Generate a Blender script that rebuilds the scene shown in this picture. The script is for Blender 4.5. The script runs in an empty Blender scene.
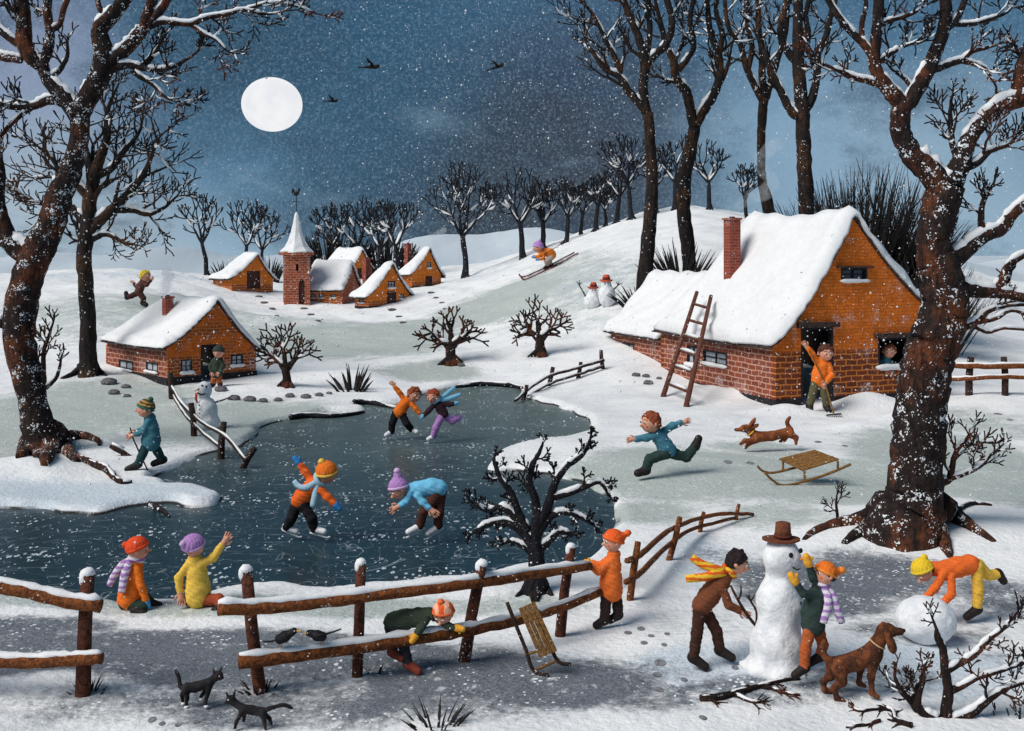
import bpy, bmesh, math, random
import numpy as np
from mathutils import Vector, Matrix, geometry
R = math.radians
scene = bpy.context.scene
COL = scene.collection
F, H, CX, CY = 1100.0, 4.45, 512.0, 250.0

# ------------------------------------------------------------ camera
cd = bpy.data.cameras.new('camera'); cam = bpy.data.objects.new('camera', cd); COL.objects.link(cam)
cam.location = (0, 0, H); cam.rotation_euler = (R(90), 0, 0)
cd.sensor_width = 36; cd.sensor_fit = 'HORIZONTAL'; cd.lens = F/1024*36
cd.shift_y = (CY-365.5)/1024.0
cd.clip_start = 0.1; cd.clip_end = 20000
scene.camera = cam
scene.view_settings.view_transform = 'Standard'; scene.view_settings.look = 'None'
scene.view_settings.gamma = 1; scene.view_settings.use_curve_mapping = False
scene.view_settings.exposure = 0.0

# ------------------------------------------------------------ sun (a soft, veiled winter light)
SUN_EL, SUN_AZ = 47, -122      # az measured from +Y towards +X
sd = bpy.data.lights.new('sun', 'SUN'); sun = bpy.data.objects.new('sun', sd); COL.objects.link(sun)
sd.energy = 3.5; sd.angle = R(34); sd.color = (1.0, 0.95, 0.89)
sv = Vector((math.sin(R(SUN_AZ))*math.cos(R(SUN_EL)), math.cos(R(SUN_AZ))*math.cos(R(SUN_EL)), math.sin(R(SUN_EL))))
sun.rotation_euler = sv.to_track_quat('Z', 'Y').to_euler(); sun.location = sv*50

# ------------------------------------------------------------ world: night sky with cloud banks
class NT:
    """small helper to write node trees"""
    def __init__(s, tree): s.t = tree; s.n = tree.nodes; s.l = tree.links
    def new(s, typ, **kw):
        nd = s.n.new(typ)
        for k, v in kw.items(): setattr(nd, k, v)
        return nd
    def put(s, sock, v):
        if isinstance(v, bpy.types.NodeSocket): s.l.new(v, sock)
        elif v is not None:
            if hasattr(sock.default_value, '__len__') and not hasattr(v, '__len__'): v = [v]*len(sock.default_value)
            if hasattr(sock.default_value, '__len__') and len(sock.default_value) == 4 and len(v) == 3: v = (*v, 1)
            sock.default_value = v
    def math(s, op, a, b=None, c=None, clamp=False):
        nd = s.new('ShaderNodeMath', operation=op, use_clamp=clamp)
        s.put(nd.inputs[0], a); s.put(nd.inputs[1], b)
        if c is not None: s.put(nd.inputs[2], c)
        return nd.outputs[0]
    def vmath(s, op, a, b=None, out=0):
        nd = s.new('ShaderNodeVectorMath', operation=op)
        s.put(nd.inputs[0], a)
        if b is not None: s.put(nd.inputs[1], b)
        return nd.outputs[out]
    def mix(s, f, a, b, mode='MIX'):
        nd = s.new('ShaderNodeMix', data_type='RGBA', blend_type=mode)
        s.put(nd.inputs[0], f); s.put(nd.inputs[6], a); s.put(nd.inputs[7], b)
        return nd.outputs[2]
    def rng(s, v, a, b, c=0.0, d=1.0, smooth=True):
        nd = s.new('ShaderNodeMapRange', interpolation_type='SMOOTHSTEP' if smooth else 'LINEAR', clamp=True)
        s.put(nd.inputs[0], v)
        for i, q in enumerate((a, b, c, d)): nd.inputs[i+1].default_value = q
        return nd.outputs[0]
    def noise(s, vec, scale, detail=4, rough=0.55, dist=0.0, color=False):
        nd = s.new('ShaderNodeTexNoise'); s.put(nd.inputs['Vector'], vec)
        nd.inputs['Scale'].default_value = scale; nd.inputs['Detail'].default_value = detail
        nd.inputs['Roughness'].default_value = rough; nd.inputs['Distortion'].default_value = dist
        return nd.outputs[1 if color else 0]
    def vor(s, vec, scale, feature='F1', rand=1.0, out='Distance'):
        nd = s.new('ShaderNodeTexVoronoi', feature=feature); s.put(nd.inputs['Vector'], vec)
        nd.inputs['Scale'].default_value = scale; nd.inputs['Randomness'].default_value = rand
        return nd.outputs[out]
    def map(s, vec, scale=(1, 1, 1), rot=(0, 0, 0), loc=(0, 0, 0)):
        nd = s.new('ShaderNodeMapping'); s.put(nd.inputs[0], vec)
        nd.inputs['Scale'].default_value = scale; nd.inputs['Rotation'].default_value = rot; nd.inputs['Location'].default_value = loc
        return nd.outputs[0]

def rgb(r, g, b):
    """display 0-255 -> linear"""
    f = lambda c: (c/255/12.92) if c/255 <= 0.04045 else ((c/255+0.055)/1.055)**2.4
    return (f(r), f(g), f(b))

scene.cycles.volume_bounces = 2
w = bpy.data.worlds.new('World'); scene.world = w; w.use_nodes = True
T = NT(w.node_tree); w.node_tree.nodes.clear()
tc = T.new('ShaderNodeTexCoord'); dirv = T.vmath('NORMALIZE', tc.outputs['Generated'])
sep = T.new('ShaderNodeSeparateXYZ'); T.l.new(dirv, sep.inputs[0])
zc = sep.outputs[2]
warp = T.noise(dirv, 2.5, 5, 0.6, color=True)
_ws = T.vmath('SCALE', T.vmath('SUBTRACT', warp, (0.5, 0.5, 0.5))); _ws.node.inputs['Scale'].default_value = 0.16
wv = T.vmath('ADD', dirv, _ws)
c_low, c_mid, c_top = rgb(150, 178, 198), rgb(78, 118, 148), rgb(52, 88, 116)
sepw = T.new('ShaderNodeSeparateXYZ'); T.l.new(wv, sepw.inputs[0])
col = T.mix(T.rng(sepw.outputs[2], -0.03, 0.075), c_low, c_mid)
col = T.mix(T.rng(sepw.outputs[2], 0.06, 0.26), col, c_top)
def blob(col, px, py, rad, soft, c, amt):
    d = Vector((px-CX, F, CY-py)).normalized()
    dist = T.vmath('DISTANCE', wv, tuple(d), out=1)
    return T.mix(T.rng(dist, rad, rad+soft, amt, 0.0), col, c)
col = blob(col, 550, 165, 0.05, 0.15, rgb(46, 51, 66), 1.0)
col = blob(col, 440, 200, 0.03, 0.15, rgb(38, 53, 70), 0.9)
col = blob(col, 350, 60, 0.03, 0.15, rgb(38, 76, 102), 0.85)
col = blob(col, 350, 190, 0.01, 0.10, rgb(36, 72, 98), 0.85)
col = blob(col, 640, 90, 0.01, 0.08, rgb(46, 60, 80), 0.8)
col = blob(col, 230, 15, 0.02, 0.10, rgb(36, 70, 92), 0.8)
col = blob(col, 800, 150, 0.02, 0.12, rgb(142, 172, 196), 0.7)
col = blob(col, 960, 180, 0.02, 0.12, rgb(150, 176, 196), 0.7)
col = blob(col, 40, 110, 0.03, 0.10, rgb(150, 160, 184), 0.6)
col = blob(col, 60, 265, 0.03, 0.13, rgb(166, 184, 198), 0.9)
col = blob(col, 30, 20, 0.02, 0.10, rgb(140, 150, 176), 0.5)
n1 = T.noise(T.map(dirv, (1, 1, 2.2)), 7, 8, 0.62)
col = T.mix(T.rng(n1, 0.54, 0.76, 0, 0.32), col, rgb(140, 168, 188))
n2 = T.noise(T.map(dirv, (1, 1, 1.6), loc=(3, 1, 2)), 9, 8, 0.68)
col = T.mix(T.rng(n2, 0.46, 0.68, 0, 0.6), col, rgb(38, 62, 86))
n3 = T.noise(dirv, 420, 4, 0.8)
col = T.mix(T.rng(n3, 0.45, 0.7, 0.0, 0.30), col, rgb(150, 180, 205))
sky = T.new('ShaderNodeTexSky', sky_type='NISHITA'); sky.sun_disc = False
sky.sun_elevation = R(SUN_EL); sky.sun_rotation = R(SUN_AZ)
bg1 = T.new('ShaderNodeBackground'); T.put(bg1.inputs[0], col); bg1.inputs[1].default_value = 1.0
bg2 = T.new('ShaderNodeBackground'); T.l.new(sky.outputs[0], bg2.inputs[0]); bg2.inputs[1].default_value = 0.004
ad = T.new('ShaderNodeAddShader'); T.l.new(bg1.outputs[0], ad.inputs[0]); T.l.new(bg2.outputs[0], ad.inputs[1])
wo = T.new('ShaderNodeOutputWorld'); T.l.new(ad.outputs[0], wo.inputs[0])

# ------------------------------------------------------------ bookkeeping helpers
def P(px, py, D): return Vector(((px-CX)*D/F, D, H-(py-CY)*D/F))
def tag(o, label=None, cat=None, group=None, kind=None):
    if label: o['label'] = label
    if cat: o['category'] = cat
    if group: o['group'] = group
    if kind: o['kind'] = kind
    return o
def empty(name, loc, rz=0.0, label=None, cat=None, group=None):
    o = bpy.data.objects.new(name, None); COL.objects.link(o)
    o.location = loc; o.rotation_euler = (0, 0, rz); o.empty_display_size = 0.2
    return tag(o, label, cat, group)
def mesh_obj(name, verts, faces, mats, parent=None, smooth=False, midx=None, loc=None):
    me = bpy.data.meshes.new(name); me.from_pydata([tuple(v) for v in verts], [], faces)
    if not isinstance(mats, (list, tuple)): mats = [mats]
    for m in mats: me.materials.append(m)
    if midx is not None: me.polygons.foreach_set('material_index', np.asarray(midx, dtype=np.int32))
    if smooth: me.polygons.foreach_set('use_smooth', [True]*len(me.polygons))
    me.update()
    o = bpy.data.objects.new(name, me); COL.objects.link(o)
    if parent is not None: o.parent = parent
    if loc is not None: o.location = loc
    return o

# ------------------------------------------------------------ materials
def mat(name, base=None, rough=0.8, build=None, bump=None, spec=0.3):
    m = bpy.data.materials.new(name); m.use_nodes = True
    t = NT(m.node_tree); bs = m.node_tree.nodes['Principled BSDF']
    bs.inputs['Roughness'].default_value = rough
    bs.inputs['Specular IOR Level'].default_value = spec
    tcn = t.new('ShaderNodeTexCoord'); ob = tcn.outputs['Object']
    if build: c = build(t, ob, bs)
    else:
        c = t.mix(t.rng(t.noise(ob, 14, 5, 0.6), 0.3, 0.7), tuple(x*0.78 for x in base), tuple(min(1, x*1.15) for x in base))
    t.put(bs.inputs['Base Color'], c)
    if bump:
        b = t.new('ShaderNodeBump'); b.inputs['Strength'].default_value = bump[1]; b.inputs['Distance'].default_value = bump[2] if len(bump) > 2 else 0.02
        t.l.new(t.noise(ob, bump[0], 4, 0.6), b.inputs['Height']); t.l.new(b.outputs[0], bs.inputs['Normal'])
    return m
def speck(t, ob, c, scale, thr, white=(0.8, 0.82, 0.84)):
    """white flecks of settled snow, clustered"""
    w_ = t.vmath('ADD', ob, t.vmath('MULTIPLY', t.noise(ob, scale*1.7, 2, 0.6, color=True), (1.1/scale,)*3))
    v = t.vor(w_, scale); cl = t.noise(ob, scale*0.11, 4, 0.7); k = t.noise(ob, scale*0.6, 2, 0.6)
    f = t.math('LESS_THAN', v, t.math('MULTIPLY', t.rng(cl, 0.44, 0.66, 0.0, thr*1.5), t.rng(k, 0.3, 0.7, 0.2, 1.6)))
    return t.mix(f, c, white)
def m_snow(name, tint=(0.80, 0.805, 0.815), sc=1.0):
    def b(t, ob, bs):
        return t.mix(t.rng(t.noise(ob, 5*sc, 6, 0.65), 0.35, 0.7), tint, tuple(x*0.93 for x in tint))
    return mat(name, build=b, rough=0.75, bump=(18*sc, 0.35, 0.02), spec=0.25)
SNOW = m_snow('snow')
PACKED = mat('packed_snow', build=lambda t, ob, bs: t.mix(t.rng(t.noise(ob, 9, 6, .7), .4, .62), (.82, .825, .835), (.68, .705, .735)), rough=.8, bump=(13, .5, .04), spec=.2)
def m_bark(name, dark, warm, sc=1.0, thr=0.19, wamt=0.62, fleck=34):
    def b(t, ob, bs):
        g = t.noise(t.map(ob, (sc*9, sc*9, sc*2.2)), 1.6, 6, 0.7, 0.4)
        c = t.mix(t.rng(g, 0.38, 0.66), dark, tuple(x*2.4 for x in dark))
        p = t.noise(ob, 0.9*sc, 4, 0.6)
        c = t.mix(t.math('MULTIPLY', t.rng(p, 0.48, wamt), t.rng(g, 0.35, 0.6)), c, warm)
        return speck(t, ob, c, fleck*sc, thr)
    return mat(name, build=b, rough=0.9, bump=(16*sc, 0.9, 0.05), spec=0.15)
BARK_BIG = m_bark('bark_old_tree', (0.015, 0.010, 0.009), (0.13, 0.042, 0.018), 1.0, 0.32, 0.60, 30)
BARK_MID = m_bark('bark_tall_tree', (0.014, 0.011, 0.010), (0.12, 0.052, 0.022), 0.7, 0.2, 0.66, 12)
BARK_FAR = m_bark('bark_far_tree', (0.012, 0.013, 0.016), (0.035, 0.022, 0.02), 0.6, 0.2, 0.7, 9)
BARK_BUSH = m_bark('bark_bush', (0.014, 0.009, 0.008), (0.14, 0.045, 0.022), 2.0, 0.14, 0.60, 20)
def m_wood(name, a, b_, sc=1.0, thr=0.14):
    def b(t, ob, bs):
        g = t.noise(t.map(ob, (sc*5, sc*5, sc*5)), 3.5, 7, 0.7, 1.0)
        c = t.mix(t.rng(g, 0.36, 0.64), a, b_)
        g2 = t.noise(ob, 30*sc, 3, 0.6)
        c = t.mix(t.rng(g2, 0.5, 0.75, 0, 0.6), c, tuple(x*0.25 for x in a))
        return speck(t, ob, c, 30*sc, thr)
    return mat(name, build=b, rough=0.85, bump=(24*sc, 0.7, 0.03), spec=0.2)
WOOD_FENCE = m_wood('fence_wood', (0.07, 0.022, 0.010), (0.27, 0.085, 0.022))
WOOD_POST = m_wood('post_wood', (0.03, 0.013, 0.010), (0.15, 0.045, 0.022), 1.0, 0.18)
WOOD_DARK = m_wood('dark_wood', (0.016, 0.011, 0.010), (0.055, 0.028, 0.02))
WOOD_SLED = m_wood('sled_wood', (0.10, 0.045, 0.018), (0.33, 0.17, 0.05), 2.0, 0.05)
WOOD_LADDER = m_wood('ladder_wood', (0.07, 0.026, 0.018), (0.20, 0.075, 0.045), 2.0, 0.14)
def m_plain(name, c, rough=0.8, var=0.25, sc=40, thr=0.0):
    def b(t, ob, bs):
        q = t.mix(t.rng(t.noise(ob, sc, 4, 0.6), 0.3, 0.7), tuple(x*(1-var) for x in c), tuple(min(0.95, x*(1+var)) for x in c))
        return speck(t, ob, q, sc*0.9, thr) if thr else q
    return mat(name, build=b, rough=rough, bump=(sc*1.5, 0.5, 0.01), spec=0.2)
_cache = {}
def cloth(c, thr=0.10):
    k = ('c',)+tuple(round(x, 3) for x in c)+(thr,)
    if k not in _cache: _cache[k] = m_plain('cloth', c, 0.95, 0.26, 95, thr*.7)
    return _cache[k]
def striped(c1, c2, freq=14, axis=(0, 0, 1)):
    k = ('s', c1, c2, freq, axis)
    if k not in _cache:
        def b(t, ob, bs):
            d = t.vmath('DOT_PRODUCT', ob, axis, out=1)
            q = t.math('ADD', t.math('MULTIPLY', d, freq), t.math('MULTIPLY', t.noise(ob, 20, 2), 0.8))
            s = t.math('SINE', t.math('MULTIPLY', q, 6.283))
            return t.mix(t.rng(s, -0.25, 0.25), c1, c2)
        _cache[k] = mat('striped_knit', build=b, rough=0.95, bump=(90, 0.5, 0.01), spec=0.1)
    return _cache[k]
SKIN = m_plain('skin', (0.62, 0.30, 0.20), 0.6, 0.14, 30)
SKIN_RED = m_plain('flushed_skin', (0.60, 0.14, 0.09), 0.6, 0.1, 30)
BLACK = m_plain('black_paint', (0.012, 0.011, 0.012), 0.6)
WHITE = m_plain('white_leather', (0.78, 0.78, 0.80), 0.5, 0.05)
STEEL = m_plain('steel', (0.62, 0.62, 0.62), 0.35, 0.1)
DARKGLASS = mat('dark_glass', (0.02, 0.025, 0.03), 0.15, spec=0.6)
PALEGLASS = m_plain('sky_tinted_glass', (0.42, 0.46, 0.52), 0.4, 0.25, 22, 0.12)  # pale blue sky light painted into the panes, with snow flecks
LEATHER = m_plain('dark_boot_leather', (0.018, 0.013, 0.012), 0.6, 0.3, 30, 0.1)
# ------------------------------------------------------------ terrain
_cols = [-500, 0, 120, 240, 360, 480, 560, 640, 720, 800, 900, 1024, 1500]
_rows = [5, 24, 30, 36, 42, 50, 60, 72, 90, 110, 160, 300, 1000, 12000]
_tab = {
 -500: [.2, .2, .3, .4, .8, 1.2, 1.6, 2.0, 2.2, 1.2, -3, -14, -55, -60],
 0:    [.2, .15, .2, .3, .8, 1.6, 2.3, 2.7, 2.6, 1.2, -3, -14, -55, -60],
 120:  [.2, .15, .2, .3, 1.0, 2.0, 2.9, 3.1, 2.9, 1.2, -3, -14, -55, -60],
 240:  [.2, .15, .18, .22, .5, .9, 1.5, 2.1, 2.4, 1.0, -3, -14, -55, -60],
 360:  [.2, .15, .18, .22, .5, .85, 1.4, 2.0, 2.5, 1.0, -3, -14, -55, -60],
 480:  [.2, .15, .18, .25, .5, 1.1, 2.0, 2.9, 3.2, 1.5, -3, -14, -55, -60],
 560:  [.2, .15, .18, .3, 1.0, 2.9, 4.3, 5.2, 5.2, 3.5, -2, -14, -55, -60],
 640:  [.2, .15, .18, .35, 1.8, 3.6, 5.6, 6.8, 7.3, 6, 0, -14, -55, -60],
 720:  [.2, .15, .18, .35, 2.0, 4.0, 6.2, 7.5, 7.9, 6.6, 1, -14, -55, -60],
 800:  [.2, .15, .2, .35, 1.5, 3.2, 5.0, 6.3, 6.4, 5, 1, -14, -55, -60],
 900:  [.2, .15, .2, .3, .9, 1.8, 3.0, 3.9, 4.2, 3, -1, -14, -55, -60],
 1024: [.2, .15, .25, .3, .45, .8, 1.2, 1.5, 1.6, .6, -2, -14, -55, -60],
 1500: [.2, .15, .25, .3, .45, .8, 1.2, 1.5, 1.6, .6, -2, -14, -55, -60]}
_gp = np.linspace(-700, 1800, 260); _gl = np.linspace(math.log(4), math.log(12000), 420)
_A = np.array([np.interp(_gl, np.log(_rows), _tab[c]) for c in _cols])
_G = np.array([np.interp(_gp, _cols, _A[:, j]) for j in range(len(_gl))]).T
def _blur(a, n, ax):
    k = np.hanning(2*n+3)[1:-1]; k /= k.sum()
    ap = np.pad(a, [(n, n) if i == ax else (0, 0) for i in range(2)], mode='edge')
    return np.apply_along_axis(lambda v: np.convolve(v, k, mode='valid'), ax, ap)
_G = _blur(_blur(_G, 7, 0), 7, 1)

POND_PX = [(-160, 515), (0, 510), (60, 512), (95, 515), (130, 508), (165, 504), (200, 507), (222, 503), (215, 492), (190, 490),
 (168, 487), (157, 478), (170, 468), (200, 458), (240, 447), (262, 430), (290, 420), (330, 414), (366, 412), (356, 405),
 (395, 405), (425, 396), (450, 388), (490, 386), (522, 390), (530, 400), (560, 407), (585, 420), (584, 432), (560, 440), (520, 446),
 (488, 454), (492, 469), (530, 474), (575, 482), (603, 498), (612, 520), (606, 541), (585, 556), (560, 566), (520, 572), (480, 578), (430, 582),
 (380, 586), (330, 589), (270, 590), (225, 594), (185, 602), (160, 598), (120, 606), (90, 604), (50, 597), (0, 588), (-160, 585)]
def flat(px, py):
    D = H*F/(py-CY); return ((px-CX)*D/F, D)
POND = np.array([flat(*p) for p in POND_PX])
def smooth_closed(pts, n=4):
    out = []; N = len(pts)
    for i in range(N):
        p0, p1, p2, p3 = pts[i-1], pts[i], pts[(i+1) % N], pts[(i+2) % N]
        for k in range(n):
            t = k/n
            out.append(0.5*((2*p1)+(-p0+p2)*t+(2*p0-5*p1+4*p2-p3)*t*t+(-p0+3*p1-3*p2+p3)*t**3))
    return np.array(out)
POND = smooth_closed(POND, 3)
def pond_sd(X, Y):
    """signed distance to the shore, positive outside"""
    d = np.full(X.shape, 1e9); ins = np.zeros(X.shape, bool)
    n = len(POND)
    for i in range(n):
        ax, ay = POND[i]; bx, by = POND[(i+1) % n]
        ex, ey = bx-ax, by-ay; wx, wy = X-ax, Y-ay
        t = np.clip((wx*ex+wy*ey)/(ex*ex+ey*ey+1e-12), 0, 1)
        d = np.minimum(d, (wx-t*ex)**2+(wy-t*ey)**2)
        c = ((ay > Y) != (by > Y)) & (X < ex*(Y-ay)/(ey+1e-12)+ax)
        ins ^= c
    d = np.sqrt(d); return np.where(ins, -d, d)
def sst(x, a, b):
    t = np.clip((x-a)/(b-a), 0, 1); return t*t*(3-2*t)
rs = np.random.RandomState(4)
_W = [(rs.uniform(-1, 1, 2)*f, rs.uniform(0, 6.28), 0.9/f**0.8) for f in (0.5, 0.6, 0.8, 1.1, 1.4, 1.9, 2.3, 3.1, 4.2, 5.5, 7.0, 9.0)]
def undul(X, Y):
    z = 0
    for (k, ph, a) in _W: z = z+a*np.sin(k[0]*X+k[1]*Y+ph)
    return z
# bumps: px, py, width m, depth m, height m  (drifts, banks, mounds)
BUMPS = [(915, 540, 2.2, 1.3, .30), (1000, 560, 1.6, .9, .14), (760, 665, 1.2, .6, .06),
 (700, 398, 1.0, .6, .12), (745, 402, .8, .6, .22), (788, 418, .7, .35, .25), (868, 413, .9, .5, .38), (905, 425, 1.0, .7, .22), (850, 432, .7, .3, .15), (725, 395, .7, .5, .1),
 (60, 478, 1.6, .8, .25), (20, 482, 1.2, .6, .22), (110, 475, .9, .6, .14), (180, 482, .6, .3, .06),
 (180, 614, .55, .22, .13), (130, 616, .7, .22, .10), (215, 610, .6, .2, .12), (90, 614, .5, .2, .08), (20, 700, 1.0, .35, .08), (70, 697, .6, .25, .06),
 (390, 677, .7, .16, .07), (355, 680, .4, .14, .05), (460, 662, .6, .15, .06), (240, 694, .5, .15, .05), (400, 600, 1.5, .25, .06), (560, 590, 1.0, .5, .08),
 (620, 610, 1.0, .5, .08), (640, 470, 2.0, .8, .12), (600, 450, 1.5, .7, .12), (540, 430, 1.2, .5, .0), (470, 372, 2.5, 1.0, .25), (560, 385, 2.5, 1.2, .22), (330, 385, 2.5, 1.0, .22), (260, 395, 2., .8, .15),
 (200, 440, 1.5, 1.2, .12), (120, 300, 4, 1.6, .5), (60, 285, 5, 2.5, .5), (170, 322, 3, 1.2, .25), (440, 300, 4, 2, .3), (290, 325, 3, 1.5, .3), (380, 335, 3, 1.5, .25),
 (1000, 410, 3, 1.0, .2), (960, 400, 2, .8, .15), (500, 330, 3, 1.2, .25)]
BUMPS = [(*flat(b[0], b[1]), *b[2:]) if b[1] > 335 else ((b[0]-CX)/F*52, 52.0+(325-b[1])*0.35, *b[2:]) for b in BUMPS]
def terrain(X, Y):
    X = np.asarray(X, float); Y = np.asarray(Y, float); Yc = np.maximum(Y, 4.0)
    px = X/Yc*F+CX; l = np.log(Yc)
    i = np.clip((px-_gp[0])/(_gp[1]-_gp[0]), 0, len(_gp)-1.001); j = np.clip((l-_gl[0])/(_gl[1]-_gl[0]), 0, len(_gl)-1.001)
    i0 = i.astype(int); j0 = j.astype(int); u = i-i0; v = j-j0
    z = (_G[i0, j0]*(1-u)*(1-v)+_G[i0+1, j0]*u*(1-v)+_G[i0, j0+1]*(1-u)*v+_G[i0+1, j0+1]*u*v)
    z = z+undul(X, Y)*0.02*(1+sst(Y, 36, 60)*1.6)
    z = z+sst(Y, 38, 60)*0.10*np.sin(X*0.55+Y*0.31+1)*np.sin(Y*0.42-X*0.13)*(1-sst(Y, 200, 400))
    z = z+np.exp(-((Y-700)/190)**2)*(50+7*np.sin(X*.012+1)+4*np.sin(X*.031+2)+2*np.sin(X*.083))
    for (bx, by, sx, sy, h) in BUMPS:
        z = z+h*np.exp(-((X-bx)/sx)**2-((Y-by)/sy)**2)
    sdist = pond_sd(X, Y)
    wob = 0.10*np.sin(X*3.1+Y*1.3)+0.07*np.sin(X*6.7-Y*2.9)
    s2 = sdist+wob*np.clip(1-np.abs(sdist), 0, 1)
    bank = 0.13+0.03*np.sin(X*1.9+Y)
    z = bank+(z-bank)*sst(sdist, 0.2, 3.5)
    z = np.where(s2 < 0.35, -0.3+(z+0.3)*sst(s2, -0.28, 0.22), z)
    return z
def gz(x, y):
    return max(float(terrain(np.array([x]), np.array([y]))[0]), 0.0)
_Ds = np.concatenate([np.arange(8, 60, 0.05), np.arange(60, 130, 0.25)])
def G(px, py):
    """point of the ground seen at that pixel"""
    X = (px-CX)*_Ds/F; zr = H-(py-CY)*_Ds/F
    zt = np.maximum(terrain(X, _Ds), 0.0)
    k = np.nonzero(zr <= zt)[0]
    if len(k) == 0: D = 90.0; return Vector(((px-CX)*D/F, D, gz((px-CX)*D/F, D)))
    k = k[0]
    if k == 0: D = _Ds[0]
    else:
        a = zr[k-1]-zt[k-1]; b = zt[k]-zr[k]; D = _Ds[k-1]+(_Ds[k]-_Ds[k-1])*a/(a+b+1e-9)
    return P(px, py, D)

# rows / columns of the one ground sheet
rowsY = [5.0]
while rowsY[-1] < 125: rowsY.append(rowsY[-1]*1.0062)
while rowsY[-1] < 12000: rowsY.append(rowsY[-1]*1.035)
rowsY = np.array(rowsY); tcol = np.linspace(-1, 1, 760)
YY, TT = np.meshgrid(rowsY, tcol, indexing='ij'); XX = TT*(YY*0.78+6)
ZZ = terrain(XX, YY)
nr, nc = YY.shape
verts = np.stack([XX, YY, ZZ], -1).reshape(-1, 3)
idx = np.arange(nr*nc).reshape(nr, nc)
fa = np.stack([idx[:-1, :-1], idx[:-1, 1:], idx[1:, 1:], idx[1:, :-1]], -1).reshape(-1, 4)
me = bpy.data.meshes.new('ground')
me.vertices.add(len(verts)); me.vertices.foreach_set('co', verts.ravel())
me.loops.add(fa.size); me.loops.foreach_set('vertex_index', fa.ravel().astype(np.int32))
me.polygons.add(len(fa)); me.polygons.foreach_set('loop_start', np.arange(0, fa.size, 4, dtype=np.int32)); me.polygons.foreach_set('loop_total', np.full(len(fa), 4, dtype=np.int32))
me.update(calc_edges=True); me.polygons.foreach_set('use_smooth', np.ones(len(fa), bool))
# ground tints: R = slush road, G = grey-green shade painted into hollows, B = bluish snow
def spots(lst):
    m = np.zeros(XX.shape)
    for (px, py, rx, ry, a) in lst:
        if py > 335: cx, cy = flat(px, py); s = cy/F; wy = ry*cy/(py-CY)
        else: cy = 52+(325-py)*0.35; cx = (px-CX)/F*cy; s = cy/F; wy = ry*0.35
        d = ((XX-cx)/(rx*s))**2+((YY-cy)/wy)**2
        m = np.maximum(m, a*np.exp(-d*d*0.7))
    return m
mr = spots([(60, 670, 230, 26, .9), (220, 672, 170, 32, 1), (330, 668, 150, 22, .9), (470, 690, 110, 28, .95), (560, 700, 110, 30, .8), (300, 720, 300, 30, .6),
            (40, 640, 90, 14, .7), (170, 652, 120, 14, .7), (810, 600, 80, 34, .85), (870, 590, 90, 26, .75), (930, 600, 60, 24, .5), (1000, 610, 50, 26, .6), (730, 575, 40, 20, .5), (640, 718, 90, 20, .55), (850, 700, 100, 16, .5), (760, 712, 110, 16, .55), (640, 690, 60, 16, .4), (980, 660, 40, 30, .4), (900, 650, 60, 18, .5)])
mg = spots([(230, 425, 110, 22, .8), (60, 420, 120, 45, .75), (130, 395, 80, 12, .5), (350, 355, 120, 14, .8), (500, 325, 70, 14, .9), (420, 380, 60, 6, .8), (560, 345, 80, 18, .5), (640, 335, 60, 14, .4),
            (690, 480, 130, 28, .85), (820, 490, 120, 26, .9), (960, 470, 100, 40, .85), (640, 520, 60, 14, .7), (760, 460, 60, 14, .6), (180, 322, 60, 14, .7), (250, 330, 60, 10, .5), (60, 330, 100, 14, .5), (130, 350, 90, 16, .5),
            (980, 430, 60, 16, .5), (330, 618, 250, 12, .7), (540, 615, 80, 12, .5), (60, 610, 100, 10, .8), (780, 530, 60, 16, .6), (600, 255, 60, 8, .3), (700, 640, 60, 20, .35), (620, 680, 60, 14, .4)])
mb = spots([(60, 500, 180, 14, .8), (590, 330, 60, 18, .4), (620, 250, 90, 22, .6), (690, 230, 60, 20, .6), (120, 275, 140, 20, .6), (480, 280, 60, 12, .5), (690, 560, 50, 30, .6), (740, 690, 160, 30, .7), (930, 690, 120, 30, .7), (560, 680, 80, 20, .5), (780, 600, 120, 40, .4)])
ca = me.color_attributes.new('wear_shade', 'FLOAT_COLOR', 'POINT')
ca.data.foreach_set('color', np.stack([mr, mg, mb, np.ones_like(mr)], -1).reshape(-1).astype(np.float32))
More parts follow.
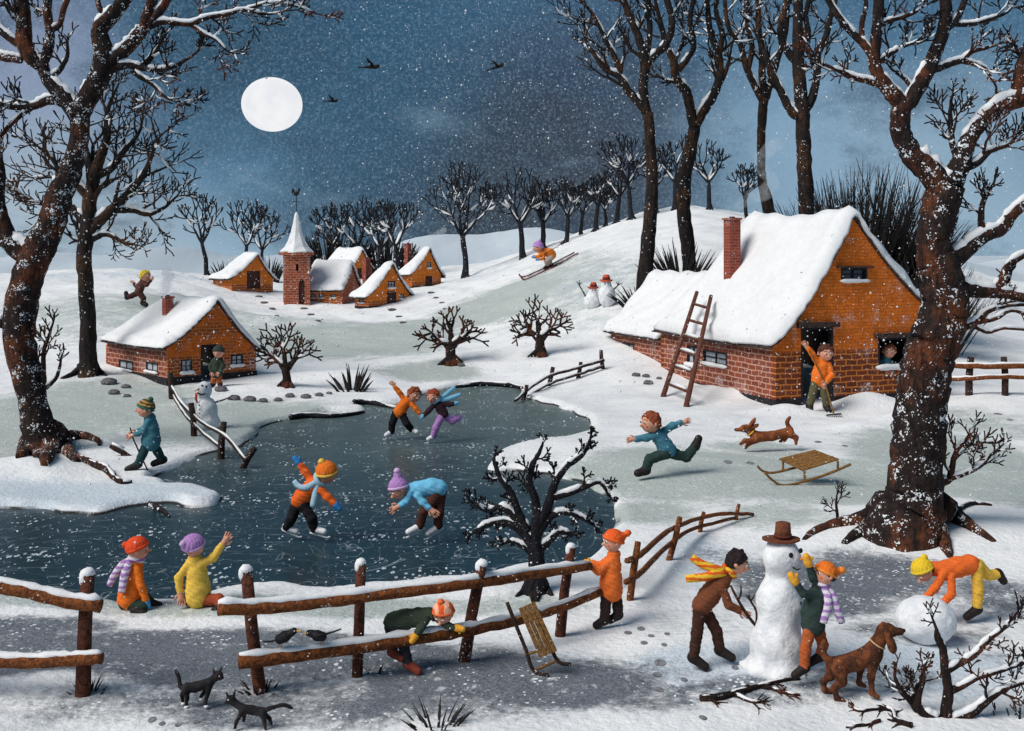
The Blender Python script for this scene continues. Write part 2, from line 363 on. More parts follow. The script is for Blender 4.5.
def b_ground(t, ob, bs):
    at = t.new('ShaderNodeAttribute', attribute_name='wear_shade'); sp = t.new('ShaderNodeSeparateColor'); t.l.new(at.outputs[0], sp.inputs[0])
    pos = t.new('ShaderNodeNewGeometry').outputs['Position']
    nA = t.noise(pos, 1.3, 7, 0.68); nB = t.noise(pos, 9, 6, 0.75); nC = t.noise(pos, 42, 4, 0.7); nD = t.noise(pos, 0.35, 6, 0.6)
    snow = t.mix(t.rng(nA, 0.4, 0.68), (0.83, 0.835, 0.84), (0.70, 0.725, 0.745))
    snow = t.mix(t.rng(nB, 0.52, 0.72, 0, 0.35), snow, (0.58, 0.63, 0.68))
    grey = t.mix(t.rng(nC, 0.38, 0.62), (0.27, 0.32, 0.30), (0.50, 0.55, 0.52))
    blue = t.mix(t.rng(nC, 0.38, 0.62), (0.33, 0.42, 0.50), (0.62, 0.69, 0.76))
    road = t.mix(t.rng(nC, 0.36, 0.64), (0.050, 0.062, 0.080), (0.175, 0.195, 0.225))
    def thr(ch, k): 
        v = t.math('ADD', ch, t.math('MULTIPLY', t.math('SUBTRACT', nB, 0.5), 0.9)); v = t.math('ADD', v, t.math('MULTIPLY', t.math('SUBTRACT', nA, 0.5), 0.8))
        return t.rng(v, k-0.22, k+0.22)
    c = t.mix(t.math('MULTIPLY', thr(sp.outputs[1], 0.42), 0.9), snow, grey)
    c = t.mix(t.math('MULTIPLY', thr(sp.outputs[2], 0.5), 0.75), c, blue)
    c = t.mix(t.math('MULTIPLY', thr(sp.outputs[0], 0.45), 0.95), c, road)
    c = t.mix(t.math('MULTIPLY', t.rng(nB, 0.50, 0.62), t.rng(t.noise(pos, 3.2, 5, .7), .5, .62, 0, .75)), c, (0.74, 0.76, 0.79))
    # crisp crumbs of snow lying on the slush
    vv = t.math('LESS_THAN', t.vor(pos, 13), t.rng(t.noise(pos, 2.2, 4, 0.7), 0.38, 0.72, 0.0, 0.36))
    c = t.mix(t.math('MULTIPLY', vv, thr(sp.outputs[0], 0.3)), c, (0.78, 0.8, 0.83))
    # bare dark earth where the bank drops to the ice
    sz = t.new('ShaderNodeSeparateXYZ'); t.l.new(pos, sz.inputs[0])
    e = t.math('MULTIPLY', t.rng(sz.outputs[2], 0.022, 0.05, 1, 0), t.rng(sz.outputs[1], 60, 80, 1, 0))
    e = t.math('MULTIPLY', e, t.rng(t.noise(pos, 0.8, 4, 0.6), 0.38, 0.52))
    c = t.mix(e, c, (0.03, 0.026, 0.024))
    far = t.rng(sz.outputs[1], 150, 420); haze_tint = t.mix(t.rng(t.noise(t.map(pos, (1, .35, 1)), 0.006, 6, 0.6), 0.4, 0.65), (0.46, 0.53, 0.59), (0.62, 0.68, 0.73))  # distance haze painted into the far snow as a pale blue-grey tint, no trees
    return t.mix(far, c, haze_tint)
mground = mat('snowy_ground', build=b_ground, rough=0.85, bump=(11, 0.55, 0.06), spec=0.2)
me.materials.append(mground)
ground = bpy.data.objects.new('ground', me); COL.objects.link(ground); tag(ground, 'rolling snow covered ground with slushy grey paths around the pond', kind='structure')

# frozen pond: slab of ice
def b_ice(t, ob, bs):
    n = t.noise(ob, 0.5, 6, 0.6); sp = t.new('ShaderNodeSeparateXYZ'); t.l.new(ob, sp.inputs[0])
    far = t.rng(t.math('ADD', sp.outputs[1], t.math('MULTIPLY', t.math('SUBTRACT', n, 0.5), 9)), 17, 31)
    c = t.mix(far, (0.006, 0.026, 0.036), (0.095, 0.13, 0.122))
    g = t.noise(ob, 26, 5, 0.75)
    c = t.mix(t.rng(g, 0.5, 0.8, 0, 0.5), c, (0.14, 0.20, 0.23))
    # scraped lines and patches of frost
    st = t.noise(t.map(ob, (0.25, 2.2, 1), (0, 0, 0.1)), 4, 6, 0.75)
    c = t.mix(t.rng(st, 0.56, 0.70, 0, 0.42), c, (0.36, 0.43, 0.47))
    sc_ = t.math('ABSOLUTE', t.math('SUBTRACT', t.noise(t.map(ob, (1, 1, 1), (0, 0, .5)), 0.8, 2, 0.5, 2.5), 0.5))
    c = t.mix(t.rng(sc_, 0.0, 0.006, 0.5, 0), c, (0.5, 0.56, 0.6))
    fr = t.math('MULTIPLY', t.math('LESS_THAN', t.vor(t.map(ob, (1, .5, 1)), 11), t.rng(t.noise(ob, 0.9, 5, 0.7), 0.40, 0.70, 0.0, 0.40)), t.math('GREATER_THAN', t.noise(ob, 30, 2), 0.45))
    return t.mix(fr, c, (0.66, 0.71, 0.75))
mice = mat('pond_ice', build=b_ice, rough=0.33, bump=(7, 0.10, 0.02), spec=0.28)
gx = np.arange(POND[:, 0].min()-1, POND[:, 0].max()+1, 0.25); gy = np.arange(POND[:, 1].min()-1, POND[:, 1].max()+1, 0.25)
GX, GY = np.meshgrid(gx, gy, indexing='ij'); keep = pond_sd(GX, GY) < 0.75
vid = {}; vs = []; fs = []
def _v(i, j):
    if (i, j) not in vid: vid[(i, j)] = len(vs); vs.append((gx[i], gy[j], 0.0))
    return vid[(i, j)]
for i in range(len(gx)-1):
    for j in range(len(gy)-1):
        if keep[i, j]: fs.append((_v(i, j), _v(i+1, j), _v(i+1, j+1), _v(i, j+1)))
pond = mesh_obj('ice', vs, fs, mice)
tag(pond, 'frozen dark teal pond with frost scratches', kind='structure')
# ------------------------------------------------------------ tube builder
class MB:
    def __init__(s): s.v = []; s.f = []; s.m = []
    def add(s, vs, fs, m=0):
        o = len(s.v); s.v += [tuple(v) for v in vs]; s.f += [tuple(i+o for i in f) for f in fs]; s.m += [m]*len(fs)
    def tube(s, pts, rad, sides=6, m=0, cap=True, lump=0.0, rnd=None, flat=None):
        pts = [Vector(p) for p in pts]; n = len(pts)
        if n < 2: return
        if not hasattr(rad, '__len__'): rad = [rad]*n
        t0 = (pts[1]-pts[0]).normalized(); a = Vector((0, 0, 1)) if abs(t0.z) < 0.9 else Vector((0, 1, 0))
        u = t0.cross(a).normalized(); o = len(s.v)
        for i in range(n):
            t = (pts[min(i+1, n-1)]-pts[max(i-1, 0)])
            t = t.normalized() if t.length > 1e-9 else t0
            u = (u-t*u.dot(t)); u = u.normalized() if u.length > 1e-6 else t.orthogonal().normalized()
            w_ = t.cross(u)
            for k in range(sides):
                an = 6.28318*k/sides; r = rad[i]*(1+(rnd.uniform(-lump, lump) if lump and rnd else 0))
                d = u*math.cos(an)+w_*math.sin(an)
                if flat: d = Vector((d.x*flat[0], d.y*flat[1], d.z*flat[2]))
                s.v.append(tuple(pts[i]+d*r))
        for i in range(n-1):
            for k in range(sides):
                k2 = (k+1) % sides
                s.f.append((o+i*sides+k, o+i*sides+k2, o+(i+1)*sides+k2, o+(i+1)*sides+k)); s.m.append(m)
        if cap:
            s.f.append(tuple(o+k for k in reversed(range(sides)))); s.m.append(m)
            s.f.append(tuple(o+(n-1)*sides+k for k in range(sides))); s.m.append(m)
    def box(s, c, h, m=0, rot=None, taper=1.0):
        vs = []
        for z in (-1, 1):
            for x, y in ((-1, -1), (1, -1), (1, 1), (-1, 1)):
                k = taper if z > 0 else 1
                v = Vector((x*h[0]*k, y*h[1]*k, z*h[2]))
                if rot is not None: v = rot @ v
                vs.append(Vector(c)+v)
        s.add(vs, [(0, 3, 2, 1), (4, 5, 6, 7), (0, 1, 5, 4), (1, 2, 6, 5), (2, 3, 7, 6), (3, 0, 4, 7)], m)
    def ball(s, c, r, m=0, seg=10, rings=7, lump=0.0, rnd=None):
        if not hasattr(r, '__len__'): r = (r, r, r)
        vs = [Vector(c)+Vector((0, 0, -r[2]))]; 
        for i in range(1, rings):
            ph = math.pi*i/rings
            for k in range(seg):
                th = 6.28318*k/seg; q = 1+(rnd.uniform(-lump, lump) if lump and rnd else 0)
                vs.append(Vector(c)+Vector((r[0]*math.sin(ph)*math.cos(th)*q, r[1]*math.sin(ph)*math.sin(th)*q, -r[2]*math.cos(ph)*q)))
        vs.append(Vector(c)+Vector((0, 0, r[2]))); fs = []
        for k in range(seg): fs.append((0, 1+(k+1) % seg, 1+k))
        for i in range(rings-2):
            for k in range(seg):
                a = 1+i*seg+k; b = 1+i*seg+(k+1) % seg; fs.append((a, b, b+seg, a+seg))
        l = len(vs)-1
        for k in range(seg): fs.append((l, l-seg+k, l-seg+(k+1) % seg))
        s.add(vs, fs, m)
    def build(s, name, mats, parent=None, smooth=False, origin=None):
        if not s.v: return None
        v = s.v if origin is None else [(a-origin[0], b-origin[1], c-origin[2]) for a, b, c in s.v]
        return mesh_obj(name, v, s.f, mats, parent, smooth, s.m, loc=None)

def cr(pts, n=5):
    """Catmull-Rom through tuples of any width"""
    pts = [np.array(p, float) for p in pts]
    if len(pts) < 3: 
        return [pts[0]+(pts[-1]-pts[0])*k/n for k in range(n+1)] if len(pts) == 2 else pts
    out = []
    for i in range(len(pts)-1):
        p1, p2 = pts[i], pts[i+1]; p0 = pts[i-1] if i else 2*p1-p2; p3 = pts[i+2] if i+2 < len(pts) else 2*p2-p1
        for k in range(n):
            t = k/n
            out.append(0.5*((2*p1)+(-p0+p2)*t+(2*p0-5*p1+4*p2-p3)*t*t+(-p0+3*p1-3*p2+p3)*t**3))
    out.append(pts[-1]); return out

# ------------------------------------------------------------ implicit surfaces (surface nets)
def sdf_mesh(prims, cell, k=0.0, planes=(), noise=None):
    """prims: ('c',a,b,ra,rb[,sy]) round cone; ('e',c,(rx,ry,rz)[,rot]) ellipsoid. Returns verts, quads."""
    lo = np.array([1e9]*3); hi = -lo
    for p in prims:
        if p[0] == 'c':
            for c, r in ((p[1], p[3]), (p[2], p[4])):
                lo = np.minimum(lo, np.array(c)-r); hi = np.maximum(hi, np.array(c)+r)
        else:
            m = max(p[2]); lo = np.minimum(lo, np.array(p[1])-m); hi = np.maximum(hi, np.array(p[1])+m)
    lo -= cell*3; hi += cell*3
    N = np.ceil((hi-lo)/cell).astype(int)+1
    while N.prod() > 900000: cell *= 1.2; N = np.ceil((hi-lo)/cell).astype(int)+1
    ax = [lo[i]+cell*np.arange(N[i]) for i in range(3)]
    X, Y, Z = np.meshgrid(*ax, indexing='ij'); Pp = np.stack([X, Y, Z], -1)
    D = None
    for p in prims:
        if p[0] == 'c':
            a = np.array(p[1], float); b = np.array(p[2], float); ab = b-a; L = max(ab@ab, 1e-12)
            q = Pp-a; t = np.clip((q@ab)/L, 0, 1); d = np.linalg.norm(q-t[..., None]*ab, axis=-1)-(p[3]+(p[4]-p[3])*t)
        else:
            r = np.array(p[2], float); q = Pp-np.array(p[1], float)
            if len(p) > 3 and p[3] is not None: q = q@np.array(p[3])
            qn = np.linalg.norm(q/r, axis=-1); d = (qn-1)*min(r)
        if D is None: D = d
        elif k > 0:
            h = np.clip(0.5+0.5*(D-d)/k, 0, 1); D = D*(1-h)+d*h-k*h*(1-h)
        else: D = np.minimum(D, d)
    for (pt, nrm) in planes:
        nrm = np.array(Vector(nrm).normalized()); D = np.maximum(D, (Pp-np.array(pt))@nrm)
    if noise is not None: D = D+noise(X, Y, Z)
    S = D < 0
    # surface nets
    c = [S[i:N[0]-1+i, j:N[1]-1+j, l:N[2]-1+l] for i in (0, 1) for j in (0, 1) for l in (0, 1)]
    cnt = sum(x.astype(int) for x in c); act = (cnt > 0) & (cnt < 8)
    ids = -np.ones(act.shape, int); ii = np.argwhere(act); ids[act] = np.arange(len(ii))
    acc = np.zeros((len(ii), 3)); num = np.zeros(len(ii))
    cor = [(i, j, l) for i in (0, 1) for j in (0, 1) for l in (0, 1)]
    vals = {q: D[ii[:, 0]+q[0], ii[:, 1]+q[1], ii[:, 2]+q[2]] for q in cor}
    for q in cor:
        for axx in range(3):
            if q[axx] == 0:
                q2 = list(q); q2[axx] = 1; q2 = tuple(q2)
                a, b = vals[q], vals[q2]; m = (a < 0) != (b < 0)
                t = np.where(m, a/(a-b+1e-12), 0)
                pt = np.tile(np.array(q, float), (len(ii), 1)); pt[:, axx] = t
                acc[m] += pt[m]; num[m] += 1
    V = lo+cell*(ii+acc/np.maximum(num, 1)[:, None])
    Fq = []
    for axx in range(3):
        o1, o2 = [i for i in range(3) if i != axx]
        sl = [slice(None)]*3; sl[axx] = slice(0, N[axx]-1); sh = [slice(None)]*3; sh[axx] = slice(1, N[axx])
        ch = S[tuple(sl)] != S[tuple(sh)]; e = np.argwhere(ch)
        e = e[(e[:, o1] > 0) & (e[:, o2] > 0) & (e[:, o1] < N[o1]-1) & (e[:, o2] < N[o2]-1)]
        if len(e) == 0: continue
        def g(d1, d2):
            q = e.copy(); q[:, o1] -= d1; q[:, o2] -= d2; return ids[q[:, 0], q[:, 1], q[:, 2]]
        quad = np.stack([g(0, 0), g(1, 0), g(1, 1), g(0, 1)], -1)
        ins = S[e[:, 0], e[:, 1], e[:, 2]]; flip = ins if axx != 1 else ~ins
        quad[~flip] = quad[~flip][:, ::-1]
        Fq.append(quad)
    Fq = np.concatenate(Fq); Fq = Fq[(Fq >= 0).all(1)]
    return V, Fq
def sdf_obj(name, prims, cell, mats, parent=None, k=0.0, planes=(), noise=None, extra=None):
    V, Q = sdf_mesh(prims, cell, k, planes, noise)
    v = [tuple(x) for x in V]; f = [tuple(int(i) for i in q) for q in Q]; mi = [0]*len(f)
    if extra is not None:
        o = len(v); v += extra.v; f += [tuple(i+o for i in q) for q in extra.f]; mi += extra.m
    return mesh_obj(name, v, f, mats, parent, True, mi)

# ------------------------------------------------------------ trees
class Tree:
    def __init__(s, D, seed, s_snow=0.5, w0=0.0, rmin=0.5):
        s.D = D; s.s = D/F; s.tr = MB(); s.br = MB(); s.sn = MB(); s.r = random.Random(seed); s.ss = s_snow; s.w0 = w0; s.rmin = rmin*s.s
    def pt(s, x, y, w=0): return P(x, y, s.D) + Vector((0, -w*s.s, 0))
    def snow_on(s, pts, rad, amt=None):
        """a ledge of snow on the upper side of sloping wood"""
        amt = s.ss if amt is None else amt
        if amt <= 0: return
        up = Vector((0, 0, 1)); run = []; rr = []
        def flush():
            if len(run) >= 2:
                rr[0] *= 0.3; rr[-1] *= 0.3
                s.sn.tube(run, rr, 6, lump=0.12, rnd=s.r)
            run.clear(); rr.clear()
        for i in range(len(pts)):
            t = (pts[min(i+1, len(pts)-1)]-pts[max(i-1, 0)]).normalized()
            h = math.sqrt(max(0, 1-t.z*t.z))
            n = up-t*t.z
            if h > 0.38 and n.length > 1e-3:
                n.normalize(); rs_ = rad[i]*0.66*min(1, h*1.15)+0.85*s.s
                run.append(pts[i]+n*(rad[i]*0.62+0.22*rs_)); rr.append(rs_*(0.75+0.5*s.r.random()))
            else: flush()
            if run and s.r.random() > 0.80+amt*0.2: flush()
        flush()
    def limb(s, pts, to='tr', sides=10, twigs=0, tl=14, spread=1.0, snow=None, sub=5, tr=None, jit=0.06, ends=True):
        """pts: (px,py,r_px[,w]) traced centre line"""
        q = cr([(p[0], p[1], p[2], (p[3] if len(p) > 3 else 0)+s.w0) for p in pts], sub)
        P3 = [s.pt(a[0], a[1], a[3]) for a in q]; rad = [max(a[2]*s.s, s.rmin) for a in q]
        P3 = [p+Vector([s.r.uniform(-jit, jit)*rr for _ in range(3)]) for p, rr in zip(P3, rad)]
        (s.tr if to == 'tr' else s.br).tube(P3, rad, sides, lump=0.07, rnd=s.r)
        s.snow_on(P3, rad, snow)
        L = len(P3)
        for k in range(twigs):
            i = int(L*(0.35+0.6*(k+0.5)/twigs)); i = min(max(i, 1), L-2)
            t = (P3[i+1]-P3[i-1]).normalized(); side = 1 if k % 2 else -1
            ax = Vector((0, 1, 0)) if s.r.random() < 0.7 else t.orthogonal()
            d = Matrix.Rotation(side*R(s.r.uniform(35, 65)), 3, ax) @ t
            d.y += s.r.uniform(-0.5, 0.5); s.fork(P3[i], d.normalized(), tl*1.25*s.s*s.r.uniform(0.7, 1.2), rad[i]*0.5, 2, spread)
        if ends:
            t = (P3[-1]-P3[-3]).normalized(); s.fork(P3[-1], t, tl*1.15*s.s, rad[-1], 2 if tl < 16 else 3, spread)
    def fork(s, p, d, L, r, lev, spread=1.0, up=0.10, snow=True):
        """antler like forking twigs"""
        n = 3; pts = [p]; rad = [r]; q = p.copy(); dd = d.copy(); nxt = []
        for i in range(n):
            dd = (dd+Vector([s.r.uniform(-0.28, 0.28) for _ in range(3)])+Vector((0, 0, up))).normalized()
            q = q+dd*L/n; pts.append(q); rad.append(max(r*(1-0.42*(i+1)/n), s.rmin))
            if lev > 0 and i < n-1 and s.r.random() < 0.8: nxt.append((q.copy(), dd.copy(), 1 if i % 2 else -1, rad[-1]))
        s.br.tube(pts, rad, 5 if lev > 1 else 4)
        if snow and lev >= 1 and s.ss > 0.3 and s.r.random() < .55: s.snow_on(pts, [x*0.5 for x in rad], .3)
        if lev > 0:
            for (a, b, sg, rr) in nxt:
                e = Matrix.Rotation(sg*R(s.r.uniform(30, 60)*spread), 3, 'Y') @ b
                e = (e+Vector((0, s.r.uniform(-0.6, 0.6), 0.05))).normalized()
                s.fork(a, e, L*s.r.uniform(0.5, 0.75), rr*0.72, lev-1, spread, up, snow)
            for sg in (-1, 1):
                e = Matrix.Rotation(sg*R(s.r.uniform(12, 34)*spread), 3, 'Y') @ dd
                e = (e+Vector((0, s.r.uniform(-0.4, 0.4), 0.05))).normalized()
                s.fork(q, e, L*s.r.uniform(0.55, 0.8), rad[-1]*0.85, lev-1, spread, up, snow)
    def finish(s, name, label, cat, base, bark, group=None, tm=None):
        root = empty(name, base, 0, label, cat, group)
        o = tuple(base)
        s.tr.build('trunk', tm or bark, root, True, o); s.br.build('branches', bark, root, False, o); sn = s.sn.build('snow', SNOW, root, True, o)
        if sn: sn['kind'] = 'stuff'
        return root
def far_tree(px, py, top, name, label, group, seed, D=None, r=3.0, bark=None, width=1.0, snow=0.5, style='vase', lev=4, cat='tree', rmin=0.5, w3=True):
    """a bare tree grown by forking; base on the ground at (px,py), reaching to pixel row top"""
    if D is None: b = G(px, py)
    else:
        b = Vector(((px-CX)*D/F, D, 0)); b.z = gz(b.x, b.y)
    D = b.y; s = D/F; pyb = CY+(H-b.z)*F/D
    hgt = (pyb-top); t = Tree(D, seed, snow, rmin=rmin)
    rn = t.r; up = Vector((0, 0, 1))
    th = hgt*(0.40 if style == 'vase' else 0.30)*s
    pts = [b+Vector((0, 0, -0.25))]; rad = [r*1.7*s]; q = b.copy(); lean = Vector((rn.uniform(-.12, .12), rn.uniform(-.1, .1), 0))
    pts.append(q+Vector((0, 0, 0.04))); rad.append(r*1.35*s)
    for i in range(4):
        q = q+(up+lean+Vector((rn.uniform(-.12, .12), rn.uniform(-.1, .1), 0)))*th/4; pts.append(q.copy()); rad.append(r*s*(1-0.07*i))
    t.tr.tube(pts, rad, 8, lump=0.1, rnd=rn)
    for k in range(3):   # root flare
        an = rn.uniform(0, 6.28); t.tr.tube([b+Vector((0, 0, r*s*1.2)), b+Vector((math.cos(an)*r*1.6*s, math.sin(an)*r*1.2*s, 0.0)), b+Vector((math.cos(an)*r*2.6*s, math.sin(an)*2*r*s, -0.08))], [r*.8*s, r*.6*s, r*.25*s], 5)
    rest = hgt*s-th
    n = 4 if style == 'vase' else 5
    def br(p, d, L, rr, lv):
        m = 3; pp = [p]; ra = [rr]; q = p.copy(); dd = d.copy()
        for i in range(m):
            dd = (dd+Vector([rn.uniform(-.16, .16) for _ in range(3)])+up*(0.16 if style == 'vase' else 0.05)).normalized()
            q = q+dd*L/m; pp.append(q); ra.append(max(rr*(1-.35*(i+1)/m), t.rmin))
        (t.tr if lv >= 4 else t.br).tube(pp, ra, 6 if lv > 2 else 4)
        if lv >= 2 and snow > 0: t.snow_on(pp, [x*.9 for x in ra], snow)
        if lv <= 0: return
        k = rn.choice((2, 3)) if lv > 1 else 2
        for i in range(k):
            a = R((i-(k-1)/2)*rn.uniform(30, 52)*(1.25 if style != 'vase' else 1))
            e = Matrix.Rotation(a, 3, 'Y') @ dd; e.y += rn.uniform(-.5, .5); e.normalize()
            br(q, e, L*rn.uniform(.62, .82), ra[-1]*.8, lv-1)
        if lv > 1:
            e = Matrix.Rotation(R(rn.choice((-1, 1))*rn.uniform(40, 62)), 3, 'Y') @ d; e.y += rn.uniform(-.5, .5)
            br(pp[1+(lv % 2)], e.normalized(), L*.55, ra[1]*.6, lv-2)
    for i in range(n):
        a = (i-(n-1)/2)/(n-1)*2
        d = Vector((a*(0.62 if style == 'vase' else 1.25)*width, rn.uniform(-.45, .45), 1)).normalized()
        start = pts[-1] if (i % 2 == 0 or style == 'vase') else pts[-2]
        Ls = rest*(0.40-0.06*abs(a))*(1.05 if style == 'vase' else .95)
        br(start, d, Ls, r*s*0.62, lev)
    # fit the crown to the wanted height
    zs = [v[2] for v in t.br.v]; zmax = max(zs); want = b.z+hgt*s; f = (want-b.z)/(zmax-b.z)
    for mb in (t.tr, t.br, t.sn): mb.v = [(b.x+(v[0]-b.x)*f, b.y+(v[1]-b.y)*f, b.z+(v[2]-b.z)*f) for v in mb.v]
    return t.finish(name, label, cat, b, bark or BARK_FAR, group)

def spiky(px, py, rx, h, name, label, seed, n=40, r=0.9, group=None, m=None, D=None, fan=1.0, cat='shrub', snow=0):
    """stiff blades or rods fanning up from one spot"""
    if D is None: b = G(px, py)
    else:
        b = Vector(((px-CX)*D/F, D, 0)); b.z = gz(b.x, b.y)
    s = b.y/F; rn = random.Random(seed); mb = MB()
    for i in range(n):
        a = rn.uniform(-1, 1); dp = rn.uniform(-1, 1)
        L = h*s*(1-0.35*abs(a))*rn.uniform(.55, 1)
        d = Vector((a*fan, dp*fan*.8, 1.0)).normalized()
        st = b+Vector((a*rx*.55*s, dp*rx*.3*s, -0.05)); bend = Vector((a*.25, dp*.2, -.12))*L*.5
        p = [st, st+d*L*.5, st+d*L+bend*.6]
        w_ = r*s*rn.uniform(.7, 1.3); mb.tube(p, [w_, w_*.85, w_*.15], 4)
        if snow and rn.random() < snow:
            for k in range(2):
                e = (d+Vector((rn.uniform(-.7, .7), rn.uniform(-.5, .5), 0))).normalized(); q = p[1]+(p[2]-p[1])*rn.uniform(0, .6)
                mb.tube([q, q+e*L*.25], [w_*.6, w_*.15], 3)
    o = mb.build(name, m or SHRUB, None, False, tuple(b)); o.location = b
    return tag(o, label, cat, group)
SHRUB = m_plain('shrub_stems', (0.022, 0.019, 0.018), 0.9, 0.5, 20, 0.10)
# ------------------------------------------------------------ brick and wall materials
def m_brick(name, brick, brick2, mortar, upper, zsplit, sc=1.0, thr=0.12, mot=0.1):
    def b(t, ob, bs):
        sp = t.new('ShaderNodeSeparateXYZ'); t.l.new(ob, sp.inputs[0])
        cb = t.new('ShaderNodeCombineXYZ'); t.l.new(sp.outputs[0], cb.inputs[0]); t.l.new(sp.outputs[2], cb.inputs[1])
        v = t.vmath('ADD', cb.outputs[0], t.vmath('MULTIPLY', t.noise(ob, 2.2, 3, 0.5, color=True), (0.09, 0.09, 0)))
        br = t.new('ShaderNodeTexBrick'); t.l.new(v, br.inputs['Vector'])
        br.inputs['Scale'].default_value = sc; br.inputs['Brick Width'].default_value = 0.36; br.inputs['Row Height'].default_value = 0.155
        br.inputs['Mortar Size'].default_value = 0.022; br.inputs['Mortar Smooth'].default_value = 0.4
        t.put(br.inputs['Color1'], brick); t.put(br.inputs['Color2'], brick2); t.put(br.inputs['Mortar'], mortar)
        n = t.noise(ob, 5, 5, 0.7)
        c = t.mix(t.rng(t.noise(ob, 30, 4, 0.6), 0.4, 0.7, 0, 0.55), br.outputs[0], tuple(x*0.35 for x in brick))
        br2 = t.new('ShaderNodeTexBrick'); t.l.new(v, br2.inputs['Vector']); br2.inputs['Scale'].default_value = sc*1.6
        br2.inputs['Brick Width'].default_value = 0.34; br2.inputs['Row Height'].default_value = 0.15; br2.inputs['Mortar Size'].default_value = 0.02; br2.inputs['Mortar Smooth'].default_value = 1
        t.put(br2.inputs['Color1'], upper); t.put(br2.inputs['Color2'], tuple(x*0.8 for x in upper)); t.put(br2.inputs['Mortar'], tuple(x*0.42 for x in upper))
        up = t.mix(t.rng(n, 0.4, 0.66, 0, 0.6), br2.outputs[0], tuple(x*0.42 for x in upper))
        up = t.mix(t.math('MULTIPLY', t.rng(t.noise(ob, 1.6, 4, .6), .45, .6), mot), up, c)
        z = t.math('ADD', sp.outputs[2], t.math('MULTIPLY', t.math('SUBTRACT', n, 0.5), 0.5))
        c = t.mix(t.rng(z, zsplit-0.1, zsplit+0.1), c, up)
        # wind blown snow sticking to the wall
        sn = t.math('MULTIPLY', t.rng(t.noise(ob, 1.1/1.0, 4, 0.6), 0.55, 0.68), t.rng(t.noise(ob, 17, 4, 0.8), 0.47, 0.6))
        c = t.mix(t.math('MULTIPLY', sn, 0.75), c, (0.75, 0.74, 0.75))
        return speck(t, ob, c, 17, thr)
    return mat(name, build=b, rough=0.9, bump=(14, 0.7, 0.03), spec=0.15)
BRICK_BIG = m_brick('orange_brick', (0.24, 0.062, 0.028), (0.15, 0.04, 0.024), (0.70, 0.24, 0.05), (0.88, 0.205, 0.026), 1.62)
BRICK_SIDE = m_brick('red_brick', (0.30, 0.085, 0.048), (0.19, 0.05, 0.034), (0.58, 0.32, 0.23), (0.5, 0.2, 0.1), 9)
BRICK_SMALL = m_brick('small_brick', (0.36, 0.085, 0.032), (0.22, 0.05, 0.025), (0.62, 0.28, 0.10), (0.82, 0.18, 0.025), 0.85, 1.5, 0.18, 0.75)
BRICK_VILL = m_brick('village_brick', (0.46, 0.11, 0.035), (0.30, 0.07, 0.03), (0.70, 0.30, 0.10), (0.93, 0.25, 0.035), 0.35, 1.1, 0.10)
BRICK_TOWER = m_brick('tower_brick', (0.44, 0.11, 0.05), (0.26, 0.06, 0.04), (0.60, 0.27, 0.16), (0.6, 0.2, 0.08), 99, 1.2, 0.24)
PLINTH = m_plain('tarred_plinth', (0.022, 0.02, 0.024), 0.9, 0.5, 12, 0.08)
EAVES = m_plain('thatch_edge', (0.055, 0.036, 0.030), 0.95, 0.6, 14, 0.16)
DOORWOOD = m_plain('door_wood', (0.07, 0.030, 0.024), 0.8, 0.5, 16, 0.14)
INSIDE = m_plain('dim_interior', (0.03, 0.024, 0.022), 0.95, 0.3, 6)  # darkness of the unlit rooms put into a near-black colour
STONE = m_plain('stone', (0.13, 0.12, 0.13), 0.9, 0.5, 9, 0.1)

def panel(name, outline, holes, th, mat_, parent, loc=(0, 0, 0), rz=0.0, label=None):
    """a wall with real openings; outline and holes in (x,z), thickness th along +y (may be negative)"""
    loops = [[Vector((x, z, 0)) for x, z in outline]]+[[Vector((x, z, 0)) for x, z in h] for h in holes]
    tri = geometry.tessellate_polygon(loops); flatp = [p for l in loops for p in l]; n = len(flatp)
    vs = [(p.x, 0, p.y) for p in flatp]+[(p.x, th, p.y) for p in flatp]
    fs = [tuple(t) for t in tri]+[tuple(i+n for i in t) for t in tri]; o = 0
    for l in loops:
        m = len(l)
        for i in range(m): fs.append((o+i, o+(i+1) % m, o+(i+1) % m+n, o+i+n))
        o += m
    ob = mesh_obj(name, vs, fs, [mat_, INSIDE], parent)
    bm = bmesh.new(); bm.from_mesh(ob.data); bmesh.ops.recalc_face_normals(bm, faces=bm.faces)
    for f_ in bm.faces:
        if all(abs(v.co.y-th) < 1e-5 for v in f_.verts): f_.material_index = 1
    bm.to_mesh(ob.data); bm.free()
    ob.location = loc; ob.rotation_euler = (0, 0, rz)
    if label: ob['label'] = label
    return ob

def lumpbox(mb, a, b, r, seed, n=8):
    """a lumpy bolster of snow from a to b"""
    rn = random.Random(seed); a = Vector(a); b = Vector(b)
    pts = [a+(b-a)*k/n for k in range(n+1)]; rad = [r*rn.uniform(.75, 1.15) for _ in pts]; rad[0] *= .5; rad[-1] *= .5
    mb.tube(pts, rad, 8)

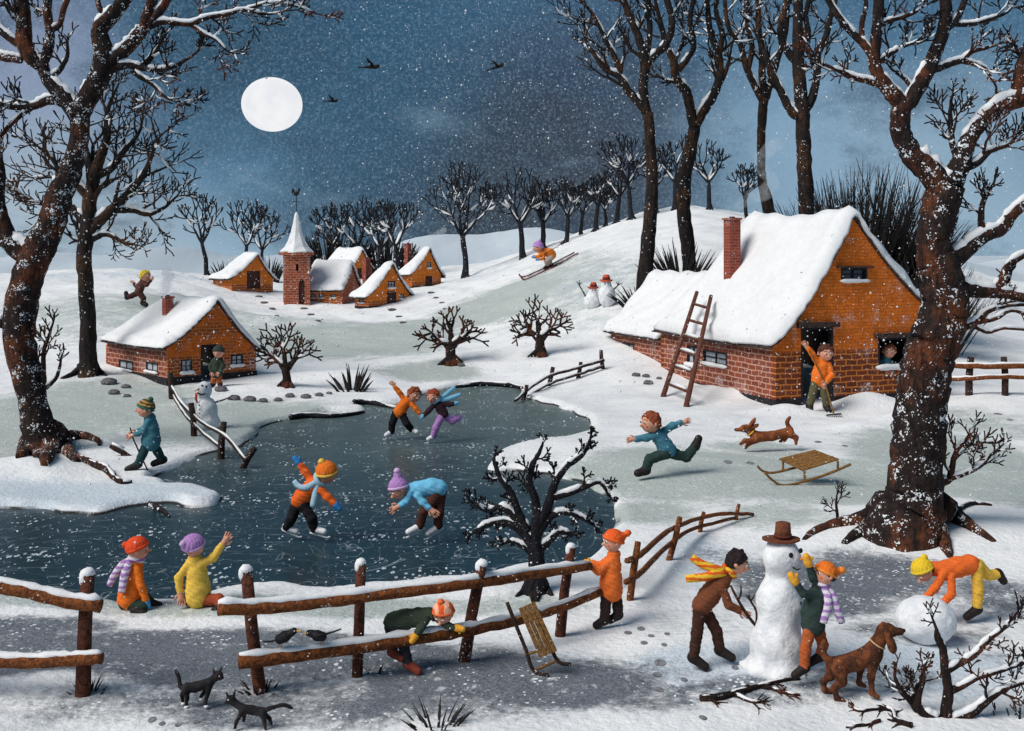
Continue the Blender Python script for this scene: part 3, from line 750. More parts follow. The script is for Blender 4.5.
def roof_profile(W, xk, hl, hr, hp, oh, g=1.34, n=9):
    L = [(-oh+(xk+oh)*(1-t), hl-oh*0.35+(hp-hl+oh*0.35)*(1-t)**g) for t in [1-i/n for i in range(n+1)]]
    Rr = [(xk+(W+oh-xk)*t, hr-oh*0.35+(hp-hr+oh*0.35)*(1-t)**g) for t in [i/n for i in range(1, n+1)]]
    return L+Rr
def roof_sheet(name, prof, y0, y1, th, mat_, parent, seed, ragged=0.05, base=0.0, ny=22, sag=0.06, edge=0.16, hip=0.0, label=None, drop=0.0):
    rn = random.Random(seed); q = cr(prof, 3); q = [(a[0], a[1]) for a in q]; nx = len(q)
    per = [0]
    for i in range(1, nx): per.append(per[-1]+math.hypot(q[i][0]-q[i-1][0], q[i][1]-q[i-1][1]))
    tot = per[-1]; vs = []; ph = [rn.uniform(0, 6.28) for _ in range(8)]
    xm, zm = max(q, key=lambda p: p[1])
    jit = [[rn.uniform(-1, 1) for _ in range(nx)] for _ in range(ny+1)]
    for layer in (0, 1):
        for j in range(ny+1):
            fy = j/ny
            for i in range(nx):
                x, z = q[i]; h = (z-min(q[0][1], q[-1][1]))/(zm-min(q[0][1], q[-1][1])+1e-6)
                ya = y0+hip*h*0.0; yb = y1-hip*h
                y = ya+(yb-ya)*fy; dE = min(per[i], tot-per[i], (y-ya)+0.0001, (yb-y)+0.0001)
                z2 = z-sag*math.sin(math.pi*fy)*(0.4+0.6*h)+base
                if j in (0, ny): y += (-1 if j == 0 else 1)*ragged*jit[j][i]*1.0
                xx = x
                if i in (0, nx-1): xx += (-1 if i == 0 else 1)*ragged*(1+jit[j][i]); z2 -= ragged*(0.4+0.6*jit[j][i]*jit[j][i])+drop
                if layer:
                    t = th*min(1, max(dE, 0.0)/edge)**0.5*(1+0.22*math.sin(3.1*x+ph[0])*math.sin(2.3*y+ph[1])+0.12*math.sin(7*x+ph[2]+y*5))
                    t = max(t, th*0.22)
                    nx_ = -(q[min(i+1, nx-1)][1]-q[max(i-1, 0)][1]); nz_ = (q[min(i+1, nx-1)][0]-q[max(i-1, 0)][0]); l = math.hypot(nx_, nz_)+1e-9
                    vs.append((xx+nx_/l*t, y, z2+nz_/l*t))
                else: vs.append((xx, y, z2))
    fs = []; o = (ny+1)*nx
    for j in range(ny):
        for i in range(nx-1):
            a = j*nx+i; fs.append((a, a+nx, a+nx+1, a+1)); fs.append((a+o, a+1+o, a+nx+1+o, a+nx+o))
    for j in range(ny):
        a = j*nx; fs.append((a, a+o, a+nx+o, a+nx)); a = j*nx+nx-1; fs.append((a, a+nx, a+nx+o, a+o))
    for i in range(nx-1):
        fs.append((i, i+1, i+1+o, i+o)); a = ny*nx+i; fs.append((a, a+o, a+1+o, a+1))
    ob = mesh_obj(name, vs, fs, mat_, parent, True)
    bm = bmesh.new(); bm.from_mesh(ob.data); bmesh.ops.recalc_face_normals(bm, faces=bm.faces); bm.to_mesh(ob.data); bm.free()
    return ob

def opening(root, kind, x0, z0, x1, z1, th, frame, seed, inv=False, loc=(0, 0, 0), rz=0.0, lintel=0.0, snow=True, lab=None, glass=None):
    """fills one hole of a panel; built in the panel's own frame, so give it the panel's loc and rz"""
    sg = -1 if inv else 1   # +1: outside is -y
    def place(o):
        if o: o.location = loc; o.rotation_euler = (0, 0, rz)
        return o
    w_, h = x1-x0, z1-z0; fr = MB(); b = min(0.06, 0.12*w_)
    yo = -0.02*sg; yc = (th*0.35)
    for (cx, cz, hx, hz) in ((x0+b/2, (z0+z1)/2, b/2, h/2), (x1-b/2, (z0+z1)/2, b/2, h/2), ((x0+x1)/2, z1-b/2, w_/2-b-0.001, b/2)):
        fr.box((cx, yc*1.0, cz), (hx-0.001, abs(th)*0.42, hz-0.001))
    if kind == 'window':
        fr.box(((x0+x1)/2, yc, z0+b/2), (w_/2-b-0.001, abs(th)*0.42, b/2))
        fr.box(((x0+x1)/2, yc, (z0+z1)/2), (b*0.35, abs(th)*0.2, h/2-b-0.002))
        if h > 0.35: fr.box(((x0+x1)/2, yc*1.02, (z0+z1)/2), (w_/2-b-0.002, abs(th)*0.17, b*0.3))
        f = place(fr.build('window', frame, root))
        g = MB(); g.box(((x0+x1)/2, yc*1.1, (z0+z1)/2), (w_/2-b, 0.006, h/2-b)); g.build('pane', glass or PALEGLASS, f)
        if snow:
            sn = MB(); lumpbox(sn, (x0-0.06, -0.05*sg, z0+0.0), (x1+0.06, -0.05*sg, z0+0.0), min(0.09, h*0.16), seed); sn.build('sill_snow', SNOW, f, True)
    elif kind == 'door':
        f = place(fr.build('door_frame', frame, root))
        d = MB(); nb = 3
        for k in range(nb):
            xa = x0+b+(w_-2*b)*(k+0.5)/nb; d.box((xa, yc*1.2, (z0+z1)/2-b/2), ((w_-2*b)/nb/2-0.008, 0.02, h/2-b*0.6))
        do = d.build('door', DOORWOOD, f)
        hb = MB(); hb.ball((x1-b*2.2, yc*1.2-0.04*sg, z0+h*0.45), 0.022, 0, 6, 4); hb.build('door_handle', STEEL, do)
    else: f = place(fr.build('door_frame' if kind == 'doorway' else 'window_frame', frame, root))
    if kind == 'open' and snow:
        sn = MB(); lumpbox(sn, (x0-0.1, -0.06*sg, z0-0.01), (x1+0.1, -0.06*sg, z0-0.01), 0.11, seed); sn.build('sill_snow', SNOW, f, True)
    if lintel:
        l = MB(); l.box(((x0+x1)/2, -0.035*sg+yc*0.3, z1+lintel/2+0.004), (w_/2+0.14, abs(th)*0.5+0.03, lintel/2)); place(l.build('lintel', EAVES, root))
        if seed % 2:
            sn = MB(); lumpbox(sn, (x0-0.1, -0.07*sg, z1+lintel+0.01), (x1+0.1, -0.07*sg, z1+lintel+0.01), 0.035, seed)

def house(name, label, pxc, pyc, ang, pxr, pxl, hl, hr, hp, pxk, gable=(), side=(), mats=None, group=None, W=None, seed=1, snow=0.16, oh=0.14, th=0.12,
          chimney=None, cat='house', cornerD=None, plinth=0.0, annex=None, hip=0.0, sag=0.05, frame=None, inv_z=None):
    b = G(pxc, pyc) if cornerD is None else Vector(((pxc-CX)*cornerD/F, cornerD, H-(pyc-CY)*cornerD/F))
    X0, Y0, Z0 = b; c, s_ = math.cos(R(ang)), math.sin(R(ang)); fr = frame or PLINTH
    def gu(px): tx = (px-CX)/F; return (tx*Y0-X0)/(c-tx*s_)
    def su(px): tx = (px-CX)/F; return (X0-tx*Y0)/(s_+tx*c)
    if W is None: W = gu(pxr)
    L = su(pxl)
    def gp(px, py): u = gu(px); D = Y0+u*s_; return u, H-(py-CY)*D/F-Z0
    def sp_(px, py): v = su(px); D = Y0+v*c; return v, H-(py-CY)*D/F-Z0
    root = empty(name, b, R(ang), label, cat, group)
    mg_, ms_ = mats; xk = gu(pxk) if pxk else W/2
    prof = roof_profile(W, xk, hl, hr, hp, oh)
    ins = [(x, z-0.02) for x, z in prof if 0.02 < x < W-0.02]
    out = [(0, -0.7), (W, -0.7), (W, np.interp(W, [p[0] for p in prof], [p[1] for p in prof])-0.02)]+ins[::-1]+[(0, np.interp(0, [p[0] for p in prof], [p[1] for p in prof])-0.02)]
    hg = []; todo = []
    for o in gable:
        (xa, za), (xb, zb) = gp(o[1], o[4]), gp(o[3], o[2])
        xa, xb = max(xa, 0.03), min(xb, W-0.03); za = min(za, zb-0.1)
        hg.append([(xa, za), (xb, za), (xb, zb), (xa, zb)]); todo.append((o, xa, za, xb, zb))
    panel('wall', out, hg, th, mg_, root)
    for k, (o, xa, za, xb, zb) in enumerate(todo): opening(root, o[0], xa, za, xb, zb, th, fr, seed+k, lintel=(o[5] if len(o) > 5 else 0), glass=(DARKGLASS if len(o) > 6 else None))
    # long wall on the left; its panel runs along +y with the outside at -x
    zl = out[-1][1]; hs = []; todo = []
    for o in side:
        (va, za), (vb, zb) = sp_(o[3], o[4]), sp_(o[1], o[2])
        hs.append([(va, za), (vb, za), (vb, zb), (va, zb)]); todo.append((o, va, za, vb, zb))
    panel('wall', [(th+.001, -0.7), (L-th-.001, -0.7), (L-th-.001, zl), (th+.001, zl)], hs, -th, ms_, root, (0.0, 0, 0), R(90))
    for k, (o, xa, za, xb, zb) in enumerate(todo): opening(root, o[0], xa, za, xb, zb, -th, fr, seed+7+k, inv=True, rz=R(90), lintel=(o[5] if len(o) > 5 else 0))
    panel('wall', [(th+.001, -0.7), (L-th-.001, -0.7), (L-th-.001, out[2][1]), (th+.001, out[2][1])], [], th, ms_, root, (W, 0, 0), R(90))
    panel('wall', out if not hip else [(0, -0.7), (W, -0.7), (W, min(out[2][1], out[-1][1])), (0, min(out[2][1], out[-1][1]))], [], -th, mg_, root, (0, L, 0))
    fl = MB(); fl.box((W/2, L/2, 0.0), (W/2-th-.01, L/2-th-.01, 0.03)); fl.build('floor_slab', INSIDE, root)
    if plinth:
        p = MB(); e = 0.025; door_gaps = [(xa, xb) for (o, xa, za, xb, zb) in [(o,)+tuple([*gp(o[1], o[4]), *gp(o[3], o[2])]) for o in gable if o[0] in ('door', 'doorway')]]
        xs = [-e]
        for a_, b_ in door_gaps: xs += [a_, b_]
        xs.append(W+e)
        for i in range(0, len(xs), 2): p.box(((xs[i]+xs[i+1])/2, -e/2-0.002, (plinth-0.7)/2), ((xs[i+1]-xs[i])/2, e/2, (plinth+0.7)/2))
        p.box((-e/2-0.002, L/2+0.02, (plinth-0.75)/2), (e/2, L/2-0.02, (plinth+0.7)/2)); p.build('plinth', PLINTH, root)
    roof_sheet('roof', prof, -0.10, L+0.12, 0.07, EAVES, root, seed, 0.045, 0.0, sag=sag, hip=hip, drop=0.02)
    rf = roof_sheet('roof_snow', prof, -0.15, L+0.16, snow, SNOW, root, seed+3, 0.05, 0.075, sag=sag, edge=0.22, hip=hip)
    if chimney:
        xc, yc, z0, z1, hw = chimney
        m = MB(); m.box((xc, yc, (z0+z1)/2), (hw, hw, (z1-z0)/2)); m.box((xc, yc, z1+0.03), (hw*1.2, hw*1.2, 0.03)); ch = m.build('chimney', BRICK_CH, root)
        m = MB(); m.tube([(xc, yc, z1+0.06), (xc, yc, z1+0.10)], [hw*0.5, hw*0.45], 8); m.build('chimney_pot', PLINTH, ch)
    if annex:
        ax_, ah, ap, pxe, wW, sides = annex; L2 = su(pxe)-L
        pr = roof_profile(wW, wW*0.55, ah, ah+.5, ap, oh); pr2 = [(x+ax_, z) for x, z in pr]
        ins = [(x, z-0.02) for x, z in pr if 0.02 < x < wW-0.02]
        o2 = [(0, -0.7), (wW, -0.7), (wW, ah+.4)]+ins[::-1]+[(0, ah-0.02)]
        hs = []; todo = []
        for o in sides:
            (va, za), (vb, zb) = sp_(o[3], o[4]), sp_(o[1], o[2]); hs.append([(va, za), (vb, za), (vb, zb), (va, zb)]); todo.append((o, va, za, vb, zb))
        panel('annex_wall', [(L+.002, -.7), (L+L2-th-.001, -.7), (L+L2-th-.001, ah-.02), (L+.002, ah-.02)], hs, -th, ms_, root, (ax_, 0, 0), R(90))
        for k, (o, xa, za, xb, zb) in enumerate(todo): opening(root, o[0], xa, za, xb, zb, -th, fr, seed+17+k, inv=True, loc=(ax_, 0, 0), rz=R(90))
        panel('annex_wall', o2, [], -th, ms_, root, (ax_, L+L2, 0))
        panel('annex_wall', [(L+.002, -.7), (L+L2-th-.001, -.7), (L+L2-th-.001, ah+.4), (L+.002, ah+.4)], [], th, ms_, root, (ax_+wW, 0, 0), R(90))
        roof_sheet('annex_roof', pr2, L+0.17, L+L2+0.2, 0.06, EAVES, root, seed+5, 0.05, 0, sag=0.04)
        roof_sheet('annex_roof_snow', pr2, L+0.165, L+L2+0.25, snow, SNOW, root, seed+6, 0.05, 0.07, sag=0.04, edge=.25)
    return root, dict(gp=gp, sp=sp_, W=W, L=L, prof=prof, base=b, X0=X0, Y0=Y0, c=c, s=s_)
BRICK_CH = m_brick('chimney_brick', (0.34, 0.07, 0.045), (0.22, 0.045, 0.035), (0.35, 0.15, 0.10), (0.5, 0.2, 0.1), 99, 1.6, 0.16)

# ---- the big cottage on the right
BIG, BI = house('cottage', 'large orange brick cottage with a thick snowy roof and a ladder on its side', 776, 412, 20, 929, 661, 1.85, 2.75, 5.35, 853,
    gable=[('doorway', 801, 327, 833, 411, .14), ('open', 878, 337, 910, 367, .13), ('window', 841, 268, 867, 281, .05, 1)],
    side=[('window', 703, 349, 727, 367), ('window', 687, 345, 698, 366)], mats=(BRICK_BIG, BRICK_SIDE), seed=3, snow=0.30, oh=0.2, th=0.2, plinth=0.34,
    chimney=(1.2, 4.24, 3.1, 5.38, 0.19), annex=(0.2, 1.5, 3.35, 606, 3.4, [('window', 617, 342, 629, 352)]), sag=0.22, cornerD=30.1, cat='cottage', hip=1.7)
print('BIG', BI['W'], BI['L'])
# ---- the small cottage on the left bank
LEFT, LI = house('cottage', 'small brick cottage with snowy roof behind the pond fence on the left', 168, 386, 42, 256, 106, 1.22, 0.95, 2.55, 217,
    gable=[('window', 181, 359, 192, 373), ('doorway', 201, 344, 218, 382), ('window', 231, 354, 243, 366)], side=[('window', 119, 359, 133, 371), ('window', 146, 361, 158, 373)],
    mats=(BRICK_SMALL, BRICK_SIDE), seed=21, snow=0.17, oh=0.22, th=0.1, plinth=0.26, chimney=(1.05, 2.3, 1.2, 2.62, 0.14), sag=0.12, cat='cottage', hip=1.5)
print('LEFT', LI['W'], LI['L'])
VG = 'village houses on the far hill'
v1, _ = house('village_house', 'low orange village house left of the church, with dark double doors', 232, 291, 48, 273, 213, 0.75, 0.62, 2.05, 257, gable=[('door', 247, 271, 260, 289)],
    mats=(BRICK_VILL, BRICK_VILL), seed=31, hip=.8, snow=.2, oh=.25, th=.1, group=VG)
v2, _ = house('village_house', 'orange village house set furthest back, behind the church nave', 353, 280, 46, 372, 324, 1.0, 0.8, 2.25, 362, gable=[('door', 357.5, 268, 361.5, 278), ('window', 363.5, 262, 366.5, 268)],
    mats=(BRICK_VILL, BRICK_VILL), seed=41, hip=.8, snow=.2, oh=.25, th=.1, group=VG)
v3, _ = house('village_house', 'front village house with small chimney and attic window beside the church', 369, 308, 44, 409, 355, 0.62, 0.62, 2.25, 392, gable=[('door', 387, 291, 396, 307), ('window', 388, 281, 395, 288), ('window', 400, 294, 404, 299)],
    side=[('window', 359, 299, 364, 303)], mats=(BRICK_VILL, BRICK_VILL), seed=51, hip=.8, snow=.2, oh=.28, th=.1, group=VG, plinth=.1, chimney=(1.1, 1.7, 1.2, 2.55, .16))
v4, _ = house('village_house', 'rightmost village house with red chimney, highest on the slope', 412, 288, 46, 441, 400, 0.85, 0.7, 2.35, 429, gable=[('door', 425.5, 276, 432, 289), ('window', 427, 262, 431, 268)],
    mats=(BRICK_VILL, BRICK_VILL), seed=61, hip=.8, snow=.2, oh=.26, th=.1, group=VG, plinth=.1, chimney=(1.05, 1.6, 1.3, 2.65, .16))
# ---- church: nave behind, tower in front
b = G(294, 304); s = b.y/F
CH = empty('church', b, 0, 'brick village church with pointed snowy spire and rooster weathervane', 'church')
hw = 12.8*s; tz = (303-251)*s
def tower():
    o = [(-hw, -.6), (hw, -.6), (hw, tz), (-hw, tz)]; dx = 4.5*s
    a = [(dx-3*s, 0.0), (dx+3*s, 0.0), (dx+3*s, 20*s), (dx+1.6*s, 24*s), (dx, 25.5*s), (dx-1.6*s, 24*s), (dx-3*s, 20*s)]
    w1 = [(-1.2*s, 33*s), (1.2*s, 33*s), (1.2*s, 40*s), (-1.2*s, 40*s)]
    rz = R(14); e = empty('tower', (0, hw, 0), rz); e.parent = CH; th = 0.14
    panel('wall', o, [a, w1], th, BRICK_TOWER, e, (0, -hw, 0))
    i = [(-hw+th+.002, -.6), (hw-th-.002, -.6), (hw-th-.002, tz), (-hw+th+.002, tz)]
    panel('wall', i, [], th, BRICK_TOWER, e, (hw, 0, 0), R(90)); panel('wall', i, [], -th, BRICK_TOWER, e, (-hw, 0, 0), R(90)); panel('wall', o, [], -th, BRICK_TOWER, e, (0, hw, 0))
    m = MB(); m.box((dx, -hw+th*.8, 12*s), (2.8*s, .02, 12*s)); m.build('door', DOORWOOD, e)
    m = MB(); m.box((0, 0, tz-.05), (hw*.9, hw*.9, .03)); m.build('ceiling_boards', INSIDE, e)
tower()
m = MB()
lev = [(251.5, 17.0), (250, 16.5), (246, 12.5), (240, 9), (232, 5.8), (222, 3.6), (214, 2.2), (210.5, .6)]
pts = [(0, hw, (303-y)*s) for y, _ in lev]; m.tube([(0, hw, (303-252.6)*s)]+pts, [hw*1.0]+[r*s for _, r in lev], 8, lump=.05, rnd=random.Random(3)); sp0 = m.build('spire', SNOW, CH, False)
m = MB(); rn = random.Random(8)
for k in range(26):
    an = 6.28*k/26; r1 = 16.6*s; m.box((r1*math.cos(an)*.93, hw+r1*math.sin(an)*.93, (303-252.4)*s-rn.uniform(0, .05)), (.11, .11, .055))
m.build('eave_shingles', BRICK_TOWER, CH)
m = MB(); m.tube([(0, hw, (303-211)*s), (0, hw, (303-189)*s)], .022, 5); m.tube([(-4*s, hw, (303-200)*s), (4*s, hw, (303-200)*s)], .016, 4)
wv_ = m.build('weathervane', BLACK, CH)
m = MB(); rp = [(-4.5, 7), (-5, 3.5), (-3.2, 1), (-1, 0), (1.5, .4), (2.6, 2.4), (3, 5), (4.4, 5.4), (3.6, 6.8), (2.8, 8.2), (1.8, 7.4), (1.2, 4.4), (-.6, 3.4), (-2, 5), (-3, 7.6)]
zz = (303-191)*s; n_ = len(rp); tri = geometry.tessellate_polygon([[Vector((x, y, 0)) for x, y in rp]])
vs = [(x*s, hw-.02, zz+(y-7)*s+.2) for x, y in rp]+[(x*s, hw+.02, zz+(y-7)*s+.2) for x, y in rp]
m.add(vs, [tuple(t) for t in tri]+[tuple(i+n_ for i in reversed(t)) for t in tri]+[(i, i+n_, (i+1) % n_+n_, (i+1) % n_) for i in range(n_)]); m.build('rooster', BLACK, wv_)
nave, NI = house('nave', None, 342, 301, 76, 350, 306.5, 0.62, 0.62, 2.0, None, W=2.6, side=[('window', 310.5, 294, 315, 298), ('window', 319, 294, 324, 298), ('window', 331, 294, 336, 298)],
    mats=(BRICK_TOWER, BRICK_VILL), seed=71, snow=.2, oh=.2, th=.1, cornerD=b.y+0.6)
_m = Matrix.Translation(nave.location-b) @ Matrix.Rotation(nave.rotation_euler.z, 4, 'Z')
for o in list(nave.children): o.parent = CH; o.matrix_basis = _m @ o.matrix_basis
bpy.data.objects.remove(nave)

# ---- smoke from the chimneys
def smoke(label, pts, D, dens, seed):
    prim = []
    q = cr([(x, y, r) for x, y, r in pts], 4); P3 = [P(a[0], a[1], D) for a in q]; s_ = D/F; rn = random.Random(seed)
    b0 = P3[0]
    for i in range(len(P3)):
        o = Vector((rn.uniform(-.4, .4), rn.uniform(-.4, .4), rn.uniform(-.3, .3)))*q[i][2]*s_
        p = P3[i]+o-b0; r = q[i][2]*s_; prim.append(('e', tuple(p), (r, r, r)))
    mt = bpy.data.materials.new('chimney_smoke'); mt.use_nodes = True; t = NT(mt.node_tree); mt.node_tree.nodes.remove(mt.node_tree.nodes['Principled BSDF'])
    vol = t.new('ShaderNodeVolumePrincipled'); t.put(vol.inputs['Color'], (0.97, 0.98, 0.99)); vol.inputs['Anisotropy'].default_value = -0.45
    ob = t.new('ShaderNodeTexCoord').outputs['Object']
    d = t.math('MULTIPLY', t.rng(t.noise(t.map(ob, (1, 1, .6)), 1.0/(q[len(q)//2][2]*s_), 5, 0.7, 1.2), 0.34, 0.62), dens*1.7); t.put(vol.inputs['Density'], d)
    t.l.new(vol.outputs[0], mt.node_tree.nodes['Material Output'].inputs['Volume'])
    o = sdf_obj('smoke', prim, max(0.04, q[len(q)//2][2]*s_*.16), mt, None, k=q[0][2]*s_*.8); o.location = b0
    return tag(o, label, 'smoke', None, 'stuff')
smoke('pale smoke drifting up from the chimney of the large cottage', [(733, 217, 2.4), (735, 210, 3.6), (741, 203, 5), (750, 198, 6.5), (761, 194, 7), (771, 187, 7), (772, 178, 6), (763, 171, 6), (759, 162, 6), (766, 152, 6.5), (778, 145, 7)], 34.6, .42, 1)
smoke('wisp of smoke above the red chimney of the rightmost village house', [(430, 245, 2), (433, 240, 3), (437, 235, 3.5), (443, 230, 3)], 62, .8, 2)
smoke('wisp of smoke above the small left cottage', [(164, 297, 3), (165, 290, 4), (168, 282, 5), (166, 272, 6)], 37.5, 2.2, 3)
# ------------------------------------------------------------ the two old trees framing the view
def roots(t, b, lst):
    """lst: root polylines in pixels (x,y,r), laid on the ground"""
    for q in lst:
        pts = cr(q, 4); out = []; rad = []
        for i, a in enumerate(pts):
            if i == 0: p = t.pt(a[0], a[1])
            else:
                g = G(a[0], a[1]); p = g if i > 2 else t.pt(a[0], a[1]).lerp(g, i/3)
                p = p+Vector((0, 0, a[2]*t.s*0.25))
            out.append(p); rad.append(a[2]*t.s)
        t.tr.tube(out, rad, 9, lump=.1, rnd=t.r)

# left
bL = G(48, 452); t = Tree(bL.y, 11, 0.9, rmin=0.72)
t.limb([(46, 462, 26), (42, 440, 19), (35, 410, 14), (26, 375, 14), (20, 340, 15), (22, 305, 16), (29, 275, 15), (38, 250, 16), (50, 228, 14), (58, 200, 13), (70, 172, 11), (79, 140, 9.5), (79, 112, 10)], sides=18, sub=5, ends=False, snow=.9)
t.limb([(33, 258, 12), (12, 244, 10), (2, 226, 9), (-3, 200, 8), (-2, 170, 6.5), (-8, 140, 5)], sides=12, twigs=2, tl=20)
t.limb([(78, 116, 9), (62, 95, 8), (48, 80, 6.5), (42, 64, 6)], sides=12, ends=False)
t.limb([(43, 68, 6), (30, 55, 8), (24, 40, 8), (24, 18, 7), (20, -14, 6)], sides=12, twigs=1, tl=18)
t.limb([(27, 50, 4.5), (10, 38, 4), (-4, 28, 3.5), (-20, 26, 3)], sides=8)
t.limb([(22, 60, 3.5), (10, 58, 4.5), (-8, 55, 4)], sides=8)
t.limb([(42, 66, 5), (49, 46, 5), (50, 30, 4.5), (47, 10, 4.5), (50, -14, 4)], sides=10, twigs=1, tl=16)
t.limb([(51, 30, 3.5), (60, 24, 3), (64, 8, 3), (72, -10, 2.5)], sides=8, tl=12)
t.limb([(50, 78, 3), (60, 70, 2.8), (67, 58, 2.2)], sides=8, tl=15, twigs=1)
t.limb([(80, 112, 10), (90, 94, 10.5), (101, 74, 11), (104, 52, 10), (99, 32, 8.5), (112, 16, 7.5), (130, -8, 7)], sides=16, sub=5, ends=False)
t.limb([(108, 20, 4), (99, 6, 3), (97, -12, 2.5)], sides=8, ends=False)
t.limb([(106, 64, 8), (120, 54, 7), (134, 40, 6.5), (144, 26, 6), (150, 8, 5.5), (156, -14, 5)], sides=12, ends=False)
t.limb([(141, 32, 5), (156, 16, 4.5), (166, 2, 4), (172, -14, 4)], sides=10, ends=False)
t.limb([(150, 26, 3.6), (164, 22, 3.2), (190, 24, 2.8), (206, 18, 2.6), (228, 14, 2.2), (244, 10, 2), (262, 14, 1.6)], to='br', sides=8, twigs=5, tl=20, spread=.9)
t.limb([(244, 10, 1.8), (270, 3, 1.6), (292, 5, 1.3), (312, 12, 1)], to='br', sides=6, twigs=2, tl=14)
t.limb([(190, 24, 2.2), (204, 34, 2), (216, 40, 1.6), (226, 50, 1.2)], to='br', sides=6, twigs=2, tl=14)
t.limb([(112, 68, 5.5), (128, 65, 4), (142, 68, 3.2), (160, 70, 2.6), (176, 66, 2.2)], to='br', sides=8, twigs=3, tl=20)
t.limb([(146, 66, 2.6), (154, 54, 2.2), (160, 44, 1.6)], to='br', sides=6, twigs=1, tl=14)
t.limb([(132, 70, 3.4), (142, 78, 2.8), (152, 84, 2.2), (164, 96, 1.6)], to='br', sides=7, twigs=2, tl=16)
t.limb([(66, 102, 6), (50, 100, 5), (34, 106, 4), (16, 107, 3.4), (-10, 102, 3)], sides=8, twigs=3, tl=15)
t.limb([(34, 106, 3), (20, 116, 2.4), (10, 126, 1.8)], to='br', sides=6, tl=12)
t.limb([(20, 310, 6), (6, 322, 6), (-8, 320, 6)], sides=8, ends=False)
roots(t, bL, [[(50, 432, 13), (64, 440, 9), (80, 438, 6.5), (97, 441, 3.5), (100, 446, 1.5)], [(36, 432, 12), (26, 448, 8), (20, 458, 4)], [(46, 436, 12), (47, 456, 8), (44, 466, 3)], [(58, 436, 10), (68, 452, 7), (76, 462, 3)], [(40, 436, 12), (40, 452, 9), (38, 458, 4)]])
t.limb([(40, 400, 3.4), (44, 386, 3), (43, 372, 2.8), (44, 350, 2.2), (48, 338, 1.8)], to='br', sides=7, twigs=3, tl=14)
t.limb([(46, 388, 2.6), (56, 378, 2), (60, 366, 1.6)], to='br', sides=6, tl=9)
t.finish('old_tree', 'huge gnarled tree with snowy branches filling the left edge, roots in a snowbank', 'tree', bL, BARK_BIG)

# right
bR = G(912, 533); t = Tree(bR.y, 23, 0.9, rmin=0.72)
t.limb([(905, 545, 46), (908, 522, 36), (914, 500, 29), (917, 470, 26), (919, 430, 25.5), (922, 395, 25), (928, 362, 24.5), (937, 335, 24), (945, 308, 22), (942, 285, 21), (938, 262, 20), (934, 245, 17), (937, 222, 17.5), (942, 200, 18), (948, 182, 17)], sides=22, sub=5, ends=False, snow=.5)
t.limb([(946, 190, 13), (930, 172, 13), (912, 155, 11), (901, 132, 10), (901, 112, 9.5), (908, 100, 8)], sides=14, ends=False, snow=1)
t.limb([(906, 108, 8), (892, 94, 8), (879, 76, 6.5), (874, 60, 6), (877, 30, 5.5), (880, -14, 5)], sides=12, ends=False)
t.limb([(876, 62, 4.4), (862, 42, 4), (850, 31, 3.6), (838, 16, 3.4), (822, -10, 3)], sides=8, tl=12)
t.limb([(862, 40, 3), (862, 22, 2.8), (866, 6, 2.4), (864, -12, 2)], sides=8, tl=12)
t.limb([(886, 88, 4.4), (872, 82, 3.6), (856, 78, 3), (842, 72, 2.4), (832, 68, 2)], to='br', sides=8, twigs=3, tl=18)
t.limb([(878, 62, 3.2), (890, 54, 2.8), (900, 48, 2.2)], to='br', sides=7, twigs=2, tl=18)
t.limb([(880, 24, 3), (892, 20, 2.6), (906, 16, 2.2)], to='br', sides=7, twigs=2, tl=18)
t.limb([(908, 104, 8), (920, 84, 8), (931, 62, 7.5), (941, 38, 6.5), (946, 14, 6), (944, -14, 6)], sides=12, ends=False, snow=1)
t.limb([(914, 92, 2.8), (906, 80, 2.2), (898, 74, 1.6)], to='br', sides=6, twigs=1, tl=14)
t.limb([(932, 70, 4.5), (944, 66, 3.8), (958, 61, 3.4), (968, 62, 3), (984, 68, 2.2), (990, 76, 1.6)], to='br', sides=8, twigs=3, tl=16)
t.limb([(960, 62, 2.6), (972, 52, 2.2), (986, 48, 1.8)], to='br', sides=7, twigs=2, tl=15)
t.limb([(944, 30, 4), (956, 20, 3.6), (964, 2, 3.2), (970, -14, 3)], sides=8, ends=False)
t.limb([(952, 24, 3), (972, 24, 2.6), (986, 20, 2.2), (1002, 15, 1.8)], to='br', sides=7, twigs=3, tl=16)
t.limb([(952, 182, 12), (960, 164, 10), (966, 146, 8.5), (976, 128, 8), (994, 112, 8), (1012, 102, 8.5), (1040, 96, 8.5)], sides=14, ends=False, snow=1)
t.limb([(1016, 102, 7), (1019, 78, 6.5), (1024, 58, 6), (1034, 30, 5)], sides=12, twigs=1, tl=18)
t.limb([(958, 160, 4), (953, 146, 3.4), (951, 130, 2.8), (950, 112, 2.2)], to='br', sides=8, twigs=5, tl=15)
t.limb([(964, 168, 4.6), (978, 162, 4), (988, 152, 3.2), (998, 148, 2.4)], to='br', sides=8, twigs=3, tl=20)
t.limb([(952, 286, 11), (972, 290, 8), (992, 292, 6.5), (1010, 294, 5.5), (1040, 302, 5)], sides=10, twigs=1, tl=16)
t.limb([(996, 290, 5.5), (1004, 276, 5), (1012, 262, 4), (1034, 250, 3.4)], sides=8, ends=False)
t.limb([(948, 262, 9), (966, 250, 8), (984, 236, 7), (1002, 228, 6.5), (1014, 212, 6), (1034, 196, 5)], sides=10, ends=False, snow=1)
t.limb([(984, 236, 4.5), (981, 222, 3.6), (982, 206, 3), (986, 196, 2.4)], to='br', sides=8, twigs=3, tl=14)
t.limb([(952, 330, 8), (966, 326, 4.5), (978, 320, 3.5), (986, 312, 3), (1004, 306, 2.4), (1030, 304, 2)], to='br', sides=8, twigs=1, tl=14)
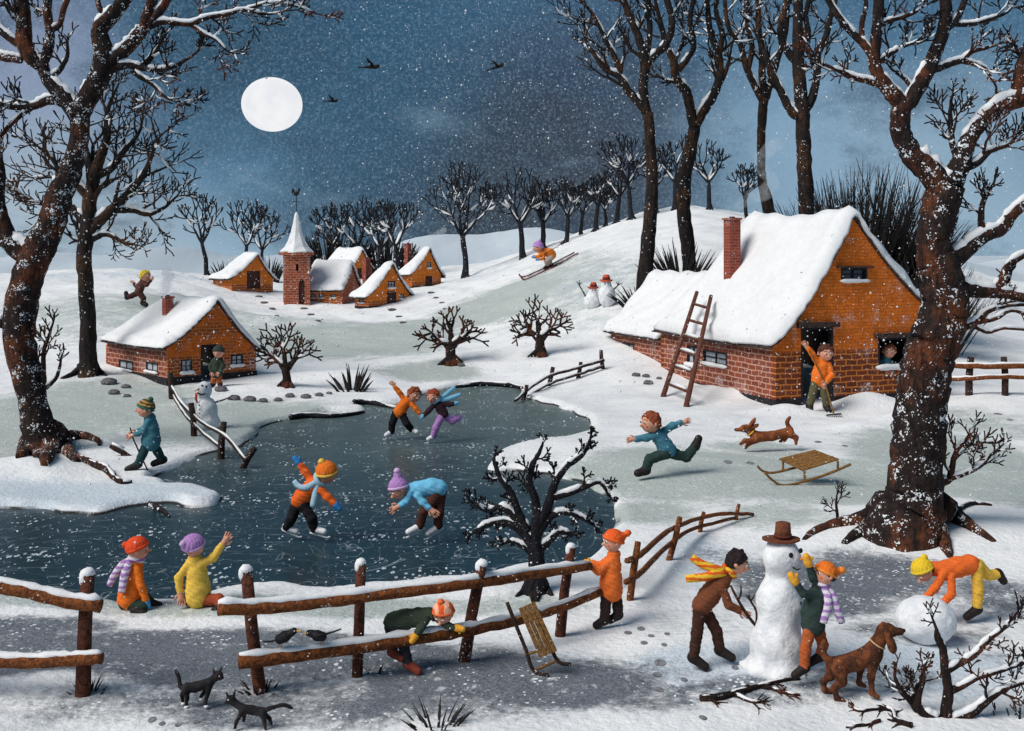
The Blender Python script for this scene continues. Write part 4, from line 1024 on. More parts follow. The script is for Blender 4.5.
t.limb([(978, 322, 3), (996, 318, 2.6), (1012, 310, 2.2), (1034, 318, 2)], to='br', sides=8, twigs=2, tl=12)
t.limb([(974, 326, 2.6), (988, 332, 2.2), (1004, 328, 2), (1030, 330, 1.8)], to='br', sides=6, twigs=0, tl=12)
t.limb([(930, 485, 6), (948, 480, 4.2), (952, 468, 3.2), (956, 452, 2.6), (966, 440, 2)], to='br', sides=8, twigs=4, tl=15)
t.limb([(950, 478, 3.2), (964, 474, 2.8), (980, 466, 2.4), (990, 456, 1.8)], to='br', sides=8, twigs=3, tl=15)
roots(t, bR, [[(890, 508, 18), (868, 520, 10), (846, 524, 7), (826, 528, 5), (812, 534, 4), (804, 540, 2)], [(898, 516, 18), (874, 528, 9), (856, 536, 6), (844, 544, 3)], [(936, 508, 18), (956, 520, 10), (974, 530, 6), (994, 542, 2.5)],
      [(926, 515, 18), (938, 534, 10), (946, 548, 6), (950, 558, 2.5)], [(905, 520, 20), (892, 532, 9), (884, 540, 4)], [(915, 520, 20), (916, 536, 12), (914, 544, 5)]])
t.finish('old_tree', 'massive old tree at the right, its thick curved trunk hiding the cottage corner', 'tree', bR, BARK_BIG)
mb = MB(); g = G(838, 521)
t = Tree(g.y, 5, .2, rmin=.5); t.limb([(838, 523, 1.8), (837, 512, 1.6), (836, 502, 1.2)], to='br', sides=6, twigs=2, tl=9); t.finish('sapling', 'tiny bare sapling at the tip of the great right tree root', 'sapling', g, BARK_BUSH)

# second tree on the left, round crown
b2 = G(90, 376); t = Tree(b2.y, 31, .35, rmin=.6)
t.limb([(88, 382, 12), (88, 368, 9), (88, 330, 8), (86, 290, 7.5), (84, 255, 7.5), (88, 228, 7.5), (90, 200, 7), (94, 178, 6.5), (101, 156, 5), (107, 138, 4), (107, 120, 3)], sides=12, twigs=4, tl=22, snow=.3)
t.limb([(90, 232, 6), (100, 220, 6), (114, 208, 5), (128, 194, 4.2), (140, 180, 3.4), (148, 166, 2.6)], sides=9, twigs=5, tl=24)
t.limb([(112, 210, 4), (132, 210, 3.2), (148, 214, 2.6), (160, 210, 2)], to='br', sides=8, twigs=3, tl=18)
t.limb([(88, 196, 5), (76, 184, 4.2), (64, 176, 3.4), (56, 164, 2.6)], sides=8, twigs=4, tl=22)
t.limb([(84, 222, 5), (72, 208, 4), (60, 202, 3.4), (44, 204, 2.4)], sides=8, twigs=3, tl=20)
t.limb([(96, 176, 4.5), (112, 168, 3.6), (122, 154, 3), (132, 142, 2.2)], sides=8, twigs=4, tl=22)
t.limb([(90, 240, 4), (104, 234, 3), (116, 238, 2.2)], to='br', sides=7, twigs=2, tl=16)
t.limb([(94, 176, 4), (88, 158, 3.4), (84, 140, 2.8), (86, 124, 2)], sides=8, twigs=4, tl=20)
roots(t, b2, [[(86, 366, 7), (76, 374, 4), (62, 379, 1.8)], [(91, 366, 7), (98, 372, 4), (106, 376, 1.6)]])
t.finish('round_crowned_tree', 'tall dark tree with a round fan of snowy twigs just behind the big left tree', 'tree', b2, BARK_MID)

# four tall trees behind the big cottage
def tall(px, D, limbs, seed, label):
    b = Vector(((px-CX)*D/F, D, 0)); b.z = gz(b.x, b.y); t = Tree(D, seed, .55, rmin=.5); py = CY+(H-b.z)*F/D
    l0 = limbs[0]; l0 = [(px, py+6, l0[0][2]*1.3), (px, py-3, l0[0][2]*1.08)]+[q for q in l0 if q[1] < py-12]
    t.limb(l0, sides=12, snow=.1, twigs=0, ends=False)
    for L in limbs[1:]: t.limb(L[0], sides=9, twigs=L[1], tl=L[2], spread=.62)
    t.finish('tall_tree', label, 'tree', b, BARK_MID, 'tall bare trees behind the big cottage')
tall(644, 45, [[(644, 300, 8), (646, 260, 7.5), (650, 222, 7), (652, 180, 6), (650, 140, 5.5), (648, 112, 5.5)],
   ([(648, 114, 5), (640, 104, 4.5), (628, 90, 4), (619, 76, 3.5), (606, 70, 3), (594, 54, 2.2)], 4, 20), ([(620, 78, 3), (616, 60, 2.8), (606, 40, 2.4), (594, 16, 2)], 3, 20),
   ([(647, 114, 5), (643, 90, 5), (645, 64, 4.8), (638, 36, 4), (630, 18, 3.5), (620, -10, 3)], 3, 22), ([(646, 68, 4), (654, 56, 4), (666, 44, 4), (672, 22, 3.5), (664, -10, 3)], 2, 22),
   ([(646, 60, 3.5), (650, 30, 3), (648, 4, 3), (652, -14, 2.5)], 2, 18)], 3, 'thick tall tree nearest the cottage roof, leftmost of the four tall bare trees')
tall(690, 47, [[(690, 290, 7), (688, 250, 7), (684, 215, 7), (684, 180, 7), (690, 152, 6.5), (694, 128, 6)],
   ([(694, 130, 5), (690, 108, 5), (686, 92, 5), (676, 78, 4.5), (674, 62, 4), (666, 44, 3), (660, 20, 2.4)], 3, 22), ([(678, 70, 3.6), (688, 58, 3), (694, 44, 2.8), (690, 20, 2.6), (696, -10, 2.4)], 3, 20),
   ([(695, 128, 5), (704, 110, 5), (714, 94, 4.6), (720, 74, 4), (718, 54, 3.6), (710, 30, 3), (706, -10, 2.6)], 3, 20), ([(718, 60, 3), (722, 36, 2.6), (716, 10, 2.4), (720, -14, 2)], 2, 18),
   ([(716, 90, 3), (724, 76, 2.4), (728, 64, 2)], 2, 12)], 4, 'tall forked tree with a crooked trunk, second of the four tall bare trees')
tall(768, 50, [[(770, 240, 6.5), (768, 205, 6), (762, 180, 4.6), (761, 150, 4.2), (762, 120, 4.6), (764, 98, 5)],
   ([(763, 100, 4.4), (754, 84, 3.6), (746, 66, 3.2), (740, 44, 2.8), (728, 26, 2.4), (724, -8, 2)], 4, 22), ([(764, 100, 4.2), (762, 76, 3.8), (762, 50, 3.4), (758, 24, 3), (760, -12, 2.6)], 4, 20),
   ([(766, 98, 4), (772, 78, 3.4), (778, 58, 3), (786, 30, 2.6), (788, -10, 2.2)], 4, 20), ([(748, 70, 3), (752, 46, 2.6), (746, 20, 2.2), (748, -10, 2)], 3, 16)], 5, 'slender tall tree rising through the chimney smoke, third of the four tall bare trees')
tall(804, 46, [[(806, 240, 8), (806, 200, 7.6), (804, 160, 7.4), (803, 130, 7), (802, 108, 7), (800, 84, 6.4), (798, 56, 6), (798, 20, 5), (798, -14, 4.6)],
   ([(802, 118, 5), (792, 112, 4.6), (784, 98, 4), (776, 82, 3.6), (768, 64, 3), (764, 50, 2.4)], 2, 16), ([(803, 112, 5), (812, 98, 4.6), (817, 76, 4), (818, 54, 3.6), (826, 36, 3.2), (832, 10, 2.8)], 3, 20),
   ([(798, 64, 4.2), (788, 52, 3.8), (780, 34, 3.2), (784, 12, 3), (790, -12, 2.6)], 3, 20), ([(800, 50, 3.4), (808, 34, 3), (806, 14, 2.6), (812, -12, 2.4)], 2, 18)], 6, 'thick straight tree behind the cottage ridge, rightmost of the four tall bare trees')

# little trees along the skyline
BG = 'small bare trees along the skyline'
for k, (px, py, top, D, r, wd, lab) in enumerate([
    (207, 263, 198, 84, 2.6, .8, 'leftmost small round tree on the skyline'), (246, 258, 203, 84, 2.3, .8, 'small skyline tree just left of the church spire'), (263, 256, 207, 88, 2.2, .75, 'thin small tree touching the left of the church spire'),
    (360, 262, 200, 86, 3.2, 1.0, 'snow dusted tree over the rear village house'), (377, 260, 203, 84, 3.2, 1.0, 'dark tangled tree between the village roofs'), (399, 262, 206, 78, 2.8, .9, 'slim tree behind the rightmost village house'),
    (465, 279, 165, 70, 3.8, 1.25, 'tall spreading tree alone right of the village'), (523, 254, 172, 70, 3.4, 1.0, 'snow edged skyline tree behind the skier, left one'), (543, 244, 184, 71, 3.2, .8, 'dark skyline tree directly behind the skier'),
    (566, 236, 180, 70, 2.6, .9, 'small forked skyline tree just right of the skier'), (596, 229, 177, 70, 2.6, .7, 'short stubby skyline tree in the middle of the slope'), (617, 220, 160, 70, 2.8, .8, 'skyline tree left of the first tall trunk'),
    (632, 221, 138, 69, 2.6, .8, 'skyline tree partly behind the first tall trunk'), (674, 215, 140, 68, 2.8, .8, 'skyline tree between the two left tall trunks'), (710, 222, 144, 66, 2.8, 1.0, 'skyline tree right of the crooked tall trunk'),
    (747, 232, 168, 62, 2.4, .6, 'small forked tree beside the cottage chimney'),
    (581, 233, 186, 73, 2.2, .7, 'small skyline tree between the forked tree and the stubby tree'), (656, 217, 152, 71, 2.4, .7, 'slim skyline tree just right of the first tall trunk'), (606, 225, 190, 74, 2.0, .6, 'shortest skyline tree on the slope above the hill snowmen'), (332, 264, 206, 88, 2.6, .9, 'skyline tree right behind the church nave')]):
    far_tree(px, py, top-5, 'bare_tree', lab, BG, 200+k*7, D=D, r=r*.92, width=wd*(1.45+.25*(k % 3)), lev=3 if r < 3.7 else 4, snow=.8, rmin=.6)

# bushes between pond and village
for (px, py, top, r, wd, sd_, lab) in [(287, 386, 322, 4.5, 1.5, 7, 'reddish bare thorn bush near the left cottage'), (452, 364, 306, 5.5, 1.6, 8, 'gnarled brown bush on the snow above the skating pair'), (541, 356, 294, 5.5, 1.5, 14, 'gnarled brown bush below the skier, right of the other one')]:
    far_tree(px, py, top, 'thorn_bush', lab, 'gnarled bushes above the pond', sd_, r=r, width=wd, style='wide', lev=3, bark=BARK_BUSH, snow=.25, cat='bush', rmin=.75)

# dark tree on the near bank of the pond
bp = G(536, 592); t = Tree(bp.y, 77, .75, rmin=.85, w0=0)
t.limb([(534, 596, 15), (537, 584, 10), (537, 565, 8.5), (535, 548, 8), (533, 536, 7)], sides=14, ends=False, snow=0)
for q, n_, l_ in [([(533, 545, 6), (520, 528, 5), (504, 520, 4), (486, 522, 3), (474, 528, 2)], 3, 15), ([(522, 530, 4.5), (512, 514, 4), (500, 504, 3.2), (484, 508, 2.4), (470, 500, 1.8)], 3, 14),
    ([(526, 530, 5), (516, 508, 4), (510, 490, 3.4), (498, 474, 2.6), (492, 458, 2)], 4, 14), ([(534, 540, 6), (537, 516, 5), (535, 496, 4), (529, 478, 3.4), (532, 460, 2.6), (540, 446, 2)], 4, 15),
    ([(538, 524, 5), (550, 500, 4.4), (556, 480, 3.6), (568, 462, 3.2), (584, 450, 2.6), (592, 438, 1.8)], 4, 14), ([(552, 494, 3.6), (570, 490, 3.2), (590, 482, 2.8), (604, 478, 2.2), (614, 492, 1.6)], 3, 12),
    ([(538, 532, 4.6), (552, 514, 3.8), (568, 510, 3), (582, 514, 2.4), (596, 522, 1.8)], 3, 12), ([(538, 550, 4.4), (550, 540, 3.6), (560, 530, 3), (572, 532, 2.2)], 2, 11), ([(532, 552, 3.4), (520, 544, 2.8), (508, 540, 2), (498, 544, 1.6)], 2, 10)]:
    t.limb([(x*.94+536*.06, 560+(y-560)*.95, r*1.08) for x, y, r in q], sides=8, twigs=n_, tl=l_*.55, spread=1.15)
roots(t, bp, [[(532, 582, 7), (524, 592, 4), (516, 597, 1.6)], [(540, 582, 7), (548, 592, 4), (552, 596, 1.8)], [(536, 584, 7), (536, 596, 5), (537, 602, 2)]])
t.finish('pond_tree', 'low twisted black tree on the near bank, spread over the dark ice', 'tree', bp, m_bark('bark_pond_tree', (0.008, 0.008, 0.010), (0.02, 0.014, 0.012), 1, .15))

# thorny branches in the lower right corner
def ground_brush(limbs, base, seed, label, name='bare_shrub', lean=0.0, cat='shrub', lift=0.0, sn=.5, tl=18, D=None):
    b = G(*base); t = Tree(b.y if D is None else D, seed, sn, rmin=.7)
    for q, n_ in limbs: t.limb(q, sides=9, twigs=n_, tl=tl, spread=1.0)
    return t.finish(name, label, cat, b, BARK_BUSH)
ground_brush([([(946, 738, 7), (946, 715, 6), (948, 690, 5), (945, 670, 4.4), (943, 650, 4), (938, 638, 3.6), (936, 628, 1.6)], 0), ([(944, 672, 4), (958, 664, 3.6), (974, 655, 3.4), (988, 640, 2.8), (1004, 628, 2.2), (1012, 620, 1.6)], 4),
    ([(948, 692, 4), (962, 686, 3.4), (976, 678, 3), (996, 672, 2.6), (1020, 664, 2)], 3), ([(950, 722, 6), (972, 712, 5), (990, 698, 4), (1006, 688, 3), (1030, 680, 2.4)], 3), ([(944, 722, 6), (928, 716, 5), (918, 706, 4), (920, 692, 2.6), (924, 680, 2)], 1),
    ([(960, 722, 5), (984, 724, 4), (1004, 728, 3.4), (1030, 720, 2.4)], 3)], (946, 716), 5, 'thorny leafless shrub with reddish stems in the lower right corner', tl=13)
def lying(name, label, limbs, seed, cat='branch', tw=3, tl=14, sn=.35, bark=None):
    """a fallen branch resting on the snow: every point dropped on the ground"""
    b = G(*limbs[0][0][:2]); t = Tree(b.y, seed, 0, rmin=.85); sn = sn*.3; rn = t.r
    def lay(q, r0, lev):
        pts = [G(a[0], a[1])+Vector((0, 0, a[2]*t.s*.85)) for a in q]; rad = [a[2]*t.s for a in q]
        t.tr.tube(pts, rad, 7, lump=.15, rnd=rn); t.ss = sn
        if lev == 2 or not tw: t.snow_on(pts, [x*.6 for x in rad], sn)
        if lev:
            for i in range(2, len(q)-1, 2):
                for sg in (-1, 1):
                    if rn.random() < (.35 if lev == 2 else .6): continue
                    x, y, r = q[i][:3]; dx, dy = q[i+1][0]-q[i-1][0], q[i+1][1]-q[i-1][1]; l = math.hypot(dx, dy)+1e-6; dx, dy = dx/l, dy/l
                    L = tl*rn.uniform(.6, 1.1); ex, ey = dx*.8-sg*dy*.55, dy*.8+sg*dx*.35
                    lay(cr([(x, y, r*.6), (x+ex*L*.5, y+ey*L*.5+rn.uniform(-1, 1), r*.5), (x+ex*L+rn.uniform(-2, 2), y+ey*L, r*.3)], 3), 0, lev-1)
    for q in limbs: lay(cr(q, 4), 0, 2 if tw else 0)
    return t.finish(name, label, cat, b, bark or BARK_BUSH)
lying('fallen_branch', 'long forked branch lying on the snow in front of the big snowman', [[(700, 701, 3.6), (718, 700, 3.4), (738, 694, 3), (760, 688, 2.6), (782, 682, 2), (800, 680, 1.4)], [(734, 696, 2.4), (752, 703, 1.8), (768, 702, 1.2)], [(765, 688, 2.2), (785, 694, 1.8), (800, 696, 1.2)]], 3)
lying('fallen_branch', 'broken branch lying at the bottom edge left of the thorny shrub', [[(912, 728, 3), (896, 722, 2.8), (892, 712, 2.6), (876, 710, 2.2), (858, 712, 1.8), (850, 704, 1.4)], [(880, 722, 2), (866, 726, 1.8), (846, 728, 1.2)]], 9, tl=10)
ground_brush([([(924, 720, 4), (914, 706, 3.4), (904, 692, 2.8), (898, 684, 2.2)], 3), ([(912, 704, 2.8), (916, 690, 2.4), (922, 676, 2)], 2)], (920, 712), 15, 'small forked shrub left of the thorny shrub, under the brown dog', tl=12)
lying('fallen_branch', 'dark crooked branch on the snow just beyond the great tree roots', [[(958, 511, 2.6), (968, 506, 2.4), (978, 505, 2), (992, 506, 1.2)]], 4, tw=0)
lying('fallen_branch', 'dark stick half buried in the bank right of the big left tree', [[(76, 458, 3), (88, 464, 3.2), (96, 468, 3.6), (106, 472, 4), (114, 480, 3), (122, 484, 2.2), (132, 483, 1.4)]], 5, tw=0, sn=.2, bark=BARK_BIG)
lying('driftwood', 'black driftwood log frozen in at the far edge of the pond', [[(354, 404, 2.6), (368, 404, 2.8), (384, 407, 2), (398, 409, 1.2)]], 6, tw=0, sn=.2, bark=BARK_FAR)
lying('driftwood', 'long black log frozen along the left far shore of the pond', [[(290, 420, 3), (306, 418, 3.2), (330, 418, 2.6), (350, 416, 2), (364, 413, 1.4)]], 7, tw=0, sn=.2, bark=BARK_FAR)
lying('driftwood', 'thin dark log on the right rim of the pond under the low snowbank', [[(456, 388, 1.6), (480, 386, 2.4), (505, 386, 2.4), (522, 389, 1.6)]], 8, tw=0, sn=.2, bark=BARK_FAR)
lying('driftwood', 'dark splinter of wood sticking out of the snowy tongue on the left ice', [[(150, 506, 3), (160, 511, 2.6), (170, 517, 1)]], 12, tw=0, sn=0, bark=BARK_FAR)

# spiky shrubs and grass
spiky(858, 236, 84, 178, 'dark_shrub', 'big dark spiky shrub behind the cottage gable', 1, n=900, r=1.05, D=43.5, fan=.55, snow=.6)
spiky(915, 280, 70, 120, 'dark_shrub', 'dark snow flecked thicket between the cottage gable and the great tree', 2, n=260, r=.8, D=40, fan=.5, snow=.6)
spiky(682, 294, 36, 62, 'dark_shrub', 'spiky dark shrub under the crooked tall tree, above the annex roof', 3, n=70, r=1.3, D=45.5, fan=.8)
spiky(640, 312, 26, 38, 'dark_shrub', 'spiky dark shrub at the foot of the leftmost tall tree', 4, n=34, r=1.2, D=43.5, fan=1.2)
spiky(226, 283, 14, 28, 'dark_shrub', 'pointed dark shrub at the left end of the village', 5, n=40, r=.9, D=79, fan=.5)
spiky(268, 286, 16, 34, 'dark_shrub', 'dark shrub squeezed between the leftmost house and church tower', 6, n=60, r=.9, D=76, fan=.4)
spiky(335, 284, 56, 58, 'dark_shrub', 'broad dark thicket rising behind the church nave', 7, n=150, r=1.0, D=88, fan=.35, snow=.5)
spiky(385, 284, 40, 50, 'dark_shrub', 'dark thicket behind the front village house', 8, n=90, r=1.0, D=87, fan=.35, snow=.5)
for (px, py, rx, h, n_, lab, sd_, fn) in [(352, 391, 22, 40, 24, 'tuft of long stiff grass on the far pond bank', 1, .75), (436, 724, 34, 44, 26, 'big tuft of dark grass at the bottom of the picture', 2, .9), (88, 694, 20, 28, 12, 'grass tuft around the foot of the left fence post', 3, 1.1),
    (262, 690, 26, 26, 16, 'grass tuft at the first post of the middle fence', 4, 1.0), (374, 673, 12, 18, 9, 'short grass tuft beside the second post of the middle fence', 5, .8)]:
    spiky(px, py, rx, h, 'grass_tuft', lab, 40+sd_, n=n_, r=1.25, fan=fn, cat='grass', group='tufts of stiff dark grass')

# stones
def stone(px, py, r, label, group, seed, flat_=.55):
    g = G(px, py); s = g.y/F; mb = MB(); mb.ball((0, 0, r*s*flat_*.45), (r*s, r*s*.8, r*s*flat_), 0, 12, 8, .09, random.Random(seed)); o = mb.build('stone', STONE, None, True); o.location = g; return tag(o, label, 'stone', group)
for k, (x, y, r, lab) in enumerate([(109, 384, 8, 'biggest stone of the pile at the left cottage corner'), (114, 394, 6, 'lower left stone of the pile at the left cottage corner'), (126, 388, 5, 'upper right stone of the pile at the left cottage corner'), (127, 397, 4, 'smallest stone of the pile at the left cottage corner'),
    (221, 391, 6.5, 'flat stone below the left cottage doorway, behind the small snowman'), (234, 400, 6.5, 'stone right of the small snowman'), (250, 401, 6.5, 'first dark round stone in the row along the bank'), (263, 402, 5, 'snow speckled stone, second of the row along the bank'),
    (278, 401, 4.5, 'pale low stone, third of the row along the bank'), (290, 397, 5, 'stone right below the reddish thorn bush'), (306, 398, 5.5, 'round stone in the row, right of the thorn bush'), (319, 396, 4.5, 'second to last stone before the long grass'), (329, 394, 3.2, 'last small stone before the long grass'),
    (461, 366, 4, 'small dark stone at the foot of the middle gnarled bush'), (636, 376, 4.5, 'stone under the annex window of the big cottage'), (646, 377, 4, 'small stone right of the one under the annex window'), (648, 384, 5, 'lower stone near the annex of the big cottage'), (659, 379, 3, 'tiny stone by the ladder foot')]):
    stone(x, y, r, lab, 'grey stones in the snow', k)
for k, (x, y, r, lab) in enumerate([(259, 297, 4, 'path slab below the door of the leftmost house'), (264, 303, 4, 'second path slab of the leftmost house'), (272, 309, 3.4, 'third path slab of the leftmost house'), (277, 316, 2.6, 'last path slab of the leftmost house'),
    (304, 309, 4, 'path slab in front of the church door'), (311, 315, 4, 'second path slab from the church'), (318, 321, 3.2, 'last path slab from the church'), (392, 310, 4.4, 'path slab at the door of the front house'), (399, 317, 3.6, 'second path slab of the front house'), (403, 323, 3.8, 'last path slab of the front house'),
    (431, 293, 3.6, 'path slab at the door of the rightmost house'), (436, 298, 3, 'second path slab of the rightmost house'), (442, 303, 3, 'third path slab of the rightmost house'), (445, 309, 2.6, 'last path slab of the rightmost house')]):
    stone(x, y, r, lab, 'stepping stones in front of the village doors', 30+k, .3)

# footprints pressed in the snow
mb = MB(); rn = random.Random(3)
for (x, y, r) in [(728, 462, 4.5), (750, 463, 4.5), (818, 442, 3.5), (845, 446, 3), (955, 423, 3), (998, 414, 4), (1010, 420, 3), (628, 633, 4), (641, 629, 4), (651, 636, 3.4), (644, 643, 3.6), (664, 645, 3), (667, 634, 3), (660, 663, 6), (657, 675, 4.6), (659, 690, 4.6), (681, 692, 4), (684, 680, 3.6), (735, 668, 3.5), (712, 684, 3), (703, 718, 4), (640, 680, 3),
    (152, 720, 4), (162, 724, 3), (178, 725, 3), (196, 722, 3.4), (118, 660, 3), (148, 664, 3), (131, 673, 3), (158, 684, 3), (165, 705, 3), (193, 660, 3)]:
    g = G(x, y); s = g.y/F; N = 12; a0 = rn.uniform(-.5, .5)
    ring = [(g.x+math.cos(6.28*k/N)*r*s, g.y+math.sin(6.28*k/N)*r*s*1.5) for k in range(N)]
    vs = [(a, b_, gz(a, b_)+.006) for a, b_ in ring]+[(g.x, g.y, g.z+.004)]
    mb.add(vs, [(k, (k+1) % N, N) for k in range(N)])
tag(mb.build('footprints', m_plain('trodden_slush', (0.20, 0.20, 0.22), .9, .4, 22)), 'dark footprints trodden in the snow', kind='structure')
# ------------------------------------------------------------ fences
def fence(name, label, posts, rails, group=None, wp=None, wr=None, cap=True, front=True, snow=True, seed=1, tilt=()):
    """posts (x_top,y_top,x_bot,y_bot,r) ; rails [(x,y,r)..]; all traced, then set on the ground"""
    rn = random.Random(seed); pb = [G(p[2], p[3]) for p in posts]; base = pb[0]; root = empty(name, base, 0, label, 'fence', group)
    xs = np.array([p[2] for p in posts], float); ds = np.array([g.y for g in pb])
    if len(xs) == 1: xs = np.array([xs[0]-100, xs[0]+100]); ds = np.array([ds[0]]*2)
    o = np.argsort(xs); xs, ds = xs[o], ds[o]
    def Dx(x):
        if x < xs[0]: return ds[0]+(x-xs[0])*(ds[1]-ds[0])/(xs[1]-xs[0])
        if x > xs[-1]: return ds[-1]+(x-xs[-1])*(ds[-1]-ds[-2])/(xs[-1]-xs[-2])
        return float(np.interp(x, xs, ds))
    org = tuple(base)
    for p, g in zip(posts, pb):
        s = g.y/F; top = P(p[0], p[1], g.y); mb = MB(); q = [g-Vector((0, 0, .25)), g, g.lerp(top, .5)+Vector((rn.uniform(-1, 1)*s, 0, 0)), top]
        mb.tube(q, [p[4]*s*1.1, p[4]*s*1.05, p[4]*s, p[4]*s*.92], 8, lump=.07, rnd=rn); po = mb.build('post', wp or WOOD_POST, root, True, org)
        if cap:
            sn = MB(); r = p[4]*s; sn.ball(top+Vector((0, 0, r*.15)), (r*1.0, r*1.0, r*.75), 0, 9, 6, .1, rn)
            sn.ball(top+Vector((-r*.45, -r*.2, -r*.5)), (r*.7, r*.7, r*1.2), 0, 8, 6, .08, rn); sn.build('snow_cap', SNOW, po, True, org)
    for q in rails:
        c = cr(q, 6); mb = MB(); pts = []; rad = []
        for a in c:
            D = Dx(a[0])-(0.10 if front else 0)-a[2]*Dx(a[0])/F*.6; pts.append(P(a[0], a[1]+rn.uniform(-.4, .4), D)); rad.append(a[2]*D/F)
        mb.tube(pts, rad, 8, lump=.09, rnd=rn); ro = mb.build('rail', wr or WOOD_FENCE, root, True, org)
        if snow:
            sn = MB(); sp = []; sr = []
            for p_, r in zip(pts, rad):
                sp.append(p_+Vector((0, .1*r, r*.78+rn.uniform(-.1, .12)*r))); sr.append(r*rn.uniform(.5, .78))
            sr[0] *= .5; sr[-1] *= .5; sn.tube(sp, sr, 7, lump=.12, rnd=rn); sn.build('rail_snow', SNOW, ro, True, org)
    return root
fence('rail_fence', 'two rail wooden fence at the left edge with snow on its rails', [(-70, 560, -72, 690, 8), (88, 574, 83, 694, 7.5)], [[(-110, 583, 8), (-20, 585, 7.5), (20, 590, 7), (60, 600, 7), (101, 606, 7)], [(-110, 660, 8), (-20, 661, 7), (30, 662, 6.5), (70, 660, 6.5), (102, 658, 6)]], seed=2)
fence('rail_fence', 'long snowy rail fence across the foreground, from the black birds to the leaning sledge', [(246, 570, 260, 692, 6.5), (361, 563, 357, 676, 5.5), (482, 564, 464, 661, 6), (571, 547, 560, 636, 5)],
      [[(218, 609, 7), (270, 607, 7), (330, 601, 6.8), (400, 592, 6.2), (480, 582, 6), (540, 573, 5.4), (590, 566, 4.6)], [(239, 662, 8), (290, 656, 7), (350, 648, 6.8), (420, 638, 6.5), (480, 628, 6), (540, 614, 5.4), (600, 592, 4.6)]], seed=3)
fence('rail_fence', 'thin crooked fence climbing from the orange clad child towards the snowman', [(638, 542, 630, 600, 3.6), (680, 517, 669, 560, 3), (704, 512, 700, 532, 2.2), (739, 504, 736, 520, 2)],
      [[(627, 561, 3), (640, 555, 3), (664, 534, 2.6), (690, 521, 2.2), (720, 514, 2), (753, 514, 1.6)], [(626, 582, 3.2), (640, 573, 3), (664, 549, 2.4), (690, 530, 2), (735, 518, 1.6)]], wp=WOOD_FENCE, seed=4, snow=False, cap=False)
fence('rail_fence', 'dark broken fence beside the small snowman at the left shore', [(170, 373, 172, 399, 3.2), (191, 403, 194, 436, 3.2), (224, 422, 221, 459, 3.4), (255, 448, 243, 468, 3.2)],
      [[(171, 386, 1.8), (184, 406, 1.8), (204, 424, 1.8), (226, 437, 2), (246, 461, 2.2)], [(173, 396, 1.5), (186, 416, 1.5), (202, 432, 1.6), (221, 448, 1.6)]], wp=WOOD_DARK, wr=WOOD_DARK, seed=5, cap=False)
fence('rail_fence', 'little fence leading from the annex of the big cottage to the pond', [(527, 385, 523, 400, 2), (553, 367, 549, 386, 2.2), (581, 362, 578, 378, 2), (601, 350, 603, 369, 2)],
      [[(515, 401, 1.4), (530, 388, 1.4), (550, 376, 1.5), (578, 368, 1.5), (604, 360, 1.5)], [(528, 396, 1.2), (552, 383, 1.2), (580, 374, 1.3), (604, 366, 1.3)]], wp=WOOD_DARK, wr=WOOD_DARK, seed=6, cap=False)
fence('rail_fence', 'dark paddock fence right of the massive tree', [(930, 356, 930, 396, 3.6), (971, 357, 969, 395, 3.6), (1004, 357, 1005, 395, 3.4), (1042, 357, 1044, 396, 3.4)],
      [[(925, 364, 2.6), (960, 366, 2.8), (1000, 366, 2.8), (1060, 366, 2.8)], [(925, 378, 2.2), (960, 379, 2.2), (1000, 377, 2.2), (1060, 377, 2.2)]], wp=WOOD_DARK, seed=7, cap=False)

# ------------------------------------------------------------ ladder on the big cottage
fb = G(664, 397); D0 = 33.6
def ladder():
    a0, a1 = G(663, 397), P(697, 292, 34.5); b0, b1 = G(686, 407), P(711, 296, 33.9)
    root = empty('ladder', a0, 0, 'brown wooden ladder leaning against the eaves of the big cottage', 'ladder'); o = tuple(a0)
    for (p, q) in ((a0, a1), (b0, b1)):
        mb = MB(); mb.tube([p, p.lerp(q, .5), q], [.075, .07, .06], 7, lump=.06, rnd=random.Random(2)); mb.build('side_rail', WOOD_LADDER, root, True, o)
    for t_ in (.12, .28, .43, .57, .72, .88):
        mb = MB(); p, q = a0.lerp(a1, t_), b0.lerp(b1, t_); mb.tube([p, q], [.045, .045], 6); r = mb.build('rung', WOOD_LADDER, root, True, o)
        if t_ < .7:
            sn = MB(); u = Vector((0, 0, .06)); sn.tube([p.lerp(q, .15)+u, p.lerp(q, .5)+u*1.3, p.lerp(q, .85)+u], [.03, .055, .03], 6); sn.build('rung_snow', SNOW, r, True, o)
ladder()

